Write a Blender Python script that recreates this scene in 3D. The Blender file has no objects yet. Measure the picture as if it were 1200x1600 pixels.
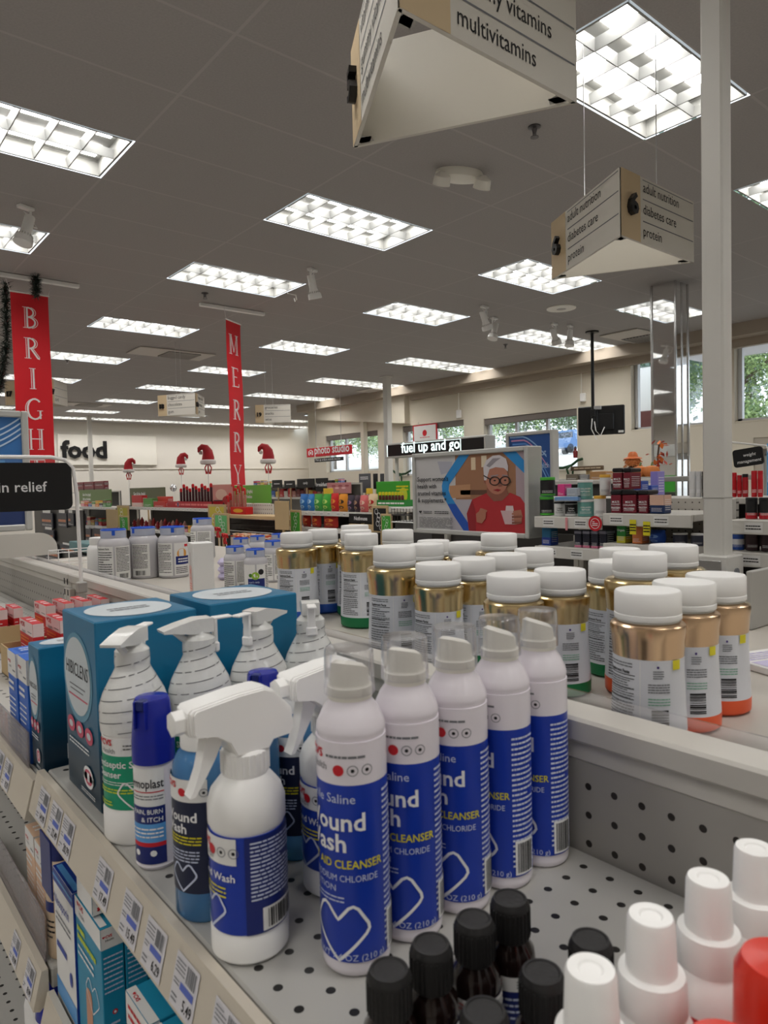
import bpy, math, random
from mathutils import Vector, Matrix
PI = math.pi
rnd = random.Random(7)
S = bpy.context.scene
COL = S.collection
# ------------------------------------------------------------ camera, world, exposure
FPX, YAW, PIT, ROL = 1086.26, math.radians(39.8835), math.radians(-2.28274), math.radians(-1.38734)
EYE = Vector((0, 0, 1.57))
_cy, _sy, _cp, _sp, _cr, _sr = math.cos(YAW), math.sin(YAW), math.cos(PIT), math.sin(PIT), math.cos(ROL), math.sin(ROL)
FWD = Vector((_sy*_cp, _cy*_cp, _sp)); _r = Vector((_cy, -_sy, 0)); _u = _r.cross(FWD)
RGT = _cr*_r + _sr*_u; UPV = -_sr*_r + _cr*_u
cam = bpy.data.cameras.new('camera'); camo = bpy.data.objects.new('camera', cam); COL.objects.link(camo)
cam.sensor_fit = 'HORIZONTAL'; cam.sensor_width = 36; cam.lens = FPX/1200*36; cam.clip_start = .02; cam.clip_end = 300
camo.matrix_world = Matrix(((RGT.x, UPV.x, -FWD.x, EYE.x), (RGT.y, UPV.y, -FWD.y, EYE.y), (RGT.z, UPV.z, -FWD.z, EYE.z), (0, 0, 0, 1)))
S.camera = camo
cam.dof.use_dof = True; cam.dof.focus_distance = 2.4; cam.dof.aperture_fstop = 20
S.view_settings.view_transform = 'Standard'; S.view_settings.look = 'None'
S.view_settings.gamma = 1; S.view_settings.use_curve_mapping = False
S.view_settings.exposure = 1.25
w = bpy.data.worlds.new('sky'); S.world = w; w.use_nodes = True
w.node_tree.nodes['Background'].inputs[0].default_value = (.80, .90, 1.0, 1)
w.node_tree.nodes['Background'].inputs[1].default_value = 1.0
LAMP = 9.0
S.cycles.max_bounces = 7; S.cycles.diffuse_bounces = 4; S.cycles.glossy_bounces = 3
S.cycles.transmission_bounces = 5; S.cycles.transparent_max_bounces = 12
S.cycles.caustics_reflective = False; S.cycles.caustics_refractive = False
S.cycles.sample_clamp_indirect = 4

def ray(x, y): return FWD + RGT*((x-600)/FPX) + UPV*((800-y)/FPX)
def onz(x, y, z): d = ray(x, y); return EYE + d*((z-EYE.z)/d.z)
def onx(x, y, X): d = ray(x, y); return EYE + d*(X/d.x)
def ony(x, y, Y): d = ray(x, y); return EYE + d*(Y/d.y)
def atd(x, y, D): return EYE + ray(x, y)*D
def rx(x0, y0, x1, y1, X):
    """world y-range (far, near) and z-range of a rectangle seen on the upright plane x = X"""
    ym, xm = (y0+y1)/2, (x0+x1)/2
    return onx(x0, ym, X).y, onx(x1, ym, X).y, onx(xm, y1, X).z, onx(xm, y0, X).z

# ------------------------------------------------------------ materials
_M = {}
def mat(name, col, rough=.5, metal=0, trans=0, ior=1.45, emit=0, alpha=1, noise=0, nscale=8, bump=0, coat=0, spec=.5):
    if name in _M: return _M[name]
    m = bpy.data.materials.new(name); m.use_nodes = True
    nt = m.node_tree; b = nt.nodes['Principled BSDF']
    c = (*col, 1)
    b.inputs['Base Color'].default_value = c; b.inputs['Roughness'].default_value = rough
    b.inputs['Metallic'].default_value = metal; b.inputs['Transmission Weight'].default_value = trans
    b.inputs['IOR'].default_value = ior; b.inputs['Alpha'].default_value = alpha
    b.inputs['Coat Weight'].default_value = coat; b.inputs['Specular IOR Level'].default_value = spec
    if emit:
        b.inputs['Emission Color'].default_value = c; b.inputs['Emission Strength'].default_value = emit
    if noise or bump:
        tc = nt.nodes.new('ShaderNodeTexCoord'); n = nt.nodes.new('ShaderNodeTexNoise'); n.inputs['Scale'].default_value = nscale
        n.inputs['Detail'].default_value = 3
        nt.links.new(tc.outputs['Object'], n.inputs['Vector'])
        if noise:
            r = nt.nodes.new('ShaderNodeMapRange'); r.inputs[3].default_value = 1-noise; r.inputs[4].default_value = 1+noise
            nt.links.new(n.outputs['Fac'], r.inputs[0])
            mx = nt.nodes.new('ShaderNodeVectorMath'); mx.operation = 'SCALE'; mx.inputs[0].default_value = col
            nt.links.new(r.outputs[0], mx.inputs['Scale']); nt.links.new(mx.outputs[0], b.inputs['Base Color'])
        if bump:
            bp = nt.nodes.new('ShaderNodeBump'); bp.inputs['Strength'].default_value = bump; bp.inputs['Distance'].default_value = .002
            nt.links.new(n.outputs['Fac'], bp.inputs['Height']); nt.links.new(bp.outputs[0], b.inputs['Normal'])
    _M[name] = m; return m
def srgb(r, g, b):
    f = lambda v: (v/255/12.92) if v/255 <= .04045 else ((v/255+.055)/1.055)**2.4
    return (f(r), f(g), f(b))
def pm(name, r, g, b, rough=.5, **k): return mat(name, srgb(r, g, b), rough, **k)

def dots(name, base, hole, pitch_a, pitch_b, rad, axes=(1, 2), off=(0, 0), rough=.5):
    """painted sheet metal with a regular field of round punched holes, in object coordinates"""
    if name in _M: return _M[name]
    m = bpy.data.materials.new(name); m.use_nodes = True; nt = m.node_tree; b = nt.nodes['Principled BSDF']
    b.inputs['Roughness'].default_value = rough
    tc = nt.nodes.new('ShaderNodeTexCoord'); sp = nt.nodes.new('ShaderNodeSeparateXYZ'); nt.links.new(tc.outputs['Object'], sp.inputs[0])
    sq = []
    for ax, p, o in ((axes[0], pitch_a, off[0]), (axes[1], pitch_b, off[1])):
        a = nt.nodes.new('ShaderNodeMath'); a.operation = 'SUBTRACT'; nt.links.new(sp.outputs[ax], a.inputs[0]); a.inputs[1].default_value = o
        d = nt.nodes.new('ShaderNodeMath'); d.operation = 'PINGPONG'; nt.links.new(a.outputs[0], d.inputs[0]); d.inputs[1].default_value = p/2
        q = nt.nodes.new('ShaderNodeMath'); q.operation = 'MULTIPLY'; nt.links.new(d.outputs[0], q.inputs[0]); nt.links.new(d.outputs[0], q.inputs[1]); sq.append(q)
    s = nt.nodes.new('ShaderNodeMath'); s.operation = 'ADD'; nt.links.new(sq[0].outputs[0], s.inputs[0]); nt.links.new(sq[1].outputs[0], s.inputs[1])
    l = nt.nodes.new('ShaderNodeMath'); l.operation = 'LESS_THAN'; nt.links.new(s.outputs[0], l.inputs[0]); l.inputs[1].default_value = rad*rad
    mx = nt.nodes.new('ShaderNodeMix'); mx.data_type = 'RGBA'; nt.links.new(l.outputs[0], mx.inputs[0])
    mx.inputs[6].default_value = (*base, 1); mx.inputs[7].default_value = (*hole, 1); nt.links.new(mx.outputs[2], b.inputs['Base Color'])
    _M[name] = m; return m

# ------------------------------------------------------------ mesh builder
_T = {}
def text_mesh(s, bold=0.0):
    k = (s, bold)
    if k not in _T:
        cu = bpy.data.curves.new('lettering', 'FONT'); cu.body = s; cu.size = 1; cu.resolution_u = 2; cu.offset = bold; cu.fill_mode = 'FRONT'
        o = bpy.data.objects.new('lettering', cu); COL.objects.link(o)
        dg = bpy.context.evaluated_depsgraph_get(); dg.update()
        me = bpy.data.meshes.new_from_object(o.evaluated_get(dg))
        v = [(p.co.x, p.co.y) for p in me.vertices]; f = [tuple(p.vertices) for p in me.polygons if p.normal.z != 0]
        x0 = min((p[0] for p in v), default=0); x1 = max((p[0] for p in v), default=1)
        _T[k] = ([(a-x0, b) for a, b in v], f, x1-x0)
        bpy.data.objects.remove(o); bpy.data.curves.remove(cu); bpy.data.meshes.remove(me)
    return _T[k]

class MB:
    def __init__(s): s.v = []; s.f = []; s.m = []; s.mats = []; s.flat = set()
    def mi(s, m):
        if m not in s.mats: s.mats.append(m)
        return s.mats.index(m)
    def add(s, vs, fs, m, M=None):
        o = len(s.v); s.v += [tuple(M @ Vector(p)) if M else tuple(p) for p in vs]; i = s.mi(m)
        for f in fs: s.f.append(tuple(o+k for k in f)); s.m.append(i)
        return s
    def box(s, c, d, m, bev=0, M=None, taper=1):
        x, y, z = (k/2 for k in d); b = min(bev, x*.9, y*.9, z*.9)
        if b <= 0:
            vs = [(c[0]+a*x*(taper if g > 0 else 1), c[1]+e*y*(taper if g > 0 else 1), c[2]+g*z) for a in (-1, 1) for e in (-1, 1) for g in (-1, 1)]
            fs = [(0, 1, 3, 2), (4, 6, 7, 5), (0, 4, 5, 1), (2, 3, 7, 6), (0, 2, 6, 4), (1, 5, 7, 3)]
            return s.add(vs, fs, m, M)
        vs = []; idx = {}
        for a in (-1, 1):
            for e in (-1, 1):
                for g in (-1, 1):
                    for k in range(3):
                        p = [a*x, e*y, g*z]
                        for j in range(3):
                            if j != k: p[j] -= (a, e, g)[j]*b
                        idx[a, e, g, k] = len(vs); vs.append((c[0]+p[0], c[1]+p[1], c[2]+p[2]))
        fs = []
        for k in range(3):
            i, j = (k+1) % 3, (k+2) % 3
            for t in (-1, 1):
                q = []
                for (u, w_) in ((-1, -1), (1, -1), (1, 1), (-1, 1)):
                    n = [0, 0, 0]; n[k] = t; n[i] = u; n[j] = w_; q.append(idx[n[0], n[1], n[2], k])
                fs.append(tuple(q if t > 0 else q[::-1]))
            for u in (-1, 1):
                for w_ in (-1, 1):
                    q = []
                    for t, kk in ((-1, i), (1, i), (1, j), (-1, j)):
                        n = [0, 0, 0]; n[k] = t; n[i] = u; n[j] = w_; q.append(idx[n[0], n[1], n[2], kk])
                    fs.append(tuple(q if u*w_ > 0 else q[::-1]))
        for a in (-1, 1):
            for e in (-1, 1):
                for g in (-1, 1):
                    q = [idx[a, e, g, k] for k in range(3)]; fs.append(tuple(q if a*e*g > 0 else q[::-1]))
        return s.add(vs, fs, m, M)
    def lathe(s, prof, m, n=32, M=None, c=(0, 0, 0)):
        """prof: [(r, z) or (r, z, material for the band above)]"""
        vs = []; cur = m
        for p in prof:
            r = max(p[0], 0)
            vs += [(c[0]+r*math.cos(2*PI*k/n), c[1]+r*math.sin(2*PI*k/n), c[2]+p[1]) for k in range(n)]
        for i in range(len(prof)-1):
            if len(prof[i]) > 2: cur = prof[i][2]
            s_ = [(i*n+k, i*n+(k+1) % n, (i+1)*n+(k+1) % n, (i+1)*n+k) for k in range(n)]
            if i == 0: s.add(vs, s_, cur, M); base = len(s.v)-len(vs)
            else:
                mi = s.mi(cur)
                for f in s_: s.f.append(tuple(base+k for k in f)); s.m.append(mi)
        for i, rev in ((0, True), (len(prof)-1, False)):
            if prof[i][0] > 1e-6:
                q = [base+i*n+k for k in range(n)]; s.f.append(tuple(q[::-1] if rev else q)); s.m.append(s.mi(m if rev else cur))
        return s
    def tube(s, pts, r, m, n=8, closed=False, M=None):
        pts = [Vector(p) for p in pts]; vs = []; N = len(pts); up = None
        for i, p in enumerate(pts):
            a = pts[i-1] if (i > 0 or closed) else p; b = pts[(i+1) % N] if (i < N-1 or closed) else p
            t = (b-a).normalized()
            if up is None:
                up = Vector((0, 0, 1)) if abs(t.z) < .9 else Vector((1, 0, 0))
            x = t.cross(up).normalized(); y = x.cross(t).normalized(); up = y
            rr = r[i] if isinstance(r, (list, tuple)) else r
            vs += [tuple(p + x*(rr*math.cos(2*PI*k/n)) + y*(rr*math.sin(2*PI*k/n))) for k in range(n)]
        fs = []
        for i in range(N if closed else N-1):
            j = (i+1) % N
            fs += [(i*n+k, i*n+(k+1) % n, j*n+(k+1) % n, j*n+k) for k in range(n)]
        if not closed: fs += [tuple(range(n))[::-1], tuple((N-1)*n+k for k in range(n))]
        return s.add(vs, fs, m, M)
    def prism(s, poly, t, m, M=None):
        """2-D outline (counter-clockwise) in x-y, thickness t along +z"""
        n = len(poly); vs = [(x, y, 0) for x, y in poly] + [(x, y, t) for x, y in poly]
        fs = [tuple(range(n))[::-1], tuple(range(n, 2*n))] + [(k, (k+1) % n, n+(k+1) % n, n+k) for k in range(n)]
        return s.add(vs, fs, m, M)
    def flatpoly(s, poly, m, M, z=0): return s.add([(x, y, z) for x, y in poly], [tuple(range(len(poly)))], m, M)
    def rect(s, x0, y0, x1, y1, m, mp, nx=1):
        """rectangle in label coordinates through a mapping mp(u, v) -> point"""
        vs = []
        for k in range(nx+1):
            u = x0+(x1-x0)*k/nx; vs += [mp(u, y0), mp(u, y1)]
        return s.add(vs, [(2*k, 2*k+2, 2*k+3, 2*k+1) for k in range(nx)], m)
    def text(s, t, x, y, size, m, mp, align='L', bold=0, shear=0, sx=1):
        v, f, wd = text_mesh(t, bold)
        o = {'L': 0, 'C': wd/2, 'R': wd}[align]
        return s.add([mp(x+((a-o)*sx+b*shear)*size, y+b*size) for a, b in v], f, m)
    def ribbon(s, pts, wd, m, mp, closed=True):
        P0 = [Vector((p[0], p[1])) for p in pts]; n0 = len(P0); P = []; step = max(wd*1.2, 1e-4)
        for i in range(n0):
            P.append(P0[i]); b = P0[(i+1) % n0]
            if i < n0-1 or closed:
                k = min(int((b-P0[i]).length/step), 12)
                P += [P0[i].lerp(b, t/(k+1)) for t in range(1, k+1)]
        n = len(P); vs = []
        for i in range(n):
            a = P[i-1] if (i or closed) else P[i]; b = P[(i+1) % n] if (i < n-1 or closed) else P[i]
            t = (b-a).normalized(); nn = Vector((-t.y, t.x))*wd/2
            vs += [mp(*(P[i]-nn)), mp(*(P[i]+nn))]
        fs = [(2*i, 2*((i+1) % n), 2*((i+1) % n)+1, 2*i+1) for i in range(n if closed else n-1)]
        return s.add(vs, fs, m)
    def disc(s, x, y, r, m, mp, n=16, ry=None):
        ry = ry or r
        return s.add([mp(x+r*math.cos(2*PI*k/n), y+ry*math.sin(2*PI*k/n)) for k in range(n)], [tuple(range(n))], m)
    def ring(s, x, y, r, wd, m, mp, n=18):
        return s.ribbon([(x+r*math.cos(2*PI*k/n), y+r*math.sin(2*PI*k/n)) for k in range(n)], wd, m, mp)
    def lines(s, x0, y0, x1, y1, n, m, mp, fill=.5, seed=1, full=.85):
        q = random.Random(seed); h = (y1-y0)/n
        for k in range(n):
            yb = y1-(k+1)*h+h*(1-fill)/2; e = x1-(x1-x0)*(0 if q.random() < full else q.uniform(.1, .6)); x = x0
            while x < e-(x1-x0)*.02:
                wd = min((x1-x0)*q.uniform(.06, .22), e-x); s.rect(x, yb, x+wd, yb+h*fill, m, mp, 2); x += wd+(x1-x0)*.02
        return s
    def barcode(s, x0, y0, x1, y1, m, mp, n=16, seed=2, vert=True):
        q = random.Random(seed); L = (x1-x0) if vert else (y1-y0); p = 0
        while p < L:
            wd = min(L/n*q.choice((.4, .7, 1.1)), L-p)
            if vert: s.rect(x0+p, y0, x0+p+wd, y1, m, mp, 1)
            else: s.rect(x0, y0+p, x1, y0+p+wd, m, mp, 3)
            p += wd+L/n*q.choice((.35, .5, .8))
        return s
    def build(s, name, parent=None, loc=None, rotz=0, smooth=True, sharp=38):
        me = bpy.data.meshes.new(name); me.from_pydata(s.v, [], s.f); me.validate()
        for m in s.mats: me.materials.append(m)
        if len(me.polygons) == len(s.m): me.polygons.foreach_set('material_index', s.m)
        if smooth:
            me.polygons.foreach_set('use_smooth', [True]*len(me.polygons)); me.set_sharp_from_angle(angle=math.radians(sharp))
        me.update()
        o = bpy.data.objects.new(name, me); COL.objects.link(o)
        if parent is not None: o.parent = parent
        if loc is not None: o.location = loc
        if rotz: o.rotation_euler.z = rotz
        return o

def cyl(r, a0=0, off=.0004, z0=0, c=(0, 0)):
    """label coordinates (arc length, height) -> point on a cylinder of radius r; arc 0 is at angle a0 (degrees)"""
    R = r+off; a = math.radians(a0)
    return lambda u, v: (c[0]+R*math.cos(a+u/r), c[1]+R*math.sin(a+u/r), z0+v)
def face_nx(X, y0, z0=0): return lambda u, v: (X, y0-u, z0+v)        # a face looking to -x, u runs to -y
def face_ny(Y, x0, z0=0): return lambda u, v: (x0+u, Y, z0+v)        # a face looking to -y, u runs to +x
def heart(cx, cy, w_, h_):
    return [(cx+w_*a, cy+h_*b) for a, b in ((0, -.5), (.24, -.24), (.45, 0), (.5, .09), (.485, .18), (.33, .45), (.25, .5), (.17, .46), (0, .24), (-.17, .46), (-.25, .5), (-.33, .45), (-.485, .18), (-.5, .09), (-.45, 0), (-.24, -.24))]
def rrect(x0, y0, x1, y1, r, n=5):
    q = []
    for cx, cy, a in ((x1-r, y1-r, 0), (x0+r, y1-r, 90), (x0+r, y0+r, 180), (x1-r, y0+r, 270)):
        q += [(cx+r*math.cos(math.radians(a+90*k/n)), cy+r*math.sin(math.radians(a+90*k/n))) for k in range(n+1)]
    return q
def tag(o, label=None, cat=None, group=None, kind=None):
    if label: o['label'] = label
    if cat: o['category'] = cat
    if group: o['group'] = group
    if kind: o['kind'] = kind
    return o
def thing(name, label, cat, loc=(0, 0, 0), rotz=0, group=None):
    o = bpy.data.objects.new(name, None); COL.objects.link(o); o.location = loc; o.rotation_euler.z = rotz
    o.empty_display_size = .05
    return tag(o, label, cat, group)
def struct(o): o['kind'] = 'structure'; return o
KIDS = {}
def copy_tree(o, parent=None):
    c = o.copy(); COL.objects.link(c)
    if parent is not None: c.parent = parent
    for ch in [k for k in o.children]: copy_tree(ch, c)
    return c
def dup(src, loc, rotz, label, group=None):
    c = copy_tree(src); c.location = loc; c.rotation_euler.z = rotz; c['label'] = label
    if group: c['group'] = group
    return c
ORD = ['first', 'second', 'third', 'fourth', 'fifth', 'sixth', 'seventh', 'eighth', 'ninth', 'tenth', 'eleventh', 'twelfth', 'thirteenth']
# everyday materials
WHITE = pm('white_plastic', 246, 245, 242, .35); CREAM = pm('cream_plastic', 244, 241, 231, .4)
BLACK = pm('black_plastic', 22, 22, 23, .35); INK = pm('black_ink', 28, 28, 30, .6); GREYINK = pm('grey_ink', 120, 122, 126, .6)
RED = pm('red_ink', 205, 32, 44, .5); WINK = pm('white_ink', 240, 240, 240, .5); YELLOW = pm('yellow_ink', 226, 214, 40, .5)
PAPER = pm('white_paper', 232, 231, 228, .6); STEEL = mat('steel', (.6, .6, .6), .3, 1); CLEAR = bpy.data.materials.new('clear_plastic'); CLEAR.use_nodes = True
_nt = CLEAR.node_tree; _nt.nodes.remove(_nt.nodes['Principled BSDF'])
_t, _g, _l, _x, _p = (_nt.nodes.new(k) for k in ('ShaderNodeBsdfTransparent', 'ShaderNodeBsdfGlossy', 'ShaderNodeLayerWeight', 'ShaderNodeMixShader', 'ShaderNodeMath'))
_t.inputs[0].default_value = (.97, .97, .98, 1); _g.inputs[0].default_value = (.92, .92, .95, 1); _g.inputs['Roughness'].default_value = .12
_l.inputs[0].default_value = .35; _p.operation = 'MULTIPLY_ADD'; _p.inputs[1].default_value = .8; _p.inputs[2].default_value = .07
_nt.links.new(_l.outputs['Facing'], _p.inputs[0]); _nt.links.new(_p.outputs[0], _x.inputs[0]); _nt.links.new(_t.outputs[0], _x.inputs[1]); _nt.links.new(_g.outputs[0], _x.inputs[2])
_nt.links.new(_x.outputs[0], _nt.nodes['Material Output'].inputs[0])
KRAFT = pm('kraft_card', 196, 170, 128, .8, noise=.06); GREYM = pm('grey_painted_metal', 168, 166, 160, .45)
# ------------------------------------------------------------ room
H = 3.6; CX0, CY0, TX, TY = .98, 1.93, 1.2, .61
XW, XW2, YT, YB = CX0+7.5*TX, CX0+10.5*TX, 14.87, CY0+31.5*TY
XL, YF = CX0-7.5*TX, CY0-14.5*TY
WALLM = pm('painted_wall', 226, 218, 200, .7, noise=.02, nscale=1.5); BACKM = pm('painted_back_wall', 214, 209, 200, .7, noise=.02, nscale=1.5)
TRIMM = pm('soffit_trim', 176, 164, 148, .6, noise=.03)
FLOORM = pm('floor_tile', 150, 146, 140, .35, noise=.05)
# light cells on the ceiling grid
cells = set()
for j in (-12, -8, -4, 0, 4, 7, 11, 15, 19, 23, 27):
    for i in (-6, -4, -2, 0, 2, 4, 6): cells.add((i, j))
for j in (7, 11, 15, 19): cells.add((7, j))
for j in (15, 19, 23, 27): cells.add((9, j))
for i in range(-2, 11): cells.add((i, 30))
vents = {(5, 9): 'a', (3, 11): 'b', (7, 13): 'c', (7, 5): 'd'}
def inroom(i, j):
    return -7 <= i <= 11 and -14 <= j <= 31 and (i <= 7 or (CY0+(j+.5)*TY-YT)/(YB-YT)*(XW2-XW)+XW > CX0+(i-.5)*TX)
def tile_material():
    m = bpy.data.materials.new('ceiling_tile'); m.use_nodes = True; nt = m.node_tree; b = nt.nodes['Principled BSDF']; b.inputs['Roughness'].default_value = .9
    tc = nt.nodes.new('ShaderNodeTexCoord'); sp = nt.nodes.new('ShaderNodeSeparateXYZ'); nt.links.new(tc.outputs['Object'], sp.inputs[0])
    ds = []
    for ax, p, o in ((0, TX, CX0-TX/2), (1, TY, CY0-TY/2)):
        a = nt.nodes.new('ShaderNodeMath'); a.operation = 'SUBTRACT'; nt.links.new(sp.outputs[ax], a.inputs[0]); a.inputs[1].default_value = o
        d = nt.nodes.new('ShaderNodeMath'); d.operation = 'PINGPONG'; nt.links.new(a.outputs[0], d.inputs[0]); d.inputs[1].default_value = p
        e = nt.nodes.new('ShaderNodeMath'); e.operation = 'PINGPONG'; nt.links.new(a.outputs[0], e.inputs[0]); e.inputs[1].default_value = p/2; ds.append(e)
    mn = nt.nodes.new('ShaderNodeMath'); mn.operation = 'MINIMUM'; nt.links.new(ds[0].outputs[0], mn.inputs[0]); nt.links.new(ds[1].outputs[0], mn.inputs[1])
    l = nt.nodes.new('ShaderNodeMath'); l.operation = 'LESS_THAN'; nt.links.new(mn.outputs[0], l.inputs[0]); l.inputs[1].default_value = .008
    n = nt.nodes.new('ShaderNodeTexNoise'); n.inputs['Scale'].default_value = 90; nt.links.new(tc.outputs['Object'], n.inputs['Vector'])
    mr = nt.nodes.new('ShaderNodeMapRange'); mr.inputs[3].default_value = .36; mr.inputs[4].default_value = .45; nt.links.new(n.outputs['Fac'], mr.inputs[0])
    cm = nt.nodes.new('ShaderNodeCombineColor')
    for k, s_ in enumerate((1.0, .945, .915)):
        q = nt.nodes.new('ShaderNodeMath'); q.operation = 'MULTIPLY'; nt.links.new(mr.outputs[0], q.inputs[0]); q.inputs[1].default_value = s_; nt.links.new(q.outputs[0], cm.inputs[k])
    mx = nt.nodes.new('ShaderNodeMix'); mx.data_type = 'RGBA'; nt.links.new(l.outputs[0], mx.inputs[0]); nt.links.new(cm.outputs[0], mx.inputs[6])
    mx.inputs[7].default_value = (.47, .445, .43, 1); nt.links.new(mx.outputs[2], b.inputs['Base Color'])
    return m
b = MB(); TILE = tile_material()
for i in range(-7, 12):
    for j in range(-14, 32):
        if inroom(i, j) and (i, j) not in cells:
            x, y = CX0+i*TX, CY0+j*TY
            b.add([(x-TX/2, y-TY/2, H), (x-TX/2, y+TY/2, H), (x+TX/2, y+TY/2, H), (x+TX/2, y-TY/2, H)], [(0, 1, 2, 3)], TILE)
struct(b.build('ceiling', smooth=False))
struct(MB().box(((XL+XW2)/2+.5, (YF+YB)/2, -.05), (XW2-XL+1.4, YB-YF+.4, .1), FLOORM).build('floor', smooth=False))
struct(MB().box(((XL+XW2)/2+.5, YB+.1, 1.9), (XW2-XL+1.4, .2, 3.8), BACKM).build('wall_back', smooth=False))
struct(MB().box((XL-.1, (YF+YB)/2, 1.9), (.2, YB-YF+.4, 3.8), BACKM).build('wall_left', smooth=False))
struct(MB().box(((XL+XW)/2, YF-.1, 1.9), (XW-XL+.4, .2, 3.8), BACKM).build('wall_front', smooth=False))
# window wall: solid pieces round the openings (y0, y1, z0, z1)
WIN2 = [(12.10, 14.12, 1.87, 2.79)]
WIN = [(9.45, 11.25, 1.72, 2.80), (6.86, 8.93, 1.72, 2.76), (4.42, 5.87, 2.30, 3.44), (.2, 4.30, 2.30, 3.47)]
DOOR = (1.2, 4.05, 0, 2.08)
def wall_with_holes(name, X, T, ya, yb, za, zb, holes):
    ys = sorted({ya, yb, *[h[0] for h in holes], *[h[1] for h in holes]}); zs = sorted({za, zb, *[h[2] for h in holes], *[h[3] for h in holes]})
    q = MB()
    for y0, y1 in zip(ys, ys[1:]):
        for z0, z1 in zip(zs, zs[1:]):
            if not any(h[0] <= y0 and y1 <= h[1] and h[2] <= z0 and z1 <= h[3] for h in holes):
                q.box((X+T/2, (y0+y1)/2, (z0+z1)/2), (T, y1-y0, z1-z0), WALLM)
    return struct(q.build(name, smooth=False))
wall_with_holes('wall_right', XW, .22, YF-.2, YT, 0, 3.8, WIN+WIN2+[DOOR])
# beyond the corner the room widens, its side wall running back at a slant
q = MB(); e0, e1 = (XW, YT), (XW2+.62, YB+.05)
q.prism([e0, (XW+.22, YT-.02), (e1[0]+.25, e1[1]), e1], 3.8, WALLM); struct(q.build('wall_right_bay', smooth=False))
# hanging header where the ceiling runs on into the bay, its lower edge raked
hp = [onx(485, 645, XW), onx(505, 657, XW), onx(640, 662, XW)]
q = MB(); q.prism([(hp[0].y, 3.62), (hp[0].y, hp[0].z), (hp[1].y, hp[1].z), (hp[2].y, hp[2].z), (hp[2].y, 3.62)], .14, WALLM, Matrix(((0, 0, 1, XW-.14), (1, 0, 0, 0), (0, 1, 0, 0), (0, 0, 0, 1))))
struct(q.build('wall_header', smooth=False))
q = MB(); q.box((XW-.17, (YF+YT)/2, H-.085), (.34, YT-YF, .17), TRIMM); q.box((XW-.05, (YF+10.9)/2, H-.22), (.10, 10.9-YF, .12), TRIMM)
struct(q.build('trim_1', smooth=False))
struct(MB().box((XW2/2+XL/2+.2, YB-.012, 2.22), (XW2-XL+.4, .024, .03), BACKM).build('trim_2', smooth=False))
FRAME = pm('window_frame', 205, 206, 206, .4, metal=.3); GLASS = mat('window_glass', (1, 1, 1), .02, trans=1, ior=1.05, alpha=.12)
BLINDM = pm('window_shade', 120, 112, 106, .7)
for k, (y0, y1, z0, z1) in enumerate(WIN+[(*WIN2[0],)]):
    X = XW
    W = bpy.data.objects.new('window_%d' % (k+1), None); COL.objects.link(W); W.location = (X+.14, (y0+y1)/2, z0); W['kind'] = 'structure'
    f = MB(); hw, hz = (y1-y0)/2, z1-z0
    for s_ in (-1, 1): f.box((0, s_*(hw-.03), hz/2), (.07, .06, hz), FRAME)
    for z_ in (.03, hz-.03): f.box((0, 0, z_), (.07, 2*hw, .06), FRAME)
    nm = {0: 2, 1: 3, 2: 1, 3: 3, 4: 3}[k]
    for t in range(1, nm): f.box((0, -hw+2*hw*t/nm, hz/2), (.06, .05, hz), FRAME)
    f.build('window_frame', W, smooth=False)
    MB().box((.01, 0, hz/2), (.006, 2*hw-.1, hz-.1), GLASS).build('window_pane', W, smooth=False)
    if k in (0, 1, 4): MB().box((-.10, 0, hz-.06), (.05, 2*hw-.01, .12), BLINDM, .01).build('window_shade', W)
    MB().box((-.09, 0, .012), (.1, 2*hw-.01, .024), WALLM, .004).build('window_sill', W)
# entrance door under the tall windows
D = bpy.data.objects.new('door_1', None); COL.objects.link(D); D.location = (XW+.1, (DOOR[0]+DOOR[1])/2, 0); D['kind'] = 'structure'
f = MB(); hw = (DOOR[1]-DOOR[0])/2
DF = pm('door_frame', 196, 188, 174, .45)
for s_ in (-1, 1): f.box((0, s_*(hw-.05), DOOR[3]/2), (.16, .1, DOOR[3]), DF, .004)
f.box((0, 0, DOOR[3]-.08), (.18, 2*hw, .16), DF, .004)
f.build('door_frame', D)
for s_ in (-1, 1):
    g = MB()
    for t in (-1, 1): g.box((.03, s_*hw/2+t*(hw/2-.1), DOOR[3]/2-.1), (.05, .09, DOOR[3]-.24), FRAME, .004)
    for z_ in (.1, DOOR[3]-.2): g.box((.03, s_*hw/2, z_), (.05, hw-.2, .1), FRAME, .004)
    lf = g.build('door_leaf', D); MB().box((.03, s_*hw/2, 1), (.008, hw-.28, 1.75), GLASS).build('glass', lf, smooth=False)
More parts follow.
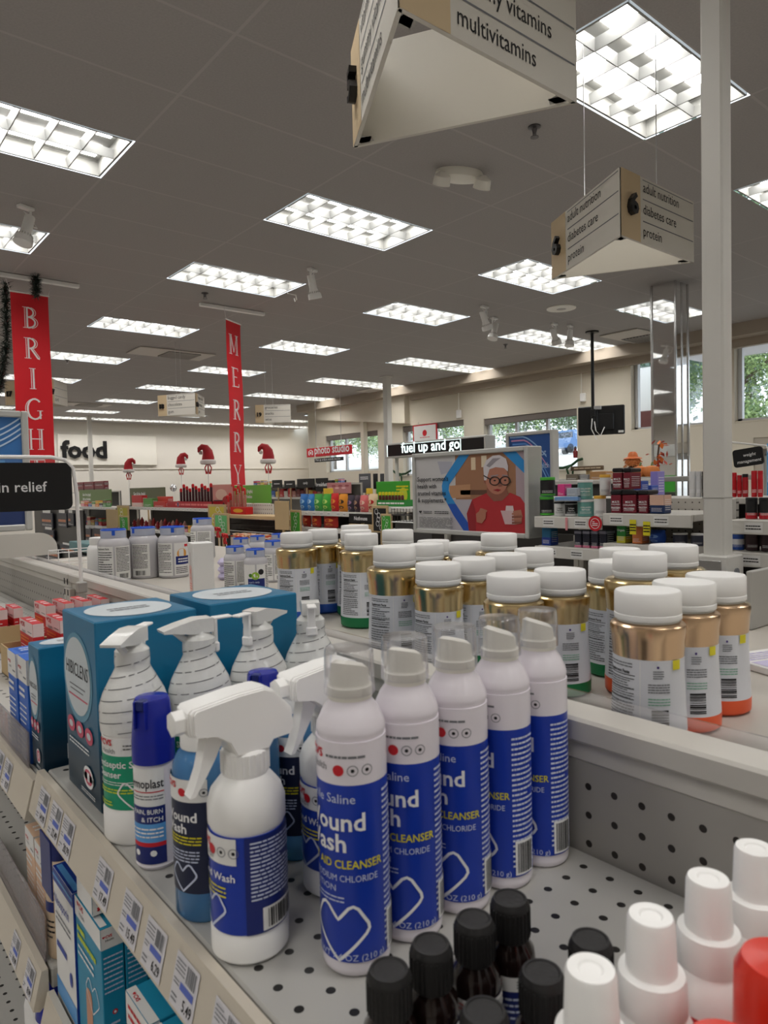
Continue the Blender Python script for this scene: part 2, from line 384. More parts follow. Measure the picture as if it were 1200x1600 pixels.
# ------------------------------------------------------------ ceiling lights
LW, LH = pm('louver_white', 146, 147, 145, .5), pm('lamp_housing', 150, 150, 146, .5)
TUBE = mat('fluorescent_tube', (1.0, .975, .95), .5, emit=LAMP)
def make_light():
    r = thing('ceiling_light', 'ceiling light', 'ceiling light')
    hx, hy, dp = TX/2-.012, TY/2-.012, .10
    q = MB()
    for s_ in (-1, 1):
        q.box((0, s_*(hy-.006), dp/2), (2*hx, .012, dp), LH); q.box((s_*(hx-.006), 0, dp/2), (.012, 2*hy, dp), LH)
    q.box((0, 0, dp), (2*hx, 2*hy, .008), LH)
    
    
    q.build('housing', r, smooth=False)
    q = MB()
    for s_ in (-1, 1): q.add([(-hx+.05, s_*hy*.5-.075, dp-.012), (hx-.05, s_*hy*.5-.075, dp-.012), (hx-.05, s_*hy*.5+.075, dp-.012), (-hx+.05, s_*hy*.5+.075, dp-.012)], [(0, 3, 2, 1)], TUBE)
    q.build('lamp', r, smooth=False)
    q = MB()
    def blade(axis, pos, L):
        # parabolic blade: narrow at the bottom, wide at the top
        pr = [(-.003, .004), (.003, .004), (.014, .058), (-.014, .058)]
        if axis == 0: vs = [(-L, pos+a, z) for a, z in pr]+[(L, pos+a, z) for a, z in pr]
        else: vs = [(pos+a, -L, z) for a, z in pr]+[(pos+a, L, z) for a, z in pr]
        q.add(vs, [(0, 1, 5, 4), (1, 2, 6, 5), (2, 3, 7, 6), (3, 0, 4, 7), (0, 3, 2, 1), (4, 5, 6, 7)], LW)
    blade(0, 0, hx-.01)
    for k in range(1, 6): blade(1, -hx+2*hx*k/6, hy-.01)
    q.build('louver', r, smooth=False)
    return r
proto = make_light(); first = True
rows = sorted({j for _, j in cells}); colsI = sorted({i for i, _ in cells})
for (i, j) in sorted(cells):
    if not inroom(i, j): continue
    loc = (CX0+i*TX, CY0+j*TY, H)
    fr = [k for k in rows if k >= 0]
    if j >= 0: rowtxt = ORD[fr.index(j)]+' row from the camera'
    else: rowtxt = ['first', 'second', 'third'][[-4, -8, -12].index(j)]+' row behind the camera'
    same = sorted(a for a, c in cells if c == j and inroom(a, c)); n = len(same)-same.index(i)
    label = 'white louvered ceiling light, %s, %s from the window side' % (rowtxt, ORD[n-1])
    if first: o = proto; o.location = loc; o['label'] = label; o['group'] = 'louvered ceiling lights'; first = False
    else: dup(proto, loc, 0, label, 'louvered ceiling lights')
# ------------------------------------------------------------ near gondola (shelf z = SZ, back panel x = PX)
SZ, PX, LED, DK = 1.215, .562, 1.345, 1.297
SHM = pm('shelf_metal', 196, 192, 184, .42, noise=.02)
PEG = dots('pegboard_metal', srgb(160, 156, 149), srgb(38, 32, 28), .0275, .0277, .0034, (1, 2), (.379, 1.2775), .5)
PEGB = dots('pegboard_far', srgb(176, 172, 164), srgb(70, 66, 60), .0275, .0277, .0030, (1, 2), (.379, 1.2775), .5)
DECK = dots('perforated_shelf', srgb(180, 178, 172), srgb(34, 32, 30), .0265, .0272, .0036, (0, 1), (.535, .367), .4)
DECKB = pm('top_deck', 190, 184, 174, .4)
RAILM = pm('rail_cream', 205, 196, 180, .5); TAGM = pm('price_paper', 214, 212, 216, .55); TAGB = pm('price_blue', 92, 110, 190, .6)
DARKM = pm('shelf_shade_metal', 70, 68, 66, .6)

def price_tag(q, mp, w_, h_, price, sd):
    q.rect(0, 0, w_, h_, TAGM, mp)
    mq = lambda u, v: mp(u, v, 1)
    q.barcode(w_*.52, h_*.60, w_*.92, h_*.93, GREYINK, mq, 10, sd)
    q.lines(w_*.06, h_*.62, w_*.46, h_*.92, 4, GREYINK, mq, .35, sd)
    q.rect(w_*.34, h_*.40, w_*.9, h_*.54, TAGB, mq); q.lines(w_*.06, h_*.40, w_*.3, h_*.54, 2, GREYINK, mq, .4, sd+1)
    q.text(price, w_*.92, h_*.10, h_*.30, INK, mq, 'R', .012, 0, .8)
    q.lines(w_*.06, h_*.08, w_*.3, h_*.26, 2, GREYINK, mq, .4, sd+3)

def gondola(name, label, y0, y1, xf, shelf_zs, prices, top=LED, deck=True):
    g = thing(name, label, 'shelving', ((xf+PX)/2, (y0+y1)/2, 0))
    off = Vector(g.location)
    def part(q, n, par=None): 
        o = q.build(n, g if par is None else par); o.location = -off if par is None else (0, 0, 0); return o
    yc, L = (y0+y1)/2, y1-y0
    q = MB(); q.box((PX+.006, yc, top/2), (.012, L, top-.02), PEG); part(q, 'back_panel')
    q = MB(); q.box((PX+.012, yc, top-.012), (.045, L, .024), SHM, .003); q.box((PX+.001, yc, top-.033), (.006, L, .022), SHM, .002); part(q, 'top_rail')
    for yy in (y0+.012, y1-.012):
        q = MB(); q.box((PX-.008, yy, top/2-.02), (.016, .022, top-.04), SHM, .002)
        for k in range(8): q.box((PX-.0165, yy, SZ-.1+k*.03), (.0012, .006, .016), INK)
        part(q, 'upright')
    q = MB(); q.box((PX-.02, yc, .06), (.36, L, .12), SHM, .004); part(q, 'base')
    for si, sz in enumerate(shelf_zs):
        q = MB(); q.box(((xf+PX-.004)/2+.004, yc, sz-.014), (PX-xf-.012, L-.004, .028), DECK, .002); sh = part(q, 'shelf_deck')
        # sloped price rail on the front edge
        q = MB(); pr = [(xf+.004, sz+.002), (xf-.004, sz+.002), (xf-.016, sz-.046), (xf-.008, sz-.050), (xf+.004, sz-.040)]
        q.prism([(a, b_) for a, b_ in pr], L-.002, RAILM, Matrix(((1, 0, 0, 0), (0, 0, 1, y0+.001), (0, 1, 0, 0), (0, 0, 0, 1))))
        rl = part(q, 'price_rail', sh)
        n = Vector((-.970, 0, .242)); up = Vector((.242, 0, .970))
        for k, (yy, pt) in enumerate(prices[si]):
            if not (y0+.02 < yy < y1-.01): continue
            o_ = Vector((xf-.0155, yy, sz-.043))
            q = MB(); price_tag(q, lambda u, v, d=0: tuple(o_+up*v+Vector((0, -u, 0))+n*(.0006+.0004*d)), .040, .038, pt, 11*k+si)
            q.build('price_label', sh)
    return g
random.seed(3)
UP = [(1.19, '12.79'), (1.15, '9.29'), (1.10, '8.29'), (.925, '14.99'), (.872, '22.49'), (.826, '20.79'), (.705, '17.49'), (.632, '15.49'), (.578, '6.29'), (.518, '5.49'), (.452, '9.99'), (.395, '4.79'), (.33, '3.99')]
LO = [(1.10, '10.99'), (1.02, '8.99'), (.93, '11.49'), (.82, '7.29')]
LO2 = [(.88, '8.49'), (.80, '7.29')]
near = gondola('gondola_shelving', 'grey perforated shelf with pegboard back holding the blue wound wash cans', -.35, .957, .218, (SZ, .925, .62), (UP, LO2, LO2))
left = gondola('gondola_shelving', 'grey pegboard shelf bay at left holding the trays of red cartons', .962, 2.02, .214, (SZ-.014, .95, .66), (UP, LO, LO))
gondola('gondola_shelving', 'empty pegboard bay beyond the red carton trays', 2.025, 3.1, .214, (SZ-.014,), ([],))
# top deck on the far side, carrying the vitamin jars
g = thing('display_deck', 'long grey top shelf carrying the gold vitamin jars', 'shelf', (.82, 1.3, 0)); 
q = MB(); q.box((1.05, 1.3, DK-.012), (.91, 3.5, .024), DECKB, .003)
dk = q.build('deck', g); dk.location = (-.82, -1.3, 0)
q = MB(); q.box((1.49, 1.3, .63), (.03, 3.5, 1.24), SHM); q.build('back_panel', g).location = (-.82, -1.3, 0)
q = MB(); q.box((.604, 1.3, DK+.028), (.003, 3.5, .056), CLEAR); q.build('clear_lip', g).location = (-.82, -1.3, 0)

# ------------------------------------------------------------ wound wash cans
BLUE = pm('wound_wash_blue', 24, 58, 168, .3); CANW = pm('can_white', 232, 226, 232, .25); NAVY = pm('navy_print', 22, 38, 110, .35)
SOFTW = pm('soft_white_ink', 206, 214, 236, .5)
def icons(q, x, y, r, mp, red=True):
    for k in range(3):
        if k == 0 and red:
            q.disc(x, y, r, RED, mp)
        else:
            q.ring(x+k*r*2.5, y, r*.9, r*.14, GREYINK, mp); q.disc(x+k*r*2.5, y, r*.35, INK, mp, 8)
def cvs(q, x, y, s_, mp, second=True, ink=None):
    q.add([mp(*p) for p in heart(x+s_*.35, y+s_*.38, s_*.7, s_*.62)], [tuple(range(16))], RED)
    q.text('CVS', x+s_*.8, y, s_, RED, mp, bold=.03)
    if second: q.text('Health', x+s_*.8, y-s_*.95, s_*.85, ink or GREYINK, mp)
def make_can():
    r = thing('spray_can', 'can', 'spray can'); R = .0262
    q = MB(); q.lathe([(.0235, 0), (.0252, .002), (.0258, .006), (R-.0012, .010), (R-.0012, .178), (.0258, .181), (.0258, .184), (.0245, .188), (.0205, .197), (.0165, .203), (.0160, .206)], CANW, 40)
    q.build('can_body', r)
    q = MB(); q.lathe([(.0163, .2045), (.0168, .206), (.0168, .214), (.0155, .2145), (.0150, .2155)], CREAM, 32)
    # slanted actuator
    n = 24; vs = []; 
    for k in range(n): a = 2*PI*k/n; vs.append((.0150*math.cos(a), .0150*math.sin(a), .2155))
    for k in range(n): a = 2*PI*k/n; vs.append((.0138*math.cos(a), .0138*math.sin(a), .2285+.006*math.cos(a)*.8))
    for k in range(n): a = 2*PI*k/n; vs.append((.0100*math.cos(a), .0100*math.sin(a), .2315+.006*math.cos(a)*.6))
    fs = [(i*n+k, i*n+(k+1) % n, (i+1)*n+(k+1) % n, (i+1)*n+k) for i in (0, 1) for k in range(n)]+[tuple(range(2*n, 3*n))]
    q.add(vs, fs, CREAM); q.build('nozzle', r)
    q = MB(); q.lathe([(.0185, .2085), (.0190, .2085), (.0183, .240), (.0172, .2425), (0, .2428)], CLEAR, 32); q.build('clear_cap', r)
    q = MB(); q.lathe([(R, .012), (R, .146, CANW), (R, .1775)], BLUE, 48)
    mp = cyl(R, -82)
    mp2 = cyl(R, -82, .0009)
    q.text('Sterile Saline', .002, .1325, .0098, SOFTW, mp)
    q.text('Wound', .000, .1120, .0190, WINK, mp, bold=.02); q.text('Wash', .000, .0960, .0190, WINK, mp, bold=.02)
    q.text('FIRST AID CLEANSER', .000, .0835, .0088, YELLOW, mp, bold=.012, sx=.88)
    q.text('0.9% SODIUM CHLORIDE', .002, .0735, .0070, SOFTW, mp, sx=.85); q.text('SOLUTION', .002, .0655, .0070, SOFTW, mp)
    q.lines(.012, .0565, .042, .0625, 2, SOFTW, mp, .35, 5)
    q.ribbon(heart(.037, .034, .046, .042), .0023, WINK, mp)
    q.text('NET WT 7.4 OZ (210 g)', .004, .0135, .0068, SOFTW, mp)
    cvs(q, .003, .165, .0092, mp)
    icons(q, .040, .157, .0042, mp); q.lines(.030, .1655, .060, .1685, 1, GREYINK, mp, .6, 4)
    q.lines(.074, .02, .100, .140, 26, SOFTW, mp, .4, 9); q.rect(.076, .014, .096, .045, WINK, mp2, 6); q.barcode(.078, .016, .094, .043, INK, cyl(R, -82, .0013), 14, 4)
    q.build('label', r)
    return r
CANS = [(.3060, .411, 206), (.3610, .411, 200), (.4157, .409, 191), (.4703, .407, 160), (.5235, .406, 160)]
pc = make_can()
for ch in pc.children:
    for v in ch.data.vertices: v.co.z *= .965; v.co.x *= 1.0; v.co.y *= 1.0
for k, (x, y, a) in enumerate(CANS):
    lab = '%s blue and white wound wash spray can in the row running back to the pegboard' % ('front' if k == 0 else ORD[k])
    if k == 0: pc.location = (x, y, SZ+.0008); pc.rotation_euler.z = math.radians(a); pc['label'] = lab; pc['group'] = 'wound wash spray cans'
    else: dup(pc, (x, y, SZ+.0008), math.radians(a), lab, 'wound wash spray cans')

# ------------------------------------------------------------ white trigger spray bottles
def make_spray():
    r = thing('trigger_spray_bottle', 'spray', 'spray bottle'); R = .0292
    q = MB(); q.lathe([(.0270, 0), (R+.0005, .003), (R+.0005, .021), (R-.001, .0235), (R-.001, .101), (R+.0006, .104), (R+.0006, .119), (.0270, .128), (.0200, .137), (.0165, .141), (.0150, .143)], WHITE, 44)
    q.build('bottle', r)
    q = MB(); q.lathe([(R, .0245), (R, .100)], BLUE, 48)
    # label coordinates: arc 0 at the front (nozzle side, +x)
    mp = cyl(R, 0); mp2 = cyl(R, 0, .0008); mp3 = cyl(R, 0, .0012)
    q.rect(-.030, .079, .024, .0995, PAPER, mp2, 14); q.rect(.030, .0245, .078, .1, NAVY, mp2, 14)
    cvs(q, -.022, .090, .0085, mp3); icons(q, .002, .0885, .0040, mp3)
    q.text('Wound Wash', -.026, .066, .0085, WINK, mp2, bold=.015); q.lines(-.026, .052, .015, .062, 3, YELLOW, mp2, .4, 4)
    q.ribbon(heart(-.002, .040, .032, .028), .0018, SOFTW, mp2)
    q.lines(.034, .050, .074, .097, 15, SOFTW, mp3, .4, 8)
    q.rect(.042, .026, .076, .044, PAPER, mp3, 8); q.barcode(.046, .028, .072, .0425, INK, cyl(R, 0, .0016), 18, 3)
    q.build('label', r)
    q = MB(); q.lathe([(.0172, .139), (.0178, .141), (.0178, .158), (.0160, .160)], WHITE, 32)
    for k in range(24): a = 2*PI*k/24; q.box((.0180*math.cos(a), .0180*math.sin(a), .150), (.0014, .0014, .016), WHITE)
    q.build('collar', r)
    # sprayer head: outline in (x along nozzle, z), softened by two prisms
    out = [(-.015, .158), (.013, .158), (.019, .170), (.030, .178), (.047, .181), (.0485, .184), (.0485, .199), (.046, .2015), (.010, .2065), (-.012, .2075), (-.020, .204), (-.036, .186), (-.0375, .170), (-.034, .165), (-.019, .164)]
    q = MB()
    for t, sc in ((.030, .93), (.026, .97), (.020, 1.0)):
        cx, cz = .006, .185
        pts = [(cx+(a-cx)*sc, cz+(c-cz)*sc) for a, c in out]
        q.prism(pts[::-1], t, WHITE, Matrix(((1, 0, 0, 0), (0, 0, 1, -t/2), (0, 1, 0, 0), (0, 0, 0, 1))))
    q.build('spray_head', r)
    q = MB(); q.lathe([(.0085, 0), (.0095, .002), (.0095, .010), (.004, .011)], WHITE, 6, Matrix.Translation((.047, 0, .1905)) @ Matrix.Rotation(PI/2, 4, 'Y')); q.build('nozzle', r)
    q = MB(); tp = [(.018, .178), (.033, .180), (.036, .165), (.039, .152), (.044, .139), (.047, .133), (.043, .1335), (.035, .145), (.027, .158), (.022, .168)]
    q.prism(tp[::-1], .012, WHITE, Matrix(((1, 0, 0, 0), (0, 0, 1, -.006), (0, 1, 0, 0), (0, 0, 0, 1)))); q.build('trigger', r)
    return r
ps = make_spray()
for ch in ps.children:
    for v in ch.data.vertices: v.co.z *= .97
ps.location = (.2535, .478, SZ+.0008); ps.rotation_euler.z = math.radians(178)
ps['label'] = 'front white trigger spray bottle with blue wound wash label'; ps['group'] = 'white trigger spray bottles'
dup(ps, (.352, .500, SZ+.0008), math.radians(180), 'white trigger spray bottle half hidden behind the front spray can', 'white trigger spray bottles')
# ------------------------------------------------------------ blue wash bottles
BLIQ = mat('blue_translucent', srgb(96, 156, 214), .12, trans=.45, ior=1.33); DKNAVY = pm('dark_navy_label', 26, 34, 62, .4)
def make_bluebottle():
    r = thing('wash_bottle', 'wash', 'bottle'); R = .0275
    q = MB(); q.lathe([(.0250, 0), (R, .004), (R, .128), (.0262, .140), (.0225, .149), (.0180, .154), (.0165, .156)], BLIQ, 40); q.build('bottle', r)
    q = MB(); q.lathe([(.0188, .1545), (.0192, .156), (.0192, .182), (.0180, .1845), (0, .185)], WHITE, 36); q.build('cap', r)
    q = MB(); q.rect(-.026, .028, .026, .132, DKNAVY, cyl(R, 0), 16)
    mp, m2 = cyl(R, 0, .0008), cyl(R, 0, .0012)
    q.rect(-.026, .112, .026, .1325, PAPER, mp, 12); cvs(q, -.023, .124, .008, m2, False); icons(q, .004, .121, .0038, m2)
    q.text('Wound', -.022, .094, .0125, WINK, mp, bold=.02); q.text('Wash', -.022, .083, .0125, WINK, mp, bold=.02)
    q.lines(-.022, .072, .020, .081, 3, YELLOW, mp, .45, 6); q.lines(-.022, .056, .018, .068, 4, SOFTW, mp, .4, 7)
    q.ribbon(heart(.002, .042, .026, .025), .0016, SOFTW, mp); q.build('label', r)
    return r
pb = make_bluebottle()
for ch in pb.children:
    for v in ch.data.vertices: v.co.z *= .90; v.co.x *= .96; v.co.y *= .96
pb.location = (.2500, .545, SZ+.0008); pb.rotation_euler.z = math.radians(196)
pb['label'] = 'translucent blue wash bottle with white cap left of the front trigger spray bottle'; pb['group'] = 'blue wash bottles'
dup(pb, (.3035, .562, SZ+.0008), math.radians(200), 'translucent blue wash bottle behind the front trigger spray bottle', 'blue wash bottles')
dup(pb, (.358, .572, SZ+.0008), math.radians(200), 'rearmost translucent blue wash bottle, right behind the second spray bottle', 'blue wash bottles')
# ------------------------------------------------------------ burn spray cans with blue caps
CAPB = pm('cap_blue', 26, 38, 150, .25); SKY = pm('label_sky', 92, 160, 220, .4)
def make_burn():
    r = thing('aerosol_can', 'aerosol', 'spray can'); R = .0195
    q = MB(); q.lathe([(.0178, 0), (R, .003), (R-.001, .005), (R-.001, .098), (.0185, .101)], CANW, 36); q.build('can_body', r)
    q = MB(); q.lathe([(R+.0004, .099), (R+.0004, .118), (.0180, .140), (.0165, .156), (.0150, .1585), (0, .160)], CAPB, 36)
    for s_ in (-1, 1): q.box((.0182, s_*.0055, .146), (.006, .0018, .026), CAPB, .0006)
    q.box((.0160, 0, .155), (.008, .009, .010), NAVY, .001); q.build('cap', r)
    q = MB(); q.rect(-.0195, .006, .0195, .096, PAPER, cyl(R-.0008, 0), 16); mp, m2 = cyl(R-.0008, 0, .0008), cyl(R-.0008, 0, .0012)
    q.text('Dermoplast', .0188, .078, .0118, INK, mp, 'R', .012, 0, .74); q.rect(-.012, .0735, .019, .0745, RED, mp, 6); q.lines(-.015, .066, .018, .0715, 2, GREYINK, mp, .35, 3)
    q.rect(-.0195, .044, .0195, .0605, NAVY, mp, 10); q.text('PAIN, BURN', .017, .0535, .0062, WINK, m2, 'R', .01, 0, .85); q.text('& ITCH', .017, .0462, .0062, WINK, m2, 'R', .01)
    q.rect(-.0195, .0265, .0195, .044, SKY, mp, 10); q.lines(-.016, .030, .017, .041, 3, WINK, m2, .4, 5)
    q.rect(-.0195, .0225, .0195, .0265, RED, mp, 10); q.rect(-.0195, .006, .0195, .0225, NAVY, mp, 10); q.disc(-.008, .0165, .003, WINK, m2, 8); q.disc(.008, .0165, .003, WINK, m2, 8)
    q.build('label', r); return r
pk = make_burn(); pk.location = (.2460, .645, SZ+.0008); pk.rotation_euler.z = math.radians(215)
pk['label'] = 'white aerosol can with blue cap between the pump bottle and the blue wash bottle'; pk['group'] = 'blue capped aerosol cans'
dup(pk, (.368, .648, SZ+.0008), math.radians(215), 'blue capped aerosol can behind, only its cap showing below the third pump bottle', 'blue capped aerosol cans')
# ------------------------------------------------------------ antiseptic pump bottles in shrink wrap
TEAL = pm('antiseptic_green', 24, 150, 112, .4); WRAP = pm('shrink_wrap', 226, 226, 222, .18, bump=.35, nscale=60); LIME = pm('lime_ink', 200, 214, 60, .5)
SPIR = pm('wrap_print', 104, 104, 106, .4)
def make_pump():
    r = thing('pump_bottle', 'pump', 'bottle'); R = .0335
    q = MB(); q.lathe([(.0315, 0), (R, .004), (R, .033), (R-.0015, .036), (R-.0015, .112), (R, .114)], WHITE, 40); q.build('bottle', r)
    prof = [(R, .114), (R+.0006, .122), (R+.0004, .140), (.0305, .152), (.0240, .165), (.0188, .175), (.0172, .179), (.0178, .184), (.0172, .196), (.0150, .1985), (.0115, .202), (.0108, .207)]
    q = MB(); q.lathe(prof, WRAP, 36)
    # spiral print on the wrap
    tot = len(prof)-1; strip = []
    def at(t):
        t = min(max(t, 0), tot-.0001); i = int(t); f_ = t-i
        return prof[i][0]*(1-f_)+prof[i+1][0]*f_+.0004, prof[i][1]*(1-f_)+prof[i+1][1]*f_
    def rad_at(z):
        for i in range(tot):
            if prof[i][1] <= z <= prof[i+1][1]:
                f_ = (z-prof[i][1])/max(prof[i+1][1]-prof[i][1], 1e-6); return prof[i][0]*(1-f_)+prof[i+1][0]*f_+.0005
        return prof[-1][0]
    for st in range(2):
        for k in range(150):
            if (k*7+st*3) % 11 > 8: continue
            e = []
            for kk in (k, k+1):
                a = 2*PI*(kk/44+st/2); z = .117+kk/44*.022
                for dz in (-.0004, .0004): e.append((rad_at(z+dz)*math.cos(a), rad_at(z+dz)*math.sin(a), z+dz))
            if e[3][2] < .197: q.add(e, [(0, 2, 3, 1)], SPIR)
    q.build('shrink_wrap', r)
    q = MB(); M_ = Matrix(((1, 0, 0, 0), (0, 0, 1, -.011), (0, 1, 0, 0), (0, 0, 0, 1)))
    q.prism([(-.014, .203), (.010, .203), (.030, .2065), (.041, .2075), (.042, .2105), (.024, .2155), (.004, .2195), (-.014, .2185)][::-1], .022, WRAP, M_)
    q.tube([(.026, 0, .207), (.018, 0, .199), (.013, 0, .195)], .004, WRAP, 8); q.build('pump_head', r)
    q = MB(); q.box((-.0185, 0, .200), (.004, .010, .034), WHITE, .001); q.box((-.027, 0, .2165), (.022, .011, .003), WHITE, .001); q.box((-.019, 0, .184), (.006, .014, .012), WHITE, .002); q.build('lock_clip', r)
    q = MB(); q.lathe([(R-.001, .037), (R-.001, .093, PAPER), (R-.001, .111)], TEAL, 44); mp = cyl(R-.001, 0, .0004); m2 = cyl(R-.001, 0, .0008)
    cvs(q, -.030, .104, .0085, m2); q.lines(.004, .099, .030, .106, 2, INK, m2, .35, 4)
    q.text('Antiseptic Skin', -.034, .081, .0098, WINK, m2, bold=.018); q.text('Cleanser', -.034, .0705, .0098, WINK, m2, bold=.018); q.lines(-.033, .062, .014, .067, 2, WINK, m2, .3, 5)
    q.lines(-.033, .0535, .012, .0595, 2, LIME, m2, .5, 6); q.lines(-.033, .040, -.010, .046, 2, LIME, m2, .5, 8)
    q.ribbon(heart(.012, .052, .030, .027), .0016, WINK, m2); q.build('label', r)
    return r
pp = make_pump()
for ch in pp.children:
    for v in ch.data.vertices: v.co.z *= .97
pp.location = (.2545, .716, SZ+.0008); pp.rotation_euler.z = math.radians(222); GP = 'pump bottles in shrink wrap'
pp['label'] = 'front white antiseptic pump bottle with green label and wrapped neck'; pp['group'] = GP
for (x, a, lab) in ((.328, 150, 'second white wrapped pump bottle in the row, pump pointing left'), (.402, 60, 'third white wrapped pump bottle in the row, lock clip to the left'), (.4755, 90, 'rearmost white wrapped pump bottle, beside the spray can tops')):
    dup(pp, (x, .716, SZ+.0008), math.radians({150: 176, 60: 20, 90: 60}[a]), lab, GP)
# the shape of each pump bottle follows the shelf row
# ------------------------------------------------------------ skin cleanser cartons
HTEAL = pm('carton_teal', 14, 92, 130, .35); HDARK = pm('carton_deep_teal', 16, 66, 92, .35); HGLOW = pm('carton_pale', 206, 214, 218, .4); HMID = pm('carton_mid', 96, 152, 178, .4); PINK = pm('carton_pink', 206, 84, 110, .5)
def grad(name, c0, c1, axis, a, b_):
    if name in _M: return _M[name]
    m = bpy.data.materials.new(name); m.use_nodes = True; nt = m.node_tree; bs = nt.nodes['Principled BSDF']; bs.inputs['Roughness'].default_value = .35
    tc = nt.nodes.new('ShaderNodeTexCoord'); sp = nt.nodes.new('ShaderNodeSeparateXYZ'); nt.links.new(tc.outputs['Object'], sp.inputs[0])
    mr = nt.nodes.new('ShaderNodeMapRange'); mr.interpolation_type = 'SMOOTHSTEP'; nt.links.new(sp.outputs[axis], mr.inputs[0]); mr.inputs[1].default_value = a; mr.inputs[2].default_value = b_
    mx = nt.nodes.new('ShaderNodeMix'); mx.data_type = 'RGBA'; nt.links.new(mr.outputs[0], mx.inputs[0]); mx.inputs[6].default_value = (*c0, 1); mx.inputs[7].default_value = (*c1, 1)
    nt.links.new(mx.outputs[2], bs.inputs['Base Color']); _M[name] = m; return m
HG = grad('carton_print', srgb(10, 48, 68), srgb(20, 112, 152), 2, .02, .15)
def carton(name, label, cat, x, y, W, Dp, Hh, big, group):
    """front face looks to -x, W along y, Dp along x"""
    r = thing(name, label, cat, (x, y, SZ+.0008 if big else SZ-.0132), 0, group)
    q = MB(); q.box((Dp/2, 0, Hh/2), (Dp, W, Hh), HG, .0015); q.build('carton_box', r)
    q = MB(); m = face_nx(-.0005, W/2); m2 = face_nx(-.0009, W/2)
    q.disc(W*.44, Hh*.655, W*.44, HMID, m, 32, Hh*.245); q.disc(W*.44, Hh*.66, W*.39, HGLOW, m2, 32, Hh*.215)
    m3 = face_nx(-.0012, W/2)
    q.text('HIBICLENS', W*.44, Hh*.66, W*.19, INK, m3, 'C', .0, .12, .76)
    q.rect(W*.2, Hh*.60, W*.68, Hh*.607, GREYINK, m3); q.rect(W*.22, Hh*.575, W*.62, Hh*.582, GREYINK, m3); q.rect(W*.16, Hh*.54, W*.74, Hh*.549, PINK, m3)
    for k in range(3): q.disc(W*(.2+.27*k), Hh*.37, W*.115, PINK, m3, 16, Hh*.045); q.disc(W*(.2+.27*k), Hh*.37, W*.06, HGLOW, face_nx(-.0014, W/2), 10, Hh*.02)
    q.lines(W*.12, Hh*.255, W*.72, Hh*.295, 2, WINK, m3, .4, 4)
    q.add([m3(*p) for p in rrect(W*.54, Hh*.09, W*.82, Hh*.19, W*.12)], [tuple(range(24))], PINK); q.ribbon(rrect(W*.54, Hh*.09, W*.82, Hh*.19, W*.12), W*.03, WINK, face_nx(-.0014, W/2)); q.rect(W*.65, Hh*.115, W*.71, Hh*.165, WINK, face_nx(-.0014, W/2))
    q.lines(W*.45, Hh*.035, W*.85, Hh*.06, 2, WINK, m3, .4, 6)
    t = lambda u, v: (u, v, Hh+.0006)
    q.disc(Dp*.5, 0, Dp*.42, HGLOW, t, 28, W*.42); q.lines(Dp*.3, -W*.1, Dp*.7, W*.1, 2, GREYINK, lambda u, v: (u, v, Hh+.001), .4, 3)
    if not big:
        s_ = face_ny(-W/2-.0006, 0); q.rect(Dp*.3, Hh*.1, Dp*.6, Hh*.22, PAPER, s_); q.barcode(Dp*.34, Hh*.11, Dp*.56, Hh*.21, INK, face_ny(-W/2-.001, 0), 14, 2)
    q.build('front_print', r); return r
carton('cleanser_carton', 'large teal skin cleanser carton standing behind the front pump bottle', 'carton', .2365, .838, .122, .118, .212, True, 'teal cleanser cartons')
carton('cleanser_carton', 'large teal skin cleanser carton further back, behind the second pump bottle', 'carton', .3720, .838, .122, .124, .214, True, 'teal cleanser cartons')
carton('cleanser_carton', 'small teal skin cleanser carton left of the large ones', 'carton', .2240, .9945, .054, .10, .168, False, 'teal cleanser cartons')
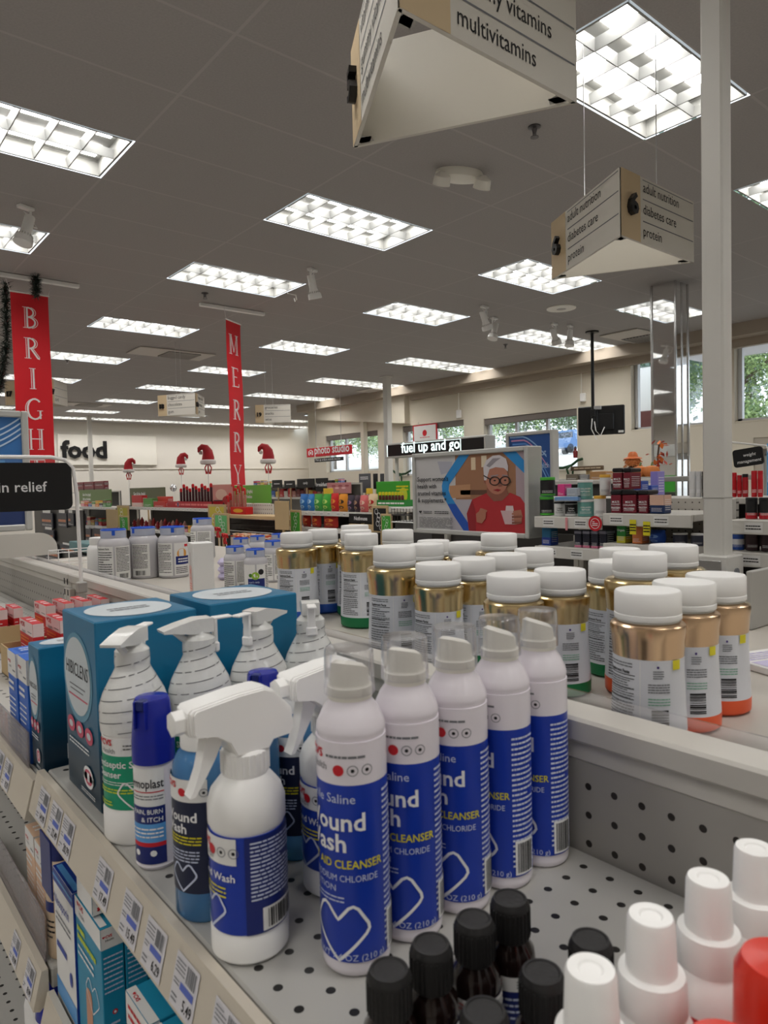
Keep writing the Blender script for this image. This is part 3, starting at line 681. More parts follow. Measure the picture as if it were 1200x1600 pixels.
# ------------------------------------------------------------ gold vitamin jars on the top deck
GOLD = mat('gold_foil', (.72, .55, .28), .22, 1, noise=.10, nscale=22); ROSE = mat('rose_gold_foil', (.70, .49, .31), .22, 1, noise=.10, nscale=22)
JLAB = pm('jar_label', 214, 216, 222, .32); ORANGE = pm('jar_orange', 226, 92, 52, .4); GREEN = pm('jar_green', 22, 112, 66, .4); JBLUE = pm('jar_blue', 40, 86, 176, .4); PURP = pm('ink_purple', 70, 50, 120, .5); SALMON = pm('jar_salmon', 228, 120, 96, .4)
def make_jar(big, foil, band):
    r = thing('vitamin_jar', 'jar', 'jar'); k = 1.0 if not big else 1.12; R = .0372 if not big else .0435
    h = .128*k if not big else .148
    P = lambda f, z: (R*f, h*z)
    q = MB(); q.lathe([P(.90, 0), P(1.0, .025), P(1.01, .13, ), (R*1.0, h*.14, JLAB), P(.965, .38), P(.93, .62), (R*.935, h*.72, foil), P(.97, .86), P(1.0, .93), P(.985, .965), P(.90, .985), (.0305, h*.99, CREAM), (.0300, h+.003)], band, 40)
    q.build('jar_body', r)
    q = MB(); c0 = h+.001
    q.lathe([(.0325, c0), (.0330, c0+.001), (.0330, c0+.0055), (.0322, c0+.0062), (.0328, c0+.007), (.0326, c0+.0265), (.0312, c0+.0285), (0, c0+.029)], WHITE, 44); q.build('lid', r)
    def mpj(off):
        def f(u, v):
            z = v/h
            for (z0, r0), (z1, r1) in zip(((.14, 1.0), (.38, .965), (.62, .93)), ((.38, .965), (.62, .93), (.72, .935))):
                if z <= z1: rr = r0+(r1-r0)*(z-z0)/(z1-z0); break
            else: rr = .935
            rr = R*rr+off; a = u/R
            return (rr*math.cos(a), rr*math.sin(a), v)
        return f
    q = MB(); m = mpj(.0006); m2 = mpj(.0010)
    a, t = -.058, h*.70
    q.lines(a, t-.007, a+.034, t-.001, 2, GREYINK, m, .4, 3)
    q.text('Supplement Facts', a, t-.0125, .0046, INK, m, bold=.03, sx=.95)
    q.rect(a, t-.0145, a+.037, t-.0138, INK, m, 6)
    q.lines(a, h*.40, a+.036, t-.016, 9, GREYINK, m, .42, 5, .4)
    for zz in (.56, .48, .40): q.rect(a, h*zz, a+.036, h*zz+.0007, INK, m, 6)
    q.lines(a, h*.17, a+.036, h*.385, 9, GREYINK, m, .5, 8)
    q.rect(a+.042, h*.15, a+.0426, h*.71, PAPER, m, 1)
    x = a+.050
    q.disc(x+.010, t-.004, .0014, PURP, m, 8); q.lines(x+.005, t-.016, x+.016, t-.007, 4, GREYINK, m, .5, 4); q.lines(x, t-.030, x+.022, t-.020, 4, GREYINK, m, .5, 14)
    q.lines(x, t-.0425, x+.022, t-.034, 3, pm('pale_green_ink', 110, 170, 140, .5), m, .35, 6)
    q.barcode(x+.003, h*.17, x+.020, h*.34, INK, m, 12, 7, vert=False)
    q.rect(x+.026, h*.645, x+.036, h*.72, YELLOW, m2, 4); q.build('label', r)
    return r
JARS = [(0.777, 1.213, 1), (0.866, 1.246, 1), (0.997, 1.302, 1), (0.891, 1.16, 1), (0.829, 1.063, 1), (0.943, 1.086, 1), (0.693, 0.807, 1), (0.968, 1.006, 0), (0.905, 0.96, 0), (0.973, 0.923, 0), (0.973, 0.839, 1), (0.852, 0.721, 0), (0.945, 0.738, 0), (0.774, 0.718, 0), (0.696, 0.715, 0), (0.669, 0.555, 0), (0.745, 0.541, 0), (0.867, 0.541, 0), (1.03, 0.629, 0), (0.812, 0.468, 1), (0.934, 0.487, 1), (0.74, 0.374, 0), (0.662, 0.373, 0), (0.818, 0.375, 0)]
KIND = {0: 'gb', 1: 'gb', 2: 'gb', 3: 'gg', 4: 'gg', 5: 'gg', 6: 'gg', 7: 'gg', 8: 'gg', 9: 'gg', 10: 'gg', 11: 'gg', 12: 'gg', 13: 'gg', 14: 'gg', 15: 'gg', 16: 'gg', 17: 'gg', 18: 'gg', 19: 'go', 20: 'go', 21: 'ro', 22: 'ro', 23: 'ro'}
JL = ['gold vitamin jar with blue base band at the left end of the jar display', 'gold jar with blue base band, second from the left end', 'rearmost gold jar at the left, only its lid clear of the two beside it',
 'gold jar in the left column, its lid between two others of a column of three', 'gold jar with green base band at the front of the left column of three', 'gold jar standing alone behind the left columns, under the poster left corner',
 'wide gold jar at front left, just behind the clear caps of the first spray cans', 'tilted looking lid of a gold jar far back below the poster text', 'gold jar third back behind the first spray cans', 'gold jar far back below the middle of the poster',
 'tall gold jar overlapping the poster of the woman in red', 'gold jar behind the third spray can, second in its column', 'gold jar behind, third in the column behind the third spray can', 'gold jar with green corner label in the second column from the wide front jar', 'gold jar with green strip label above the second spray can',
 'gold jar directly above the fourth spray can cap', 'gold jar with green base band directly behind the fifth spray can', 'gold jar with green base band half hidden behind the tall gold jar', 'small lid of a gold jar far back left of the tall pair', 'tall gold jar with orange base just behind the front rose gold jar', 'tallest looking gold jar far back beside the white post',
 'rose gold jar in the middle of the front right three', 'front rose gold jar with barcode and yellow sticker, nearest the ledge', 'rose gold jar at the right end of the display']
protoj = {}
for i, (x, y, bg) in enumerate(JARS):
    key = (bg, KIND[i]); a = math.degrees(math.atan2(-y, -x))+ (16 if i not in (22,) else 12)
    lab, loc = JL[i], (x, y, DK+.0008)
    if key not in protoj:
        o = protoj[key] = make_jar(bg, ROSE if key[1][0] == 'r' else GOLD, {'b': JBLUE, 'g': GREEN, 'o': ORANGE}[key[1][1]])
        o.location = loc; o.rotation_euler.z = math.radians(a); o['label'] = lab; o['group'] = 'gold vitamin jars'
    else: dup(protoj[key], loc, math.radians(a), lab, 'gold vitamin jars')
# ------------------------------------------------------------ gummy bottles with blue rimmed caps
GBODY = mat('gummy_bottle', srgb(226, 224, 228), .12, trans=.3, ior=1.3); GCAP = mat('frosted_cap', srgb(206, 212, 232), .25, trans=.3); RIMB = pm('cap_rim_blue', 38, 92, 205, .3); GUM = pm('gummy_red', 110, 46, 56, .5)
LAVENDER = pm('paper_lavender', 198, 190, 220, .5)
def make_gummy(R, h, front):
    r = thing('gummy_bottle', 'gummy', 'bottle')
    q = MB(); q.lathe([(R*.92, 0), (R, h*.03), (R, h*.70), (R*.97, h*.76), (R*.84, h*.815), (R*.76, h*.83), (R*.74, h*.84)], GBODY, 36); q.build('bottle', r)
    q = MB(); q.lathe([(R*.9, h*.03), (R*.9, h*.6), (R*.7, h*.62)], GUM, 20); q.build('gummies', r)
    q = MB(); q.lathe([(R*.80, h*.832), (R*.80, h*.97, RIMB), (R*.80, h*.985), (R*.76, h), (R*.70, h), (R*.70, h*.985), (0, h*.985)], GCAP, 36)
    q.box((R*.79, 0, h*.93), (R*.06, R*.2, h*.09), RIMB); q.build('cap', r)
    q = MB(); q.rect(-R*1.25, h*.05, -R*.06, h*.68, PAPER, cyl(R, 0), 12); q.rect(R*.06, h*.05, R*1.25, h*.68, PAPER, cyl(R, 0), 12); m = cyl(R, 0, .0008)
    if front == 'facts':
        q.text('Supplement Facts', -R*1.2, h*.62, R*.16, INK, m, bold=.02, sx=.8); q.lines(-R*1.2, h*.10, -R*.15, h*.59, 11, INK, m, .35, 4); q.lines(R*.12, h*.2, R*1.1, h*.66, 16, INK, m, .4, 6); q.barcode(R*.3, h*.07, R*.95, h*.16, INK, m, 14, 5)
    elif front == 'orange':
        q.lines(-R*1.2, h*.1, -R*.15, h*.66, 18, INK, m, .4, 4); q.disc(R*.6, h*.47, R*.36, pm('orange_fruit', 226, 160, 70, .5), m, 18); q.rect(R*.15, h*.26, R*1.2, h*.42, NAVY, cyl(R, 0, .0012), 8); q.lines(R*.3, h*.29, R*1.1, h*.39, 2, WINK, cyl(R, 0, .0016), .5, 5); q.rect(R*.8, h*.6, R*1.15, h*.65, RED, m, 3); q.lines(R*.15, h*.08, R*1.1, h*.22, 4, INK, m, .4, 6)
    else:
        q.rect(-R*.7, h*.12, R*.75, h*.38, NAVY, m, 12); q.disc(-R*.05, h*.44, R*.32, pm('apple_green', 150, 190, 60, .4), cyl(R, 0, .0012), 16); q.disc(-R*.45, h*.45, R*.16, pm('leaf_green', 70, 120, 40, .5), cyl(R, 0, .0012), 10); q.disc(R*.42, h*.52, R*.24, INK, cyl(R, 0, .0012), 14)
        q.text("men's daily", -R*.6, h*.29, R*.2, SOFTW, cyl(R, 0, .0016)); q.text('gummies', -R*.6, h*.20, R*.2, SOFTW, cyl(R, 0, .0016)); q.lines(R*.85, h*.1, R*1.2, h*.66, 16, INK, m, .4, 5)
    q.build('label', r); return r
gA, gO, gF = make_gummy(.046, .158, 'facts'), make_gummy(.046, .158, 'orange'), make_gummy(.030, .118, 'fruit')
G1 = 'tall gummy bottles at the left of the deck'; G2 = 'small gummy bottles beside the gold jars'
def place(o, first, x, y, lab, grp, turn=0):
    a = math.atan2(-y, -x)+math.radians(turn)
    if first: o.location = (x, y, DK+.0008); o.rotation_euler.z = a; o['label'] = lab; o['group'] = grp; return o
    return dup(o, (x, y, DK+.0008), a, lab, grp)
def base_at(px_, py_): p = onz(px_, py_, DK); return p.x, p.y
gx = [(180, 908), (226, 902), (272, 901), (318, 872)]
pts = [base_at(*p) for p in gx]
place(gA, True, *pts[0], 'leftmost tall gummy bottle with blue rimmed cap and facts panel', G1)
place(gA, False, *pts[1], 'second tall gummy bottle with blue rimmed cap from the left', G1, -50)
place(gO, True, *pts[2], 'tall gummy bottle with orange fruit and blue band on its label', G1)
place(gA, False, *pts[3], 'rearmost tall gummy bottle, behind the white carton', G1, -30)
sx = [(401, 930), (369, 922), (428, 908), (378, 900), (404, 894), (437, 889)]
SL = ['front small gummy bottle with apple and blackberry label', 'small gummy bottle second behind the white carton edge', 'small gummy bottle touching the first gold jar', 'small gummy bottle furthest left beside the white carton', 'small gummy bottle in the back row, middle', 'small gummy bottle in the back row, right end']
gS = make_gummy(.030, .118, 'facts')
for k, p in enumerate(sx):
    x, y = base_at(*p)
    if k == 0: place(gF, True, x, y, SL[0], G2)
    else: place(gS, k == 1, x, y, SL[k], G2)
# plain white bottle and the oil carton
def lathe_thing(name, label, cat, loc, parts, group=None):
    r = thing(name, label, cat, loc, 0, group)
    for nm, prof, m in parts: MB().lathe(prof, m, 32).build(nm, r)
    return r
x, y = base_at(157, 905)
lathe_thing('pill_bottle', 'plain white pill bottle left of the tall gummy bottles', 'bottle', (x, y, DK+.0008), [('bottle', [(.034, 0), (.036, .004), (.036, .092), (.031, .104), (.026, .108)], WHITE), ('lid', [(.0275, .107), (.028, .109), (.028, .128), (.026, .130), (0, .130)], WHITE)])
x, y = base_at(316, 931)
r = thing('oil_carton', 'white carton with a pink oil bottle print standing on the top deck', 'carton', (x, y, DK+.0008), math.radians(-14))
q = MB(); q.box((0, 0, .068), (.052, .062, .136), PAPER, .001); q.build('carton_box', r)
q = MB(); m = face_nx(-.0265, .03, 0)
PK = pm('oil_pink', 232, 196, 190, .5); PKD = pm('oil_coral', 228, 110, 92, .5)
q.add([m(*p) for p in rrect(.010, .004, .046, .080, .012)], [tuple(range(24))], PK); q.rect(.021, .078, .035, .112, pm('oil_cap', 214, 208, 206, .5), m)
m2 = face_nx(-.0269, .03, 0); q.disc(.026, .064, .003, PKD, m2, 10, .008); q.text('Bio-Oil', .018, .044, .008, PKD, m2); q.lines(.016, .018, .044, .036, 3, PKD, m2, .3, 4); q.build('front_print', r)
x, y = base_at(352, 905)
r = thing('wipes_pack', 'small lilac soft pack between the white carton and the gummy bottles', 'packet', (x, y, DK+.0008), math.radians(-30))
q = MB(); 
for k in range(3): q.box((0, 0, .010+k*.021), (.04, .06, .0195), LAVENDER, .008)
q.build('pack', r)

# ------------------------------------------------------------ small black bottles, white nozzle bottles and red caps at the front right
BRN = mat('amber_black_glass', srgb(26, 16, 14), .12, 0, coat=.3); BCAP = pm('black_ribbed_cap', 26, 25, 25, .55, bump=.25, nscale=220)
def make_black():
    r = thing('antiseptic_bottle', 'black', 'bottle'); R = .0158
    q = MB(); q.lathe([(.0145, 0), (R, .002), (R, .046), (.0150, .052), (.0105, .059), (.0098, .061)], BRN, 32); q.build('bottle', r)
    q = MB(); q.lathe([(.0120, .0595), (.0125, .0605), (.0125, .080), (.0122, .0808), (.0108, .0840), (.0095, .0842), (.0090, .0835), (0, .0834)], BCAP, 32)
    for k in range(28): a = 2*PI*k/28; q.box((.0125*math.cos(a), .0125*math.sin(a), .070), (.0010, .0010, .018), BCAP)
    q.build('cap', r)
    q = MB(); q.rect(-.022, .006, .022, .042, NAVY, cyl(R, 0), 16); m = cyl(R, 0, .0007); q.rect(-.022, .033, .022, .0422, PAPER, m, 14); cvs(q, -.017, .0365, .0048, cyl(R, 0, .001), False); q.lines(.004, .035, .02, .0405, 3, GREYINK, cyl(R, 0, .001), .4, 3); q.lines(-.018, .01, .016, .030, 5, SOFTW, m, .35, 4); q.build('label', r)
    return r
BB = [(.2395, .292, 'nearest black capped antiseptic bottle in the row beside the spray cans'), (.272, .292, 'second black capped antiseptic bottle in the row beside the spray cans'), (.308, .291, 'third black capped antiseptic bottle in the row beside the spray cans'), (.341, .290, 'furthest black capped antiseptic bottle in the row beside the spray cans'),
      (.256, .236, 'black cap at the very bottom edge, in the row next to the white nozzle bottles'), (.301, .234, 'middle black capped bottle in the row next to the white nozzle bottles'), (.3445, .232, 'furthest black capped bottle, standing beside the tall white nozzle caps')]
pbk = make_black()
for k, (x, y, lab) in enumerate(BB):
    a = math.atan2(-y, -x)+.3*((k*37) % 5-2)*.2
    if k == 0: pbk.location = (x, y, SZ+.0008); pbk.rotation_euler.z = a; pbk['label'] = lab; pbk['group'] = 'small black antiseptic bottles'
    else: dup(pbk, (x, y, SZ+.0008), a, lab, 'small black antiseptic bottles')
def make_nozzle():
    r = thing('nozzle_bottle', 'nozzle', 'bottle')
    q = MB(); q.lathe([(.021, 0), (.0225, .002), (.0225, .066), (.020, .074), (.0168, .080)], WHITE, 32); q.build('bottle', r)
    q = MB(); q.lathe([(.0165, .079), (.0178, .081), (.0172, .096), (.0165, .099), (.0130, .100)], WHITE, 32)
    q.lathe([(.0128, .0995), (.0118, .126), (.0108, .1285), (.0060, .1285), (.0050, .1275), (0, .1275)], WHITE, 32); q.build('nozzle_cap', r)
    q = MB(); q.rect(-.033, .006, .033, .060, RED, cyl(.0225, 0), 20); q.lines(-.02, .02, .02, .05, 4, WINK, cyl(.0225, 0, .0008), .4, 4); q.build('label', r)
    return r
NB = [(.270, .182, 'nearest white nozzle bottle, cut by the bottom of the picture'), (.327, .184, 'second white nozzle bottle, its tall cap shining'), (.382, .180, 'third white nozzle bottle in the row at right'), (.4345, .176, 'furthest white nozzle bottle in the row, at the right edge')]
pn = make_nozzle()
for k, (x, y, lab) in enumerate(NB):
    if k == 0: pn.location = (x, y, SZ+.0008); pn.rotation_euler.z = math.atan2(-y, -x); pn['label'] = lab; pn['group'] = 'white nozzle bottles'
    else: dup(pn, (x, y, SZ+.0008), math.atan2(-y, -x), lab, 'white nozzle bottles')
REDC = pm('red_cap', 214, 52, 34, .3)
for k, (x, y, h, lab) in enumerate(((.290, .128, .114, 'bottle with a domed orange-red cap at the bottom right corner'), (.345, .128, .127, 'red bottle at the right edge below the white nozzle caps'))):
    lathe_thing('red_bottle', lab, 'bottle', (x, y, SZ+.0008), [('bottle', [(.022, 0), (.0235, .002), (.0235, h*.58), (.020, h*.66)], REDC if k else WHITE), ('cap', [(.0205, h*.65), (.021, h*.67), (.0205, h*.93), (.017, h*.985), (0, h)], REDC)], 'bottles with red caps')

# ------------------------------------------------------------ left bay: trays of red cartons, hydrocortisone cartons, clear divider
ZL = SZ-.014
CRED = pm('carton_red', 206, 40, 46, .45); CORG = pm('carton_orange_ink', 240, 140, 60, .5); CPK = pm('carton_pale_pink', 236, 214, 212, .5)
def make_pack(W, Dp, Hh, body, top):
    r = thing('medicine_carton', 'c', 'carton')
    q = MB(); q.box((Dp/2, 0, Hh/2), (Dp, W, Hh), body, .0006); q.build('carton_box', r)
    q = MB(); m = face_nx(-.0004, W/2); m2 = face_nx(-.0008, W/2)
    q.rect(0, Hh*.76, W, Hh, top, m); cvs(q, W*.08, Hh*.88, W*.13, m2, True); q.lines(W*.62, Hh*.8, W*.92, Hh*.84, 1, GREYINK, m2, .4, 5)
    q.lines(W*.08, Hh*.60, W*.7, Hh*.72, 2, CORG if body is CRED else WINK, m2, .5, 3); q.lines(W*.08, Hh*.34, W*.85, Hh*.56, 4, WINK, m2, .3, 4); q.lines(W*.08, Hh*.08, W*.6, Hh*.3, 4, WINK, m2, .25, 7)
    n = face_ny(-W/2-.0004, 0); q.rect(0, Hh*.76, Dp, Hh, top, n); q.lines(Dp*.1, Hh*.1, Dp*.9, Hh*.7, 8, WINK, face_ny(-W/2-.0008, 0), .3, 2)
    t = lambda u, v: (u, v, Hh+.0005); q.rect(Dp*.15, -W*.4, Dp*.85, W*.4, body, t); q.lines(Dp*.2, -W*.25, Dp*.8, W*.25, 2, WINK, lambda u, v: (u, v, Hh+.0009), .35, 3)
    q.build('front_print', r); return r
rc = make_pack(.105, .020, .108, CRED, CPK)
GR = 'red medicine cartons standing in trays'
spots = [(.412+i*.040, 1.745, ZL+.004, '%s red carton of the taller back row by the pegboard upright' % ORD[i]) for i in range(4)]+[(.302+i*.033, 1.845, ZL+.0036, '%s red carton of the further row at the left, in the cardboard tray' % ORD[i]) for i in range(3)]+[(.335+i*.05, 1.535, ZL+.003, '%s red carton standing in the nearer cardboard tray' % ORD[i]) for i in range(2)]
for k, (x, y, z, lab) in enumerate(spots):
    o = rc if k == 0 else copy_tree(rc); o.location = (x, y, z); o['label'] = lab; o['group'] = GR
    if 4 <= k < 7: o.scale = (1, .8, .88)
# cardboard trays
def tray(label, x0, y0, x1, y1, h, z=ZL):
    r = thing('cardboard_tray', label, 'tray', ((x0+x1)/2, (y0+y1)/2, z+.0006)); a, c = (x1-x0)/2, (y1-y0)/2; q = MB()
    q.box((0, 0, .0010), (2*a, 2*c, .0018), KRAFT)
    for s_ in (-1, 1): q.box((0, s_*(c-.001), h/2), (2*a, .002, h), KRAFT); q.box((s_*(a-.001), 0, h/2), (.002, 2*c-.004, h), KRAFT)
    q.build('tray_box', r); return r
tray('cardboard tray around the taller back row of red cartons', .400, 1.685, .557, 1.805, .045)
tray('cardboard tray holding the further row of red cartons at the left', .285, 1.795, .395, 1.905, .060)
tray('nearer cardboard tray with two red cartons standing in it', .300, 1.475, .440, 1.600, .060)
# red packs lying in front
lie = make_pack(.05, .020, .115, CRED, CPK)
for k, (x, y, z) in enumerate(((.245, 1.165, .0), (.245, 1.110, .0), (.250, 1.165, .0215), (.250, 1.110, .0215), (.250, 1.165, .043), (.252, 1.110, .043), (.245, 1.225, .0), (.247, 1.225, .0215))):
    lab = 'red carton lying flat, %s of the %s pile at the left shelf' % (('bottom', 'middle', 'top')[int(z/.02)], 'nearer' if y < 1.15 else 'middle' if y < 1.2 else 'further')
    o = lie if k == 0 else copy_tree(lie)
    o.location = (x+.115, y, ZL+.001+z+.020); o.rotation_euler = (0, math.radians(-90), 0); o['label'] = lab; o['group'] = 'red cartons lying in piles'
    o.rotation_euler = (0, math.radians(-90), 0)
    o.location = (x+.116, y, ZL+.001+z)
HB = pm('hydro_blue', 44, 104, 200, .4)
hy = make_pack(.050, .055, .142, HB, PAPER)
for k, (x, y, lab) in enumerate(((.222, 1.050, 'blue and white cream carton nearest the small teal carton'), (.220, 1.103, 'second blue and white cream carton from the small teal carton'))):
    o = hy if k == 0 else copy_tree(hy); o.location = (x, y, ZL+.0008); o['label'] = lab; o['group'] = 'blue and white cream cartons'
r = thing('shelf_divider', 'clear plastic front fence on the left shelf edge', 'divider', (.2165, 1.16, ZL)); MB().box((0, 0, .026), (.003, .30, .05), mat('smoky_clear', srgb(190, 180, 190), .1, trans=.8, ior=1.2, alpha=.6), .001).build('fence', r)

# ------------------------------------------------------------ lower shelf stock
Z2 = .95
CYAN = pm('carton_cyan', 30, 142, 178, .4); CYD = pm('carton_cyan_deep', 20, 98, 134, .4); SKIN = pm('printed_skin', 206, 150, 120, .5); NEOB = pm('neo_blue', 28, 62, 158, .4)
def make_cyan(W, Dp, Hh):
    r = thing('bandage_carton', 'c', 'carton')
    q = MB(); q.box((Dp/2, 0, Hh/2), (Dp, W, Hh), CYAN, .0008); q.build('carton_box', r)
    q = MB(); m = face_nx(-.0004, W/2); m2 = face_nx(-.0008, W/2)
    q.rect(0, Hh*.86, W, Hh, PAPER, m); cvs(q, W*.1, Hh*.945, W*.10, m2)
    q.lines(W*.08, Hh*.70, W*.8, Hh*.82, 2, LIME, m2, .6, 2); q.lines(W*.08, Hh*.58, W*.7, Hh*.68, 2, WINK, m2, .4, 3)
    q.ribbon(heart(W*.62, Hh*.42, W*.5, Hh*.22), .0014, WINK, m2); q.add([m(*p) for p in rrect(W*.34, Hh*.04, W*.58, Hh*.44, W*.11)], [tuple(range(24))], SKIN)
    n = face_ny(-W/2-.0004, 0); n2 = face_ny(-W/2-.0008, 0)
    q.rect(0, Hh*.86, Dp, Hh, PAPER, n); cvs(q, Dp*.06, Hh*.935, Dp*.17, n2, True, INK); q.lines(Dp*.08, Hh*.55, Dp*.92, Hh*.82, 8, SOFTW, n2, .3, 5); q.disc(Dp*.5, Hh*.42, Dp*.12, RED, n2, 14); q.disc(Dp*.5, Hh*.42, Dp*.06, WINK, face_ny(-W/2-.0011, 0), 10); q.lines(Dp*.3, Hh*.33, Dp*.7, Hh*.36, 1, SOFTW, n2, .5, 3)
    t = lambda u, v: (u, v, Hh+.0005); q.rect(Dp*.05, -W*.45, Dp*.35, W*.45, PAPER, t)
    q.build('front_print', r); return r
Z3 = .925
cy = make_cyan(.092, .0245, .166)
GC = 'turquoise bandage cartons on the lower shelf'
for k in range(3):
    o = cy if k == 0 else copy_tree(cy); o.location = (.228+k*.026, .818, Z3+.0008); o['group'] = GC
    o['label'] = '%s turquoise bandage carton of the upright row under the price rail' % ('front', 'second', 'third')[k]
r = thing('bandage_carton', 'bandage carton with white end lying across the upright turquoise cartons', 'carton', (.2285, .826, Z3+.169))
MB().box((.045, 0, .0155), (.09, .055, .029), CYAN, .0008).build('carton_box', r)
q = MB(); n = face_ny(-.0279, 0, .001); n2 = face_ny(-.0283, 0, .001); q.rect(0, 0, .018, .029, PAPER, n); q.rect(0, 0, .055, .029, PAPER, face_nx(-.0005, .0275, .001)); q.rect(0, -.0275, .030, .0275, PAPER, lambda u, v: (u, v, .0306))
tv = lambda u, v: (.015-v, -.0283, .004+u); q.text('CVS', .007, .006, .0068, RED, tv, bold=.03); q.add([tv(*p_) for p_ in heart(.003, .008, .005, .005)], [tuple(range(16))], RED); q.text('Health', .0, .000, .0062, INK, tv)
tt = lambda u, v: (.006+v, -.024+u, .0310); q.text('CVS', .006, .004, .0068, RED, lambda u, v: (.012-v, -.026+u, .0310), bold=.03); q.text('Health', .0, -.003, .0062, INK, lambda u, v: (.012-v, -.026+u, .0310)); q.lines(.022, .004, .085, .026, 4, SOFTW, n2, .3, 4)
q.build('end_print', r)
def flat_carton(label, x, y, z, wd, dp, h, top):
    r = thing('bandage_carton', label, 'carton', (x, y, z+.0008), 0, 'flat turquoise cartons low under the rail'); MB().box((dp/2, 0, h/2), (dp, wd, h), CYAN, .0006).build('carton_box', r)
    q = MB(); t = lambda u, v: (v, -u, h+.0005); t2 = lambda u, v: (v, -u, h+.0009); q.rect(-wd/2, 0, wd/2, .010, PAPER, t); cvs(q, -wd*.35, .002, .006, t2, False); q.text('Flexible', -wd*.42, dp*.46, wd*.2, LIME, t2, bold=.02); q.text('Fabric', -wd*.42, dp*.28, wd*.2, LIME, t2, bold=.02); q.rect(-wd/2, 0, wd/2, h, PAPER, face_nx(-.0005, 0)); q.lines(-wd*.4, h*.2, wd*.4, h*.8, 2, RED, face_nx(-.0009, 0), .4, 3); q.rect(0, 0, .01, h, PAPER, face_ny(-wd/2-.0005, 0)); q.build('top_print', r)
for k in range(2):
    for s_ in range(4):
        flat_carton('%s flat turquoise carton of the %s stack low under the rail' % (('bottom', 'second', 'third', 'top')[s_], ('nearer', 'further')[k]), .230, .605+k*.066, Z3+s_*.0345, .062, .095, .034, s_ == 3)
r = thing('ointment_carton', 'tall white and blue ointment carton standing on the lower shelf', 'carton', (.226, .909, Z3+.0008))
q = MB(); q.box((.024, 0, .0825), (.048, .084, .165), PAPER, .0008); q.build('carton_box', r)
q = MB(); m = face_nx(-.0004, .042); m2 = face_nx(-.0008, .042); q.rect(0, .148, .084, .165, NEOB, m); q.rect(0, .155, .084, .159, SKY, m2); q.text('Neosporin', .005, .122, .018, NEOB, m2, sx=.80, bold=.01); q.lines(.008, .10, .07, .114, 2, GREYINK, m2, .35, 3); q.rect(.008, .066, .05, .074, NEOB, m2); q.rect(0, 0, .084, .024, SKY, m); q.disc(.066, .05, .006, NEOB, m2, 14, .009)
n = face_ny(-.0424, 0); q.rect(0, 0, .048, .165, NEOB, n); q.lines(.006, .03, .042, .14, 9, SOFTW, face_ny(-.0428, 0), .3, 3); t = lambda u, v: (u, v, .1655); q.rect(0, -.042, .048, .042, NEOB, t); q.rect(.003, -.038, .010, .038, SKY, lambda u, v: (u, v, .1658)); q.text('Neosporin', -.034, .018, .014, WINK, lambda u, v: (.048-v, u, .1659), sx=.8, bold=.01)
q.build('front_print', r)
BEIGE = pm('tube_beige', 214, 190, 160, .4)
r = lathe_thing('lotion_bottle', 'beige lotion bottle with dark cap beside the white ointment carton', 'bottle', (.246, .990, Z2+.0008), [('bottle', [(.019, 0), (.0205, .003), (.0205, .116), (.018, .128), (.014, .132)], BEIGE), ('cap', [(.0165, .131), (.017, .133), (.016, .174), (.014, .176), (0, .176)], NAVY)])
q = MB(); m = cyl(.0205, 190); q.text('Aveeno.', -.014, .088, .009, INK, m); q.rect(-.014, .064, .012, .078, NAVY, m, 8); q.lines(-.014, .02, .012, .055, 5, INK, m, .35, 4); q.build('label', r)
bg = make_pack(.050, .030, .128, pm('anti_itch_tan', 226, 190, 160, .5), PAPER)
for k in range(2):
    o = bg if k == 0 else copy_tree(bg); o.location = (.232, 1.045+k*.055, Z2+.0008); o['label'] = '%s tan anti-itch cream carton low at the left, behind the clear fence' % ('nearer', 'further')[k]; o['group'] = 'tan anti-itch cartons'
r = thing('shelf_divider', 'clear plastic front fence on the lower shelf edge at the left', 'divider', (.2195, 1.18, Z2)); MB().box((0, 0, .034), (.003, .40, .066), mat('smoky_clear', srgb(190, 180, 190), .1, trans=.8, ior=1.2, alpha=.6), .001).build('fence', r)
tray('tall open cardboard tray on the lower shelf at left', .275, 1.02, .50, 1.18, .150, Z2)
lathe_thing('jar_maroon', 'small jar with maroon lid in the lower left tray', 'jar', (.335, 1.08, Z2+.004), [('jar_body', [(.03, 0), (.032, .003), (.032, .13), (.03, .14)], PAPER), ('lid', [(.033, .139), (.033, .170), (.031, .172), (0, .172)], pm('maroon_lid', 110, 34, 50, .4))])['label'] = 'small jar with maroon lid in the lower left tray'
for k in range(4):
    lathe_thing('lotion_bottle', '%s blue capped bottle on the bottom shelf at the left corner' % ORD[k], 'bottle', (.258, .99+k*.062, .6608), [('bottle', [(.026, 0), (.028, .003), (.028, .11), (.024, .125)], PAPER), ('cap', [(.0255, .124), (.026, .126), (.024, .168), (.021, .171), (0, .171)], CAPB)], 'blue capped bottles on the bottom shelf')
r = thing('coupon_flag', 'small dark blue coupon flag hanging under the price rail', 'tag', (.2035, .885, 1.128)); MB().box((0, 0, 0), (.002, .045, .07), NAVY, .0005).build('card', r)
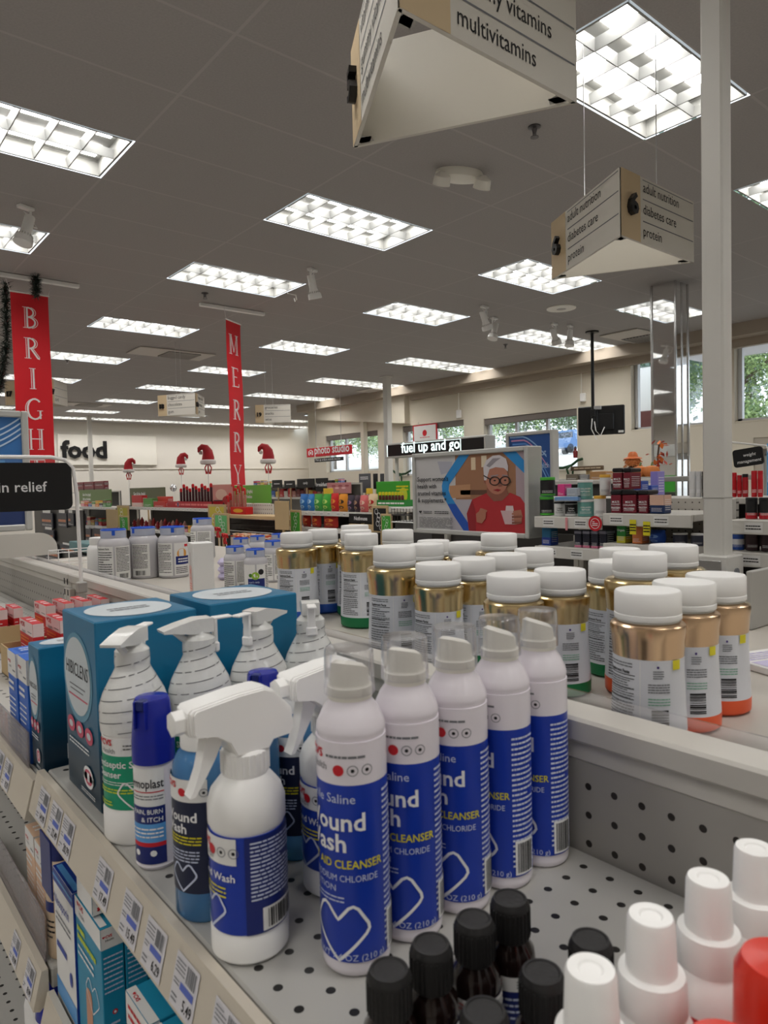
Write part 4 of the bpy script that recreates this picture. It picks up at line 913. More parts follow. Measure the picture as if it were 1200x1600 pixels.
# ------------------------------------------------------------ outside the windows
ASPH = pm('pavement', 206, 202, 196, .9, noise=.06, nscale=3); BANKM = pm('bank_concrete', 214, 208, 198, .9, noise=.1, nscale=2)
q = MB(); q.add([(XW2+.4, -30, -.1), (XW2+1.2, -30, -.1), (XW2+3, -30, 1.3), (24, -30, 2.35), (70, -30, 4.9), (XW2+.4, 60, -.1), (XW2+1.2, 60, -.1), (XW2+3, 60, 1.3), (24, 90, 2.35), (70, 90, 4.9), (XW+.25, -30, -.1), (XW+.25, YT-.4, -.1), (XW2+.4, YT-.4, -.1)], [(k, k+1, k+6, k+5) for k in range(4)]+[(10, 0, 12, 11)], ASPH)
o = q.build('ground', smooth=False); o['kind'] = 'structure'
o = MB().box((XW+1.6, 2.4, 3.75), (2.7, 7.5, .12), pm('soffit_white', 226, 224, 230, .6)).build('soffit_outside'); o['kind'] = 'structure'
LEAF = [pm('leaf_dark', 78, 98, 70, .7), pm('leaf_mid', 112, 138, 96, .7), pm('leaf_light', 164, 186, 124, .7), pm('leaf_blue', 118, 138, 128, .7)]
BARK = pm('bark', 84, 70, 58, .9)
def make_tree(seed, h, w_, mats, n=9000):
    q = random.Random(seed); r = thing('tree', 't', 'tree'); t = MB()
    t.tube([(0, 0, -.3), (.1, .05, h*.3), (-.05, .1, h*.6), (.05, 0, h*.85)], [.22, .17, .11, .04], BARK, 8)
    for k in range(7):
        a, z = q.uniform(0, 2*PI), h*q.uniform(.35, .7); L = w_*q.uniform(.4, .8)
        t.tube([(0, 0, z), (L*.5*math.cos(a), L*.5*math.sin(a), z+h*.08), (L*math.cos(a), L*math.sin(a), z+h*.2)], [.08, .05, .02], BARK, 6)
    t.build('trunk', r)
    c = MB(); cl = [(q.gauss(0, w_*.42), q.gauss(0, w_*.42), h*q.uniform(.28, .98)) for _ in range(26)]
    for _ in range(n):
        b_ = q.choice(cl); p = [b_[i]+q.gauss(0, w_*.17) for i in range(3)]; s_ = q.uniform(.05, .13)*w_/2.6
        u = Vector((q.gauss(0, 1), q.gauss(0, 1), q.gauss(0, 1))).normalized(); v = u.cross(Vector((q.gauss(0, 1), q.gauss(0, 1), q.gauss(0, 1)))).normalized()
        P = Vector(p); c.add([tuple(P-u*s_), tuple(P+v*s_*.6), tuple(P+u*s_), tuple(P-v*s_*.6)], [(0, 1, 2, 3)], q.choice(mats))
    c.build('crown', r, smooth=False); return r
TG = 'trees beyond the windows'
TR = [(1, 18.5, 9.6, 1.7, 8.5, 2.7, [0, 1, 3, 3], 'dark tree behind the window right of the mirror column'), (2, 24, 9.8, 2.0, 10, 3.2, [3, 3, 1], 'tall thin leaved tree at the right edge window'), (3, 17.5, 7.4, 1.6, 4.2, 1.3, [2, 2, 1], 'bright green tree low in the right edge window'),
      (4, 58, 48.5, 4.2, 10, 4.6, [0, 1, 2], 'tree behind the left part of the long low window'), (5, 60, 42.0, 4.3, 11, 4.6, [0, 1, 1], 'tree behind the parked blue car'), (6, 34, 34.0, 2.7, 7, 2.6, [2, 1], 'tree behind the small window by the white post'), (7, 36, 40.0, 2.8, 8, 2.8, [0, 1, 3], 'tree behind the window near the photo sign'),
      (8, 34, 47, 2.7, 8, 3.2, [0, 3], 'dark tree at the left in the photo corner window'), (9, 29, 36.5, 2.4, 5.5, 2.4, [2, 2, 1], 'light green tree at the right in the photo corner window'), (10, 60, 31.0, 4.3, 11, 4.4, [1, 3], 'tree beyond the television, far across the road'), (12, 20, 4.2, 1.6, 6, 2.2, [1, 2], 'tree seen past the weight management sign window')]
for sd, x, y, z, h, w_, ms, lab in TR:
    o = make_tree(sd, h, w_, [LEAF[k] for k in ms]); o.location = (x, y, z); o['label'] = lab; o['group'] = TG
def make_car(name, label, x, y, z, rot, col, tall):
    r = thing(name, label, 'car', (x, y, z), rot); L, W, Hh = 4.3, 1.8, (1.75 if tall else 1.4); q = MB()
    sd = [(-2.15, .45), (2.15, .45), (2.15, .85), (2.0, 1.0), (1.2, 1.05), (.7, Hh-.05), (.5, Hh), (-1.75 if tall else -1.1, Hh), (-2.0 if tall else -1.8, 1.05), (-2.15, .95)]
    q.prism(sd, W, col, Matrix(((1, 0, 0, 0), (0, 0, 1, -W/2), (0, 1, 0, 0), (0, 0, 0, 1)))); q.build('car_body', r)
    g = MB(); 
    for s_ in (-1, 1): g.box((-.6, s_*(W/2+.003), Hh-.36), (2.0, .01, .42), BLACK, .003)
    g.box((1.0, 0, Hh-.38), (.08, W-.2, .42), BLACK, .01); g.build('windows', r)
    for a in (-1.35, 1.35):
        for s_ in (-1, 1): MB().lathe([(.2, -.11), (.36, -.10), (.36, .10), (.2, .11)], BLACK, 20, Matrix.Translation((a, s_*(W/2-.08), .36)) @ Matrix.Rotation(PI/2, 4, 'X')).build('wheel', r)
make_car('car', 'blue off-road car parked outside behind the black television', 46.0, onx(888, 700, 46.0).y, 3.60, math.radians(75), pm('car_blue', 92, 128, 178, .3), True)
make_car('car', 'white car parked outside beside the blue one', 46.0, onx(818, 700, 46.0).y, 3.60, math.radians(95), pm('car_white', 214, 222, 232, .3), False)
BRICK = pm('brick_red', 104, 62, 58, .8, noise=.1, nscale=20)
r = thing('outside_pillar', 'brick and white pillar outside beside the mirror column window', 'pillar', (12.2, 6.75, -.1)); q = MB(); q.box((0, 0, 1.45), (.5, .8, 2.9), BRICK); q.build('brick_base', r); q = MB(); q.box((0, 0, 3.3), (.42, .72, .8), PAPER); q.build('white_top', r)

# ------------------------------------------------------------ ceiling fixtures
DKST = mat('dark_steel', (.16, .15, .15), .35, 1); VENTM = pm('vent_grey', 188, 184, 178, .6)
VL = ['ceiling air vent between the two red banners', 'ceiling air vent near the left aisle sign', 'ceiling air vent above the photo corner', 'ceiling air vent in front of the mirror column']
for (p, lab, orange) in (((268, 553), VL[0], 1), ((130, 632), VL[1], 0), ((600, 612), VL[2], 0), ((1000, 527), VL[3], 0)):
    c = onz(*p, H-.012); r = thing('air_vent', lab, 'air vent', c, 0, 'ceiling air vents')
    q = MB(); q.box((0, 0, 0), (1.15, .58, .016), pm('vent_panel', 206, 200, 192, .6), .003); q.build('panel', r)
    q = MB(); q.box((.12, 0, -.010), (.50, .44, .004), pm('vent_dark', 60, 58, 56, .7))
    for k in range(9): q.box((.12, -.2+k*.05, -.018), (.5, .012, .012), VENTM, 0, None)
    q.build('grille', r)
def spotlight(p, lab, yaw, tilt, on=False):
    c = onz(*p, H); r = thing('spotlight', lab, 'spotlight', (c.x, c.y, H), math.radians(yaw), 'ceiling spotlights'); q = MB()
    q.box((0, 0, -.012), (.11, .05, .024), WHITE, .004); q.tube([(.035, 0, -.02), (.035, 0, -.16)], .009, WHITE); q.build('bracket', r)
    M = Matrix.Translation((.0, 0, -.16)) @ Matrix.Rotation(math.radians(tilt), 4, 'Y')
    q = MB(); q.lathe([(.034, .10), (.036, .09), (.036, -.02), (.045, -.05), (.062, -.075), (.064, -.115), (.056, -.118)], WHITE, 24, M)
    for k in range(18): a = 2*PI*k/18; q.box((.052*math.cos(a), .052*math.sin(a), -.062), (.006, .006, .028), VENTM, 0, M)
    q.build('lamp_head', r)
    q = MB(); q.lathe([(.054, -.112), (0, -.110)], mat('spot_glow', (1, .93, .8), .4, emit=9) if on else pm('spot_lens', 120, 118, 112, .2), 20, M); q.build('lens', r)
    q = MB(); q.tube([(0, 0, -.06), (.02, .05, -.02), (.09, .07, -.05), (.10, .03, -.12), (.03, 0, -.13)], .004, WHITE, 6); q.build('cable', r)
for a in (((40, 322), 'white ceiling spotlight at the left, in front of a ceiling light', 20, 18), ((488, 420), 'white ceiling spotlight above the long ceiling light in the middle', 200, 18), ((757, 478), 'ceiling spotlight of the pair behind the aisle 6 sign, lamp glowing', 0, -25, True), ((772, 496), 'unlit ceiling spotlight next to the glowing one', 180, -20), ((866, 505), 'left ceiling spotlight of the pair beside the black ceiling pole', 0, -28), ((890, 508), 'right ceiling spotlight of the pair beside the black ceiling pole', 200, -12)): spotlight(*a)
c = onz(718, 268, H); r = thing('emergency_light', 'cream twin headed emergency light on the ceiling below the big aisle sign', 'emergency light', (c.x, c.y, H), math.radians(-25)); q = MB()
q.lathe([(.09, 0), (.095, -.02), (.085, -.05), (.06, -.06), (0, -.062)], CREAM, 28, Matrix.Diagonal((1.75, .85, 1, 1))); q.build('housing', r)
for s_ in (-1, 1):
    M = Matrix.Translation((s_*.14, -.045, -.085)) @ Matrix.Rotation(math.radians(35), 4, 'X')
    h_ = MB().lathe([(.02, .05), (.052, .025), (.058, -.03), (.050, -.032)], CREAM, 20, M).build('lamp_head', r); MB().lathe([(.049, -.029), (0, -.015)], STEEL, 16, M).build('reflector', h_)
for p, lab in (((835, 198), 'ceiling sprinkler under the big aisle sign'), ((320, 458), 'ceiling sprinkler left of the hat display banner'), ((105, 562), 'ceiling sprinkler right of the left red banner'), ((790, 538), 'ceiling sprinkler behind the spotlights')):
    c = onz(*p, H); r = thing('sprinkler', lab, 'sprinkler', (c.x, c.y, H), 0, 'ceiling sprinklers'); k = .8
    q = MB(); q.lathe([(.036, 0), (.036, -.006), (.016, -.014), (.012, -.03), (.008, -.045)], DKST, 18); q.build('escutcheon', r); q = MB(); q.lathe([(.024, -.058), (.024, -.061), (0, -.062)], DKST, 16); q.tube([(-.013, 0, -.03), (-.013, 0, -.058)], .003, DKST, 6); q.tube([(.013, 0, -.03), (.013, 0, -.058)], .003, DKST, 6); q.build('deflector', r)
c = onz(877, 481, H); lathe_thing('ceiling_speaker', 'round ceiling speaker grille behind the aisle 6 sign', 'speaker', (c.x, c.y, H), [('rim', [(.17, 0), (.17, -.012), (.14, -.018), (.10, -.016)], CREAM), ('grille', [(.11, -.014), (.0, -.018)], VENTM)])
c = onz(457, 458, H); r = thing('ceiling_hook', 'small white hook clip hanging from the ceiling beside a spotlight', 'hook', (c.x, c.y, H)); MB().tube([(-.06, 0, -.01), (.04, 0, -.015), (.05, 0, -.06), (.03, 0, -.08), (.02, 0, -.05)], .007, WHITE, 6).build('clip', r)

# ------------------------------------------------------------ hanging aisle signs (three boards round a triangle)
BOARD = pm('sign_board', 214, 210, 200, .5); BOARDIN = pm('sign_board_inner', 226, 222, 212, .5); MAPLE = pm('sign_maple', 206, 184, 148, .5); WIRE = mat('wire', (.75, .75, .75), .3, 1)
def aisle_sign(label, corners, z0, z1, num, lines, maple=True, wires=2):
    A, B, C = [Vector((c.x, c.y, 0)) for c in corners]; ctr = (A+B+C)/3
    r = thing('aisle_sign', label, 'aisle sign', (ctr.x, ctr.y, z0), 0, None); hh = z1-z0
    for P, Q in ((A, B), (C, A), (B, C)):
        # outward faces: text reads from the left end as seen from outside
        d = (Q-P).normalized(); n = Vector((d.y, -d.x, 0)); L = (Q-P).length
        if n.dot((P+Q)/2-ctr) < 0: P, Q = Q, P; d = -d; n = -n
        # left end seen from outside: outward normal n, viewer looks along -n, right = up x n
        rt = Vector((0, 0, 1)).cross(n)
        if rt.dot(d) < 0: P, Q = Q, P; d = -d
        o = P-ctr
        mp = lambda u, v, off=.0: tuple(o+d*u+n*off+Vector((0, 0, v)))
        q = MB(); q.add([mp(.004, 0, 0), mp(L-.004, 0, 0), mp(L-.004, hh, 0), mp(.004, hh, 0)], [(0, 1, 2, 3)], BOARD)
        q.add([mp(.010, 0, -.012), mp(L-.010, 0, -.012), mp(L-.010, hh, -.012), mp(.010, hh, -.012)], [(3, 2, 1, 0)], BOARDIN)
        for a, b_ in ((.004, 0), (L-.004, 0)): pass
        q.add([mp(.004, 0, 0), mp(L-.004, 0, 0), mp(L-.010, 0, -.012), mp(.010, 0, -.012)], [(3, 2, 1, 0)], BOARD); q.add([mp(.004, hh, 0), mp(L-.004, hh, 0), mp(L-.010, hh, -.012), mp(.010, hh, -.012)], [(0, 1, 2, 3)], BOARD)
        nx_ = L*.245; nl = len(lines)
        q.rect(.004, 0, nx_, hh, MAPLE if maple else BOARD, lambda u, v: mp(u, v, .001))
        for k in range(1, nl): q.rect(nx_+L*.03, hh*k/nl-.0025, L-.014, hh*k/nl+.0025, GREYINK, lambda u, v: mp(u, v, .001))
        if maple:
            q.rect(nx_+L*.03, hh-.014, L-.014, hh-.010, GREYINK, lambda u, v: mp(u, v, .001))
        for k, t in enumerate(lines):
            if t: q.text(t, nx_+L*.035, hh*(nl-1-k)/nl+hh/nl*.34, hh/nl*.66, INK, lambda u, v: mp(u, v, .0015), sx=.86)
        bd = q.build('sign_panel', r, smooth=False)
        # raised number
        q = MB(); v, f, wd = text_mesh(num, .03); s_ = hh*(.42 if len(num) < 2 else .30)
        x0 = nx_*.5-wd*s_/2
        q.add([mp(x0+a*s_, hh*.36+b_*s_, .024) for a, b_ in v], f, BLACK)
        nv = len(v); edge = {}
        for fc in f:
            for a, b_ in zip(fc, fc[1:]+fc[:1]): edge[a, b_] = edge.get((a, b_), 0)+1
        for (a, b_) in list(edge):
            if (b_, a) not in edge: q.add([mp(x0+v[a][0]*s_, hh*.36+v[a][1]*s_, .024), mp(x0+v[b_][0]*s_, hh*.36+v[b_][1]*s_, .024), mp(x0+v[b_][0]*s_, hh*.36+v[b_][1]*s_, .001), mp(x0+v[a][0]*s_, hh*.36+v[a][1]*s_, .001)], [(0, 3, 2, 1)], BLACK)
        q.build('number', bd, smooth=False)
        q = MB()
        for e in (.03, L-.075): q.add([mp(e, .004, -.013), mp(e+.045, .004, -.013), mp(e+.045, .004, -.045), mp(e, .004, -.045)], [(0, 1, 2, 3)], GREYM)
        q.build('bracket', bd, smooth=False)
    q = MB()
    for P in ((A+B)/2, (A+C)/2)[:wires]:
        w_ = P-ctr; w_ *= .93; q.tube([(w_.x, w_.y, hh-.01), (w_.x, w_.y, H-z0)], .0022, WIRE, 5)
    q.build('hanging_wire', r)
ZB = 2.612; ZT = 2.90
aisle_sign('hanging aisle 6 sign reading adult nutrition, diabetes care, protein', [onz(970, 367, ZB), onz(862, 437, ZB), onz(1085, 410, ZB)], ZB, ZT, '6', ['adult nutrition', 'diabetes care', 'protein'])
aisle_sign('big hanging aisle sign at the top reading gummy vitamins, multivitamins', [onz(622, 10, ZB), onz(552, 232, ZB), onz(903, 161, ZB)], ZB, ZB+.29, '5', ['vitamins', 'gummy vitamins', 'multivitamins'])
def far_sign(label, D, pl, pr, ptop, pbot, pend, num, lines):
    a, b_ = atd(pl, pbot, D), atd(pr, pbot, D); c = atd(pend, pbot, D+.5); z0 = a.z; z1 = atd(pl, ptop, D).z
    third = atd(pend, pbot, D+.52)
    if pend > pr: a = atd(pl, pbot, D+.22)
    aisle_sign(label, [a, b_, third], z0, z1, num, lines, True)
far_sign('hanging aisle 18 sign reading bagged candy, chocolates, gum', 9.5, 247, 306, 615, 648, 320, '18', ['bagged candy', 'chocolates', 'gum'])
far_sign('hanging aisle 19 sign reading groceries, snacks, wine', 11.0, 399, 455, 633, 661, 430, '19', ['groceries', 'snacks', 'wine'])
far_sign('hanging aisle 17 sign half behind the left red banner', 9.0, 8, 78, 592, 630, 106, '17', ['', '', 'card'])

# ------------------------------------------------------------ red banners
BANM = pm('banner_red', 214, 26, 38, .55, bump=.15, nscale=4); BANW = pm('banner_letter', 236, 226, 224, .6)
def serif_letter(q, ch, cx, y0, h, mp):
    w_ = h*.66; X = lambda u: cx+(u-.5)*w_; Y = lambda v: y0+v*h
    def st(pts, wd, closed=False): q.ribbon([(X(a), Y(b_)) for a, b_ in pts], wd*h, BANW, mp, closed)
    def stem(x, a=0, b_=1, serif=True):
        st([(x, a), (x, b_)], .085); st([(x-.16, a), (x-.16, b_)], .03)
        if serif:
            for v in (a, b_): st([(x-.30, v), (x+.16, v)], .03)
    def arc(cx_, cy_, rx_, ry_, a0, a1, wd): st([(cx_+rx_*math.cos(math.radians(a0+(a1-a0)*k/14)), cy_+ry_*math.sin(math.radians(a0+(a1-a0)*k/14))) for k in range(15)], wd)
    if ch == 'B': stem(.3); arc(.34, .76, .40, .23, -90, 90, .075); arc(.34, .27, .50, .26, -90, 90, .08); arc(.40, .76, .50, .26, -70, 70, .03); arc(.40, .27, .62, .30, -70, 70, .03)
    elif ch == 'R': stem(.3); arc(.34, .74, .42, .25, -90, 90, .075); arc(.40, .74, .52, .28, -70, 70, .03); st([(.45, .5), (.92, .02), (1.05, 0)], .085); st([(.60, .5), (1.05, .06)], .03)
    elif ch == 'I': stem(.55)
    elif ch == 'G': arc(.55, .5, .5, .5, 45, 330, .085); arc(.50, .5, .60, .50, 95, 265, .03); st([(.92, .02), (.92, .42)], .085); st([(.70, .42), (1.1, .42)], .03)
    elif ch == 'H': stem(.2); stem(.95); st([(.2, .52), (.95, .52)], .05)
    elif ch == 'T': stem(.55, 0, 1, False); st([(0, .98), (1.1, .98)], .05); st([(0, .98), (0, .84)], .03); st([(1.1, .98), (1.1, .84)], .03); st([(.3, 0), (.8, 0)], .03)
    elif ch == 'M': stem(.1); st([(.12, 1), (.52, .12)], .085); st([(.52, .12), (.95, 1)], .04); stem(1.0)
    elif ch == 'E': stem(.3); st([(.3, .98), (.95, .98), (.95, .84)], .05); st([(.3, .52), (.78, .52)], .05); st([(.3, .02), (1.0, .02), (1.0, .18)], .05)
    elif ch == 'Y': st([(.05, 1), (.52, .45)], .085); st([(-.1, .99), (.3, .99)], .03); st([(1.0, 1), (.52, .45)], .045); st([(.75, .99), (1.15, .99)], .03); st([(.52, .5), (.52, 0)], .085); st([(.38, .5), (.38, 0)], .03); st([(.25, 0), (.75, 0)], .03)
def banner(label, base, ang, W, ztop, zbot, letters, lh, pitch, first, bar_len, bar_ang):
    r = thing('hanging_banner', label, 'banner', (base.x, base.y, zbot), math.radians(ang), None); hh = ztop-zbot
    q = MB(); n = 24; vs = []; wav = lambda v: .006*math.sin(v*5)
    for k in range(n+1):
        v = hh*k/n; vs += [(-W/2, wav(v), v), (W/2, wav(v), v)]
    fs = [(2*k, 2*k+1, 2*k+3, 2*k+2) for k in range(n)]
    q.add(vs, fs, BANM); q.add([(x, y+.002, z) for x, y, z in vs], [f[::-1] for f in fs], BANM)
    mp = lambda u, v: (u, wav(v)-.0015, v)
    for k, ch in enumerate(letters): serif_letter(q, ch, -.01*W, hh-first-k*pitch-lh, lh, mp)
    q.build('cloth', r)
    q = MB(); q.tube([(-W/2-.01, 0, hh), (W/2+.01, 0, hh)], .008, WHITE, 8)
    for s_ in (-1, 1): q.tube([(s_*W/2, 0, hh), (s_*W*.62, 0, 3.565-zbot)], .0025, WIRE, 5)
    q.build('hanger', r)
    q = MB(); q.box((0, 0, 3.578-zbot), (bar_len, .05, .036), WHITE, .004, Matrix.Rotation(math.radians(bar_ang-ang), 4, 'Z')); q.build('ceiling_bar', r)
    return r
bm = onz(364, 484, 3.575)
banner('narrow red banner with white letters reading MERRY', bm, 30.7, .30, 3.44, 1.60, 'MERRY', .215, .365, .15, .80, 0)
bb = onz(45, 436, 3.575)
banner('wide red banner at left with white letters reading BRIGHT', bb, 0, .325, 3.44, 1.62, 'BRIGHT', .19, .285, .13, .9, 0)
TIN = pm('tinsel_green', 40, 52, 44, .35, metal=.3); TINS = pm('tinsel_silver', 150, 158, 154, .25, metal=.8)
def tinsel(label, pts, rad, n):
    q = MB(); g = random.Random(5); P = [Vector(p) for p in pts]
    for _ in range(n):
        i = g.randrange(len(P)-1); c = P[i].lerp(P[i+1], g.random()); d = Vector((g.gauss(0, 1), g.gauss(0, 1), g.gauss(0, 1))).normalized()*rad*g.uniform(.6, 1.1); s_ = d.cross(Vector((.3, .5, .8))).normalized()*rad*.06
        q.add([tuple(c-s_), tuple(c+s_), tuple(c+d)], [(0, 1, 2)], TIN if g.random() < .75 else TINS)
    q.tube(P, rad*.12, TIN, 5); o = q.build('tinsel_garland', smooth=False); return tag(o, label, 'garland', 'tinsel garlands')
tinsel('short tuft of tinsel garland on the bar above the left red banner', [(bb.x+.03, bb.y-.12, 3.57), (bb.x+.03, bb.y-.12, 3.40)], .075, 500)
tinsel('long dark tinsel garland hanging behind the left red banner', [(bb.x-.16, bb.y+.20, 3.56), (bb.x-.17, bb.y+.20, 3.0), (bb.x-.25, bb.y+.20, 2.55), (bb.x-.42, bb.y+.20, 2.45)], .085, 1600)

# ------------------------------------------------------------ posts, mirror column, television
POSTM = pm('post_white', 214, 212, 206, .45)
c = onx(1121, 700, 2.2)
r = thing('power_post', 'wide white square post at the right, running up to the ceiling', 'post', (c.x, c.y, 0), math.radians(0)); q = MB(); q.box((0, 0, 1.8), (.066, .066, 3.6), POSTM, .006); q.build('post', r)
q = MB(); q.box((0, 0, .715), (.110, .110, 1.22), POSTM, .004); q.lathe([(.016, 0), (.016, .004), (0, .005)], GREYINK, 16, Matrix.Translation((.0, -.0555, 1.27)) @ Matrix.Rotation(PI/2, 4, 'X')); q.box((-.0555, 0, 1.26), (.003, .07, .10), STEEL, .001); q.build('outlet_sleeve', r)
q = MB(); q.box((0, 0, 1.503), (.068, .068, .004), GREYM, .001); q.build('joint_ring', r)
for p, lab, wd, zt in (((604, 588), 'slim white post rising to the ceiling left of the lit fuel sign', .12, 3.6), ((139, 650), 'thin white post in front of the food sign', .10, 3.6)):
    c = onz(*p, 3.6); r = thing('slim_post', lab, 'post', (c.x, c.y, 0), 0, None); MB().box((0, 0, zt/2), (wd, wd, zt), POSTM, .008).build('post', r); MB().box((0, 0, zt-.01), (wd*1.5, wd*1.5, .02), POSTM, .004).build('ceiling_plate', r); MB().box((0, 0, .02), (wd*1.5, wd*1.5, .04), POSTM, .004).build('base_plate', r)
c = onx(569, 690, XW-.06); r = thing('slim_post', 'cream post below the header near the photo corner', 'post', (c.x, c.y, 0)); MB().box((0, 0, 1.55), (.12, .12, 3.1), WALLM, .006).build('post', r); MB().box((0, 0, .03), (.16, .16, .06), WALLM, .004).build('base_plate', r)
MIR = mat('mirror', (.86, .86, .86), .03, 1); MIRF = mat('mirror_edge', (.7, .7, .7), .2, 1)
c = onx(1056, 600, 7.0); W2 = abs(onx(1019, 600, 7.0).y-c.y)
r = thing('mirror_column', 'tall mirror clad column behind the right shelves', 'column', (7.0, c.y, 0)); q = MB()
q.box((W2/2, W2/2, 1.8), (W2, W2, 3.6), MIR); q.build('mirror_cladding', r, smooth=False)
q = MB()
for a in (0, W2):
    for b_ in (0, W2): q.box((a, b_, 1.8), (.022, .022, 3.6), MIRF, .002)
q.box((W2*.5, -.003, 1.8), (.02, .012, 3.6), MIRF, .002); q.build('corner_strip', r)
c = onz(925, 518, H); TVZ = atd(936, 656, (c-EYE).dot(FWD)).z
r = thing('television', 'black television seen from behind on a black ceiling pole', 'television', (c.x, c.y, 0), math.radians(-62)); q = MB()
q.tube([(0, 0, H), (0, 0, TVZ-.05)], .022, BLACK, 12); q.lathe([(.09, H), (.09, H-.02), (.03, H-.03)], BLACK, 20); q.build('ceiling_pole', r)
q = MB(); q.box((.10, .10, TVZ), (.62, .045, .40), BLACK, .012); q.box((.12, .06, TVZ-.02), (.30, .05, .22), BLACK, .01); q.box((.36, .074, TVZ-.165), (.07, .003, .03), PAPER); q.build('screen_housing', r)
q = MB(); q.box((.01, .035, TVZ+.02), (.10, .05, .24), BLACK, .008); q.box((.0, .0, TVZ+.10), (.07, .07, .1), BLACK, .006); q.box((.06, .01, TVZ+.17), (.10, .06, .05), STEEL, .006); q.build('wall_bracket', r)
q = MB(); q.tube([(.02, -.02, TVZ-.02), (.04, -.05, TVZ-.15), (.10, -.04, TVZ-.22), (.15, .0, TVZ-.1)], .007, WHITE, 6); q.tube([(-.01, -.02, TVZ+.02), (-.02, -.05, TVZ-.12), (.05, -.03, TVZ-.27)], .007, WHITE, 6); q.build('cable', r)
r = thing('wall_socket', 'small white wall box with a cable run above the long low window', 'socket', tuple(onx(911, 621, XW-.03))); q = MB(); q.box((0, 0, 0), (.05, .10, .14), WHITE, .01); q.build('box', r); q = MB(); q.tube([(0, .03, .07), (0, .03, .62)], .010, CREAM, 6); q.build('conduit', r)
r = thing('wall_socket', 'small white wall box with a cable run between the low windows', 'socket', tuple(onx(717, 647, XW-.03))); q = MB(); q.box((0, 0, 0), (.05, .12, .16), WHITE, .01); q.build('box', r); q = MB(); q.tube([(0, 0, .08), (0, 0, .66)], .012, CREAM, 6); q.build('conduit', r)
# ------------------------------------------------------------ mid-ground: generic goods
_C = {}
def cm(r, g, b, rough=.42): return pm('print_%02x%02x%02x' % (r, g, b), r, g, b, rough)
def gbox(name, label, cat, X, y0, y1, z, h, dp, col, bands=(), txt=None, group=None, txtcol=None, part='front_print'):
    """a carton on a shelf, its front in the plane x = X looking to -x; bands: (v0, v1, material) as fractions"""
    r = thing(name, label, cat, (X, (y0+y1)/2, z+.0012), 0, group); W = abs(y1-y0)-.0015
    MB().box((dp/2, 0, h/2), (dp, W, h), col, min(.002, W*.04)).build('carton_box', r)
    q = MB(); m = face_nx(-.0006, W/2); m2 = face_nx(-.0011, W/2); n = face_ny(-W/2-.0006, 0)
    for b_ in bands: q.rect(0, h*b_[0], W, h*b_[1], b_[2], m); q.rect(0, h*b_[0], dp, h*b_[1], b_[2], n)
    ink = txtcol or WINK
    if txt:
        for k, t in enumerate(txt): wd = text_mesh(t)[2]; s_ = min(W*.86/wd, h*.16); q.text(t, W*.5, h*.56-k*s_*1.15, s_, ink, m2, 'C', .02)
    q.lines(W*.12, h*.10, W*.85, h*.32, 3, ink, m2, .3, int(abs(y0)*997) % 50)
    q.lines(dp*.12, h*.15, dp*.85, h*.8, 6, ink, face_ny(-W/2-.0011, 0), .25, 5)
    q.build(part, r); return r
def gtub(name, label, cat, x, y, z, R, h, body, lid, lidh=.14, band=None, txt=None, group=None, ink=None):
    r = thing(name, label, cat, (x, y, z+.0012), math.atan2(-y, -x), group)
    MB().lathe([(R*.94, 0), (R, h*.02), (R, h*(1-lidh)-h*.02), (R*.93, h*(1-lidh))], body, 28).build('tub_body', r)
    MB().lathe([(R*1.02, h*(1-lidh)), (R*1.03, h*(1-lidh)+.002), (R*1.03, h-.003), (R*.97, h), (0, h)], lid, 28).build('lid', r)
    q = MB(); m = cyl(R, 0, .0006); m2 = cyl(R, 0, .0012); ink = ink or WINK
    for (a, b_, mt) in band or ((.15, .7, body),): q.rect(-R*1.4, h*a, R*1.4, h*b_, mt, m, 14)
    if txt:
        for k, t in enumerate(txt): wd = text_mesh(t)[2]; s_ = min(R*1.5/wd, h*.12); q.text(t, 0, h*.5-k*s_*1.2, s_, ink, m2, 'C', .02)
    q.lines(-R*.8, h*.16, R*.7, h*.3, 3, ink, m2, .3, 7); q.build('label', r); return r
def bag(label, X, y0, y1, z, h, col, accent, group, name='candy_bag', cat='bag of candy'):
    r = thing(name, label, cat, (X, (y0+y1)/2, z+.0012), 0, group); W = abs(y1-y0)*.96; n, mm = 9, 8; q = MB(); F = lambda i, j: (-W/2+W*i/n, h*j/mm, .038*(max(0, math.sin(PI*i/n))**.6)*(max(0, math.sin(PI*min(j/mm, .93)/.93))**.6))
    vs = [(.045-t, -a, b_) for i in range(n+1) for j in range(mm+1) for a, b_, t in (F(i, j),)]+[(.045+t, -a, b_) for i in range(n+1) for j in range(mm+1) for a, b_, t in (F(i, j),)]
    N = (n+1)*(mm+1); fs = []
    for i in range(n):
        for j in range(mm):
            k = i*(mm+1)+j; fs += [(k, k+mm+1, k+mm+2, k+1), (N+k, N+k+1, N+k+mm+2, N+k+mm+1)]
    q.add(vs, fs, col); q.build('pouch', r)
    q = MB(); mp = lambda u, v: (.045-.002-.038*(max(0, math.sin(PI*(u/W+.5)))**.6)*(max(0, math.sin(PI*min(v/h, .93)/.93))**.6), -u, v)
    q.disc(0, h*.56, W*.3, accent, mp, 14, h*.12); q.disc(0, h*.25, W*.26, accent, mp, 12, h*.09); q.rect(-W*.46, h*.93, W*.46, h*.99, accent, lambda u, v: (.044, -u, v)); q.build('print', r); return r
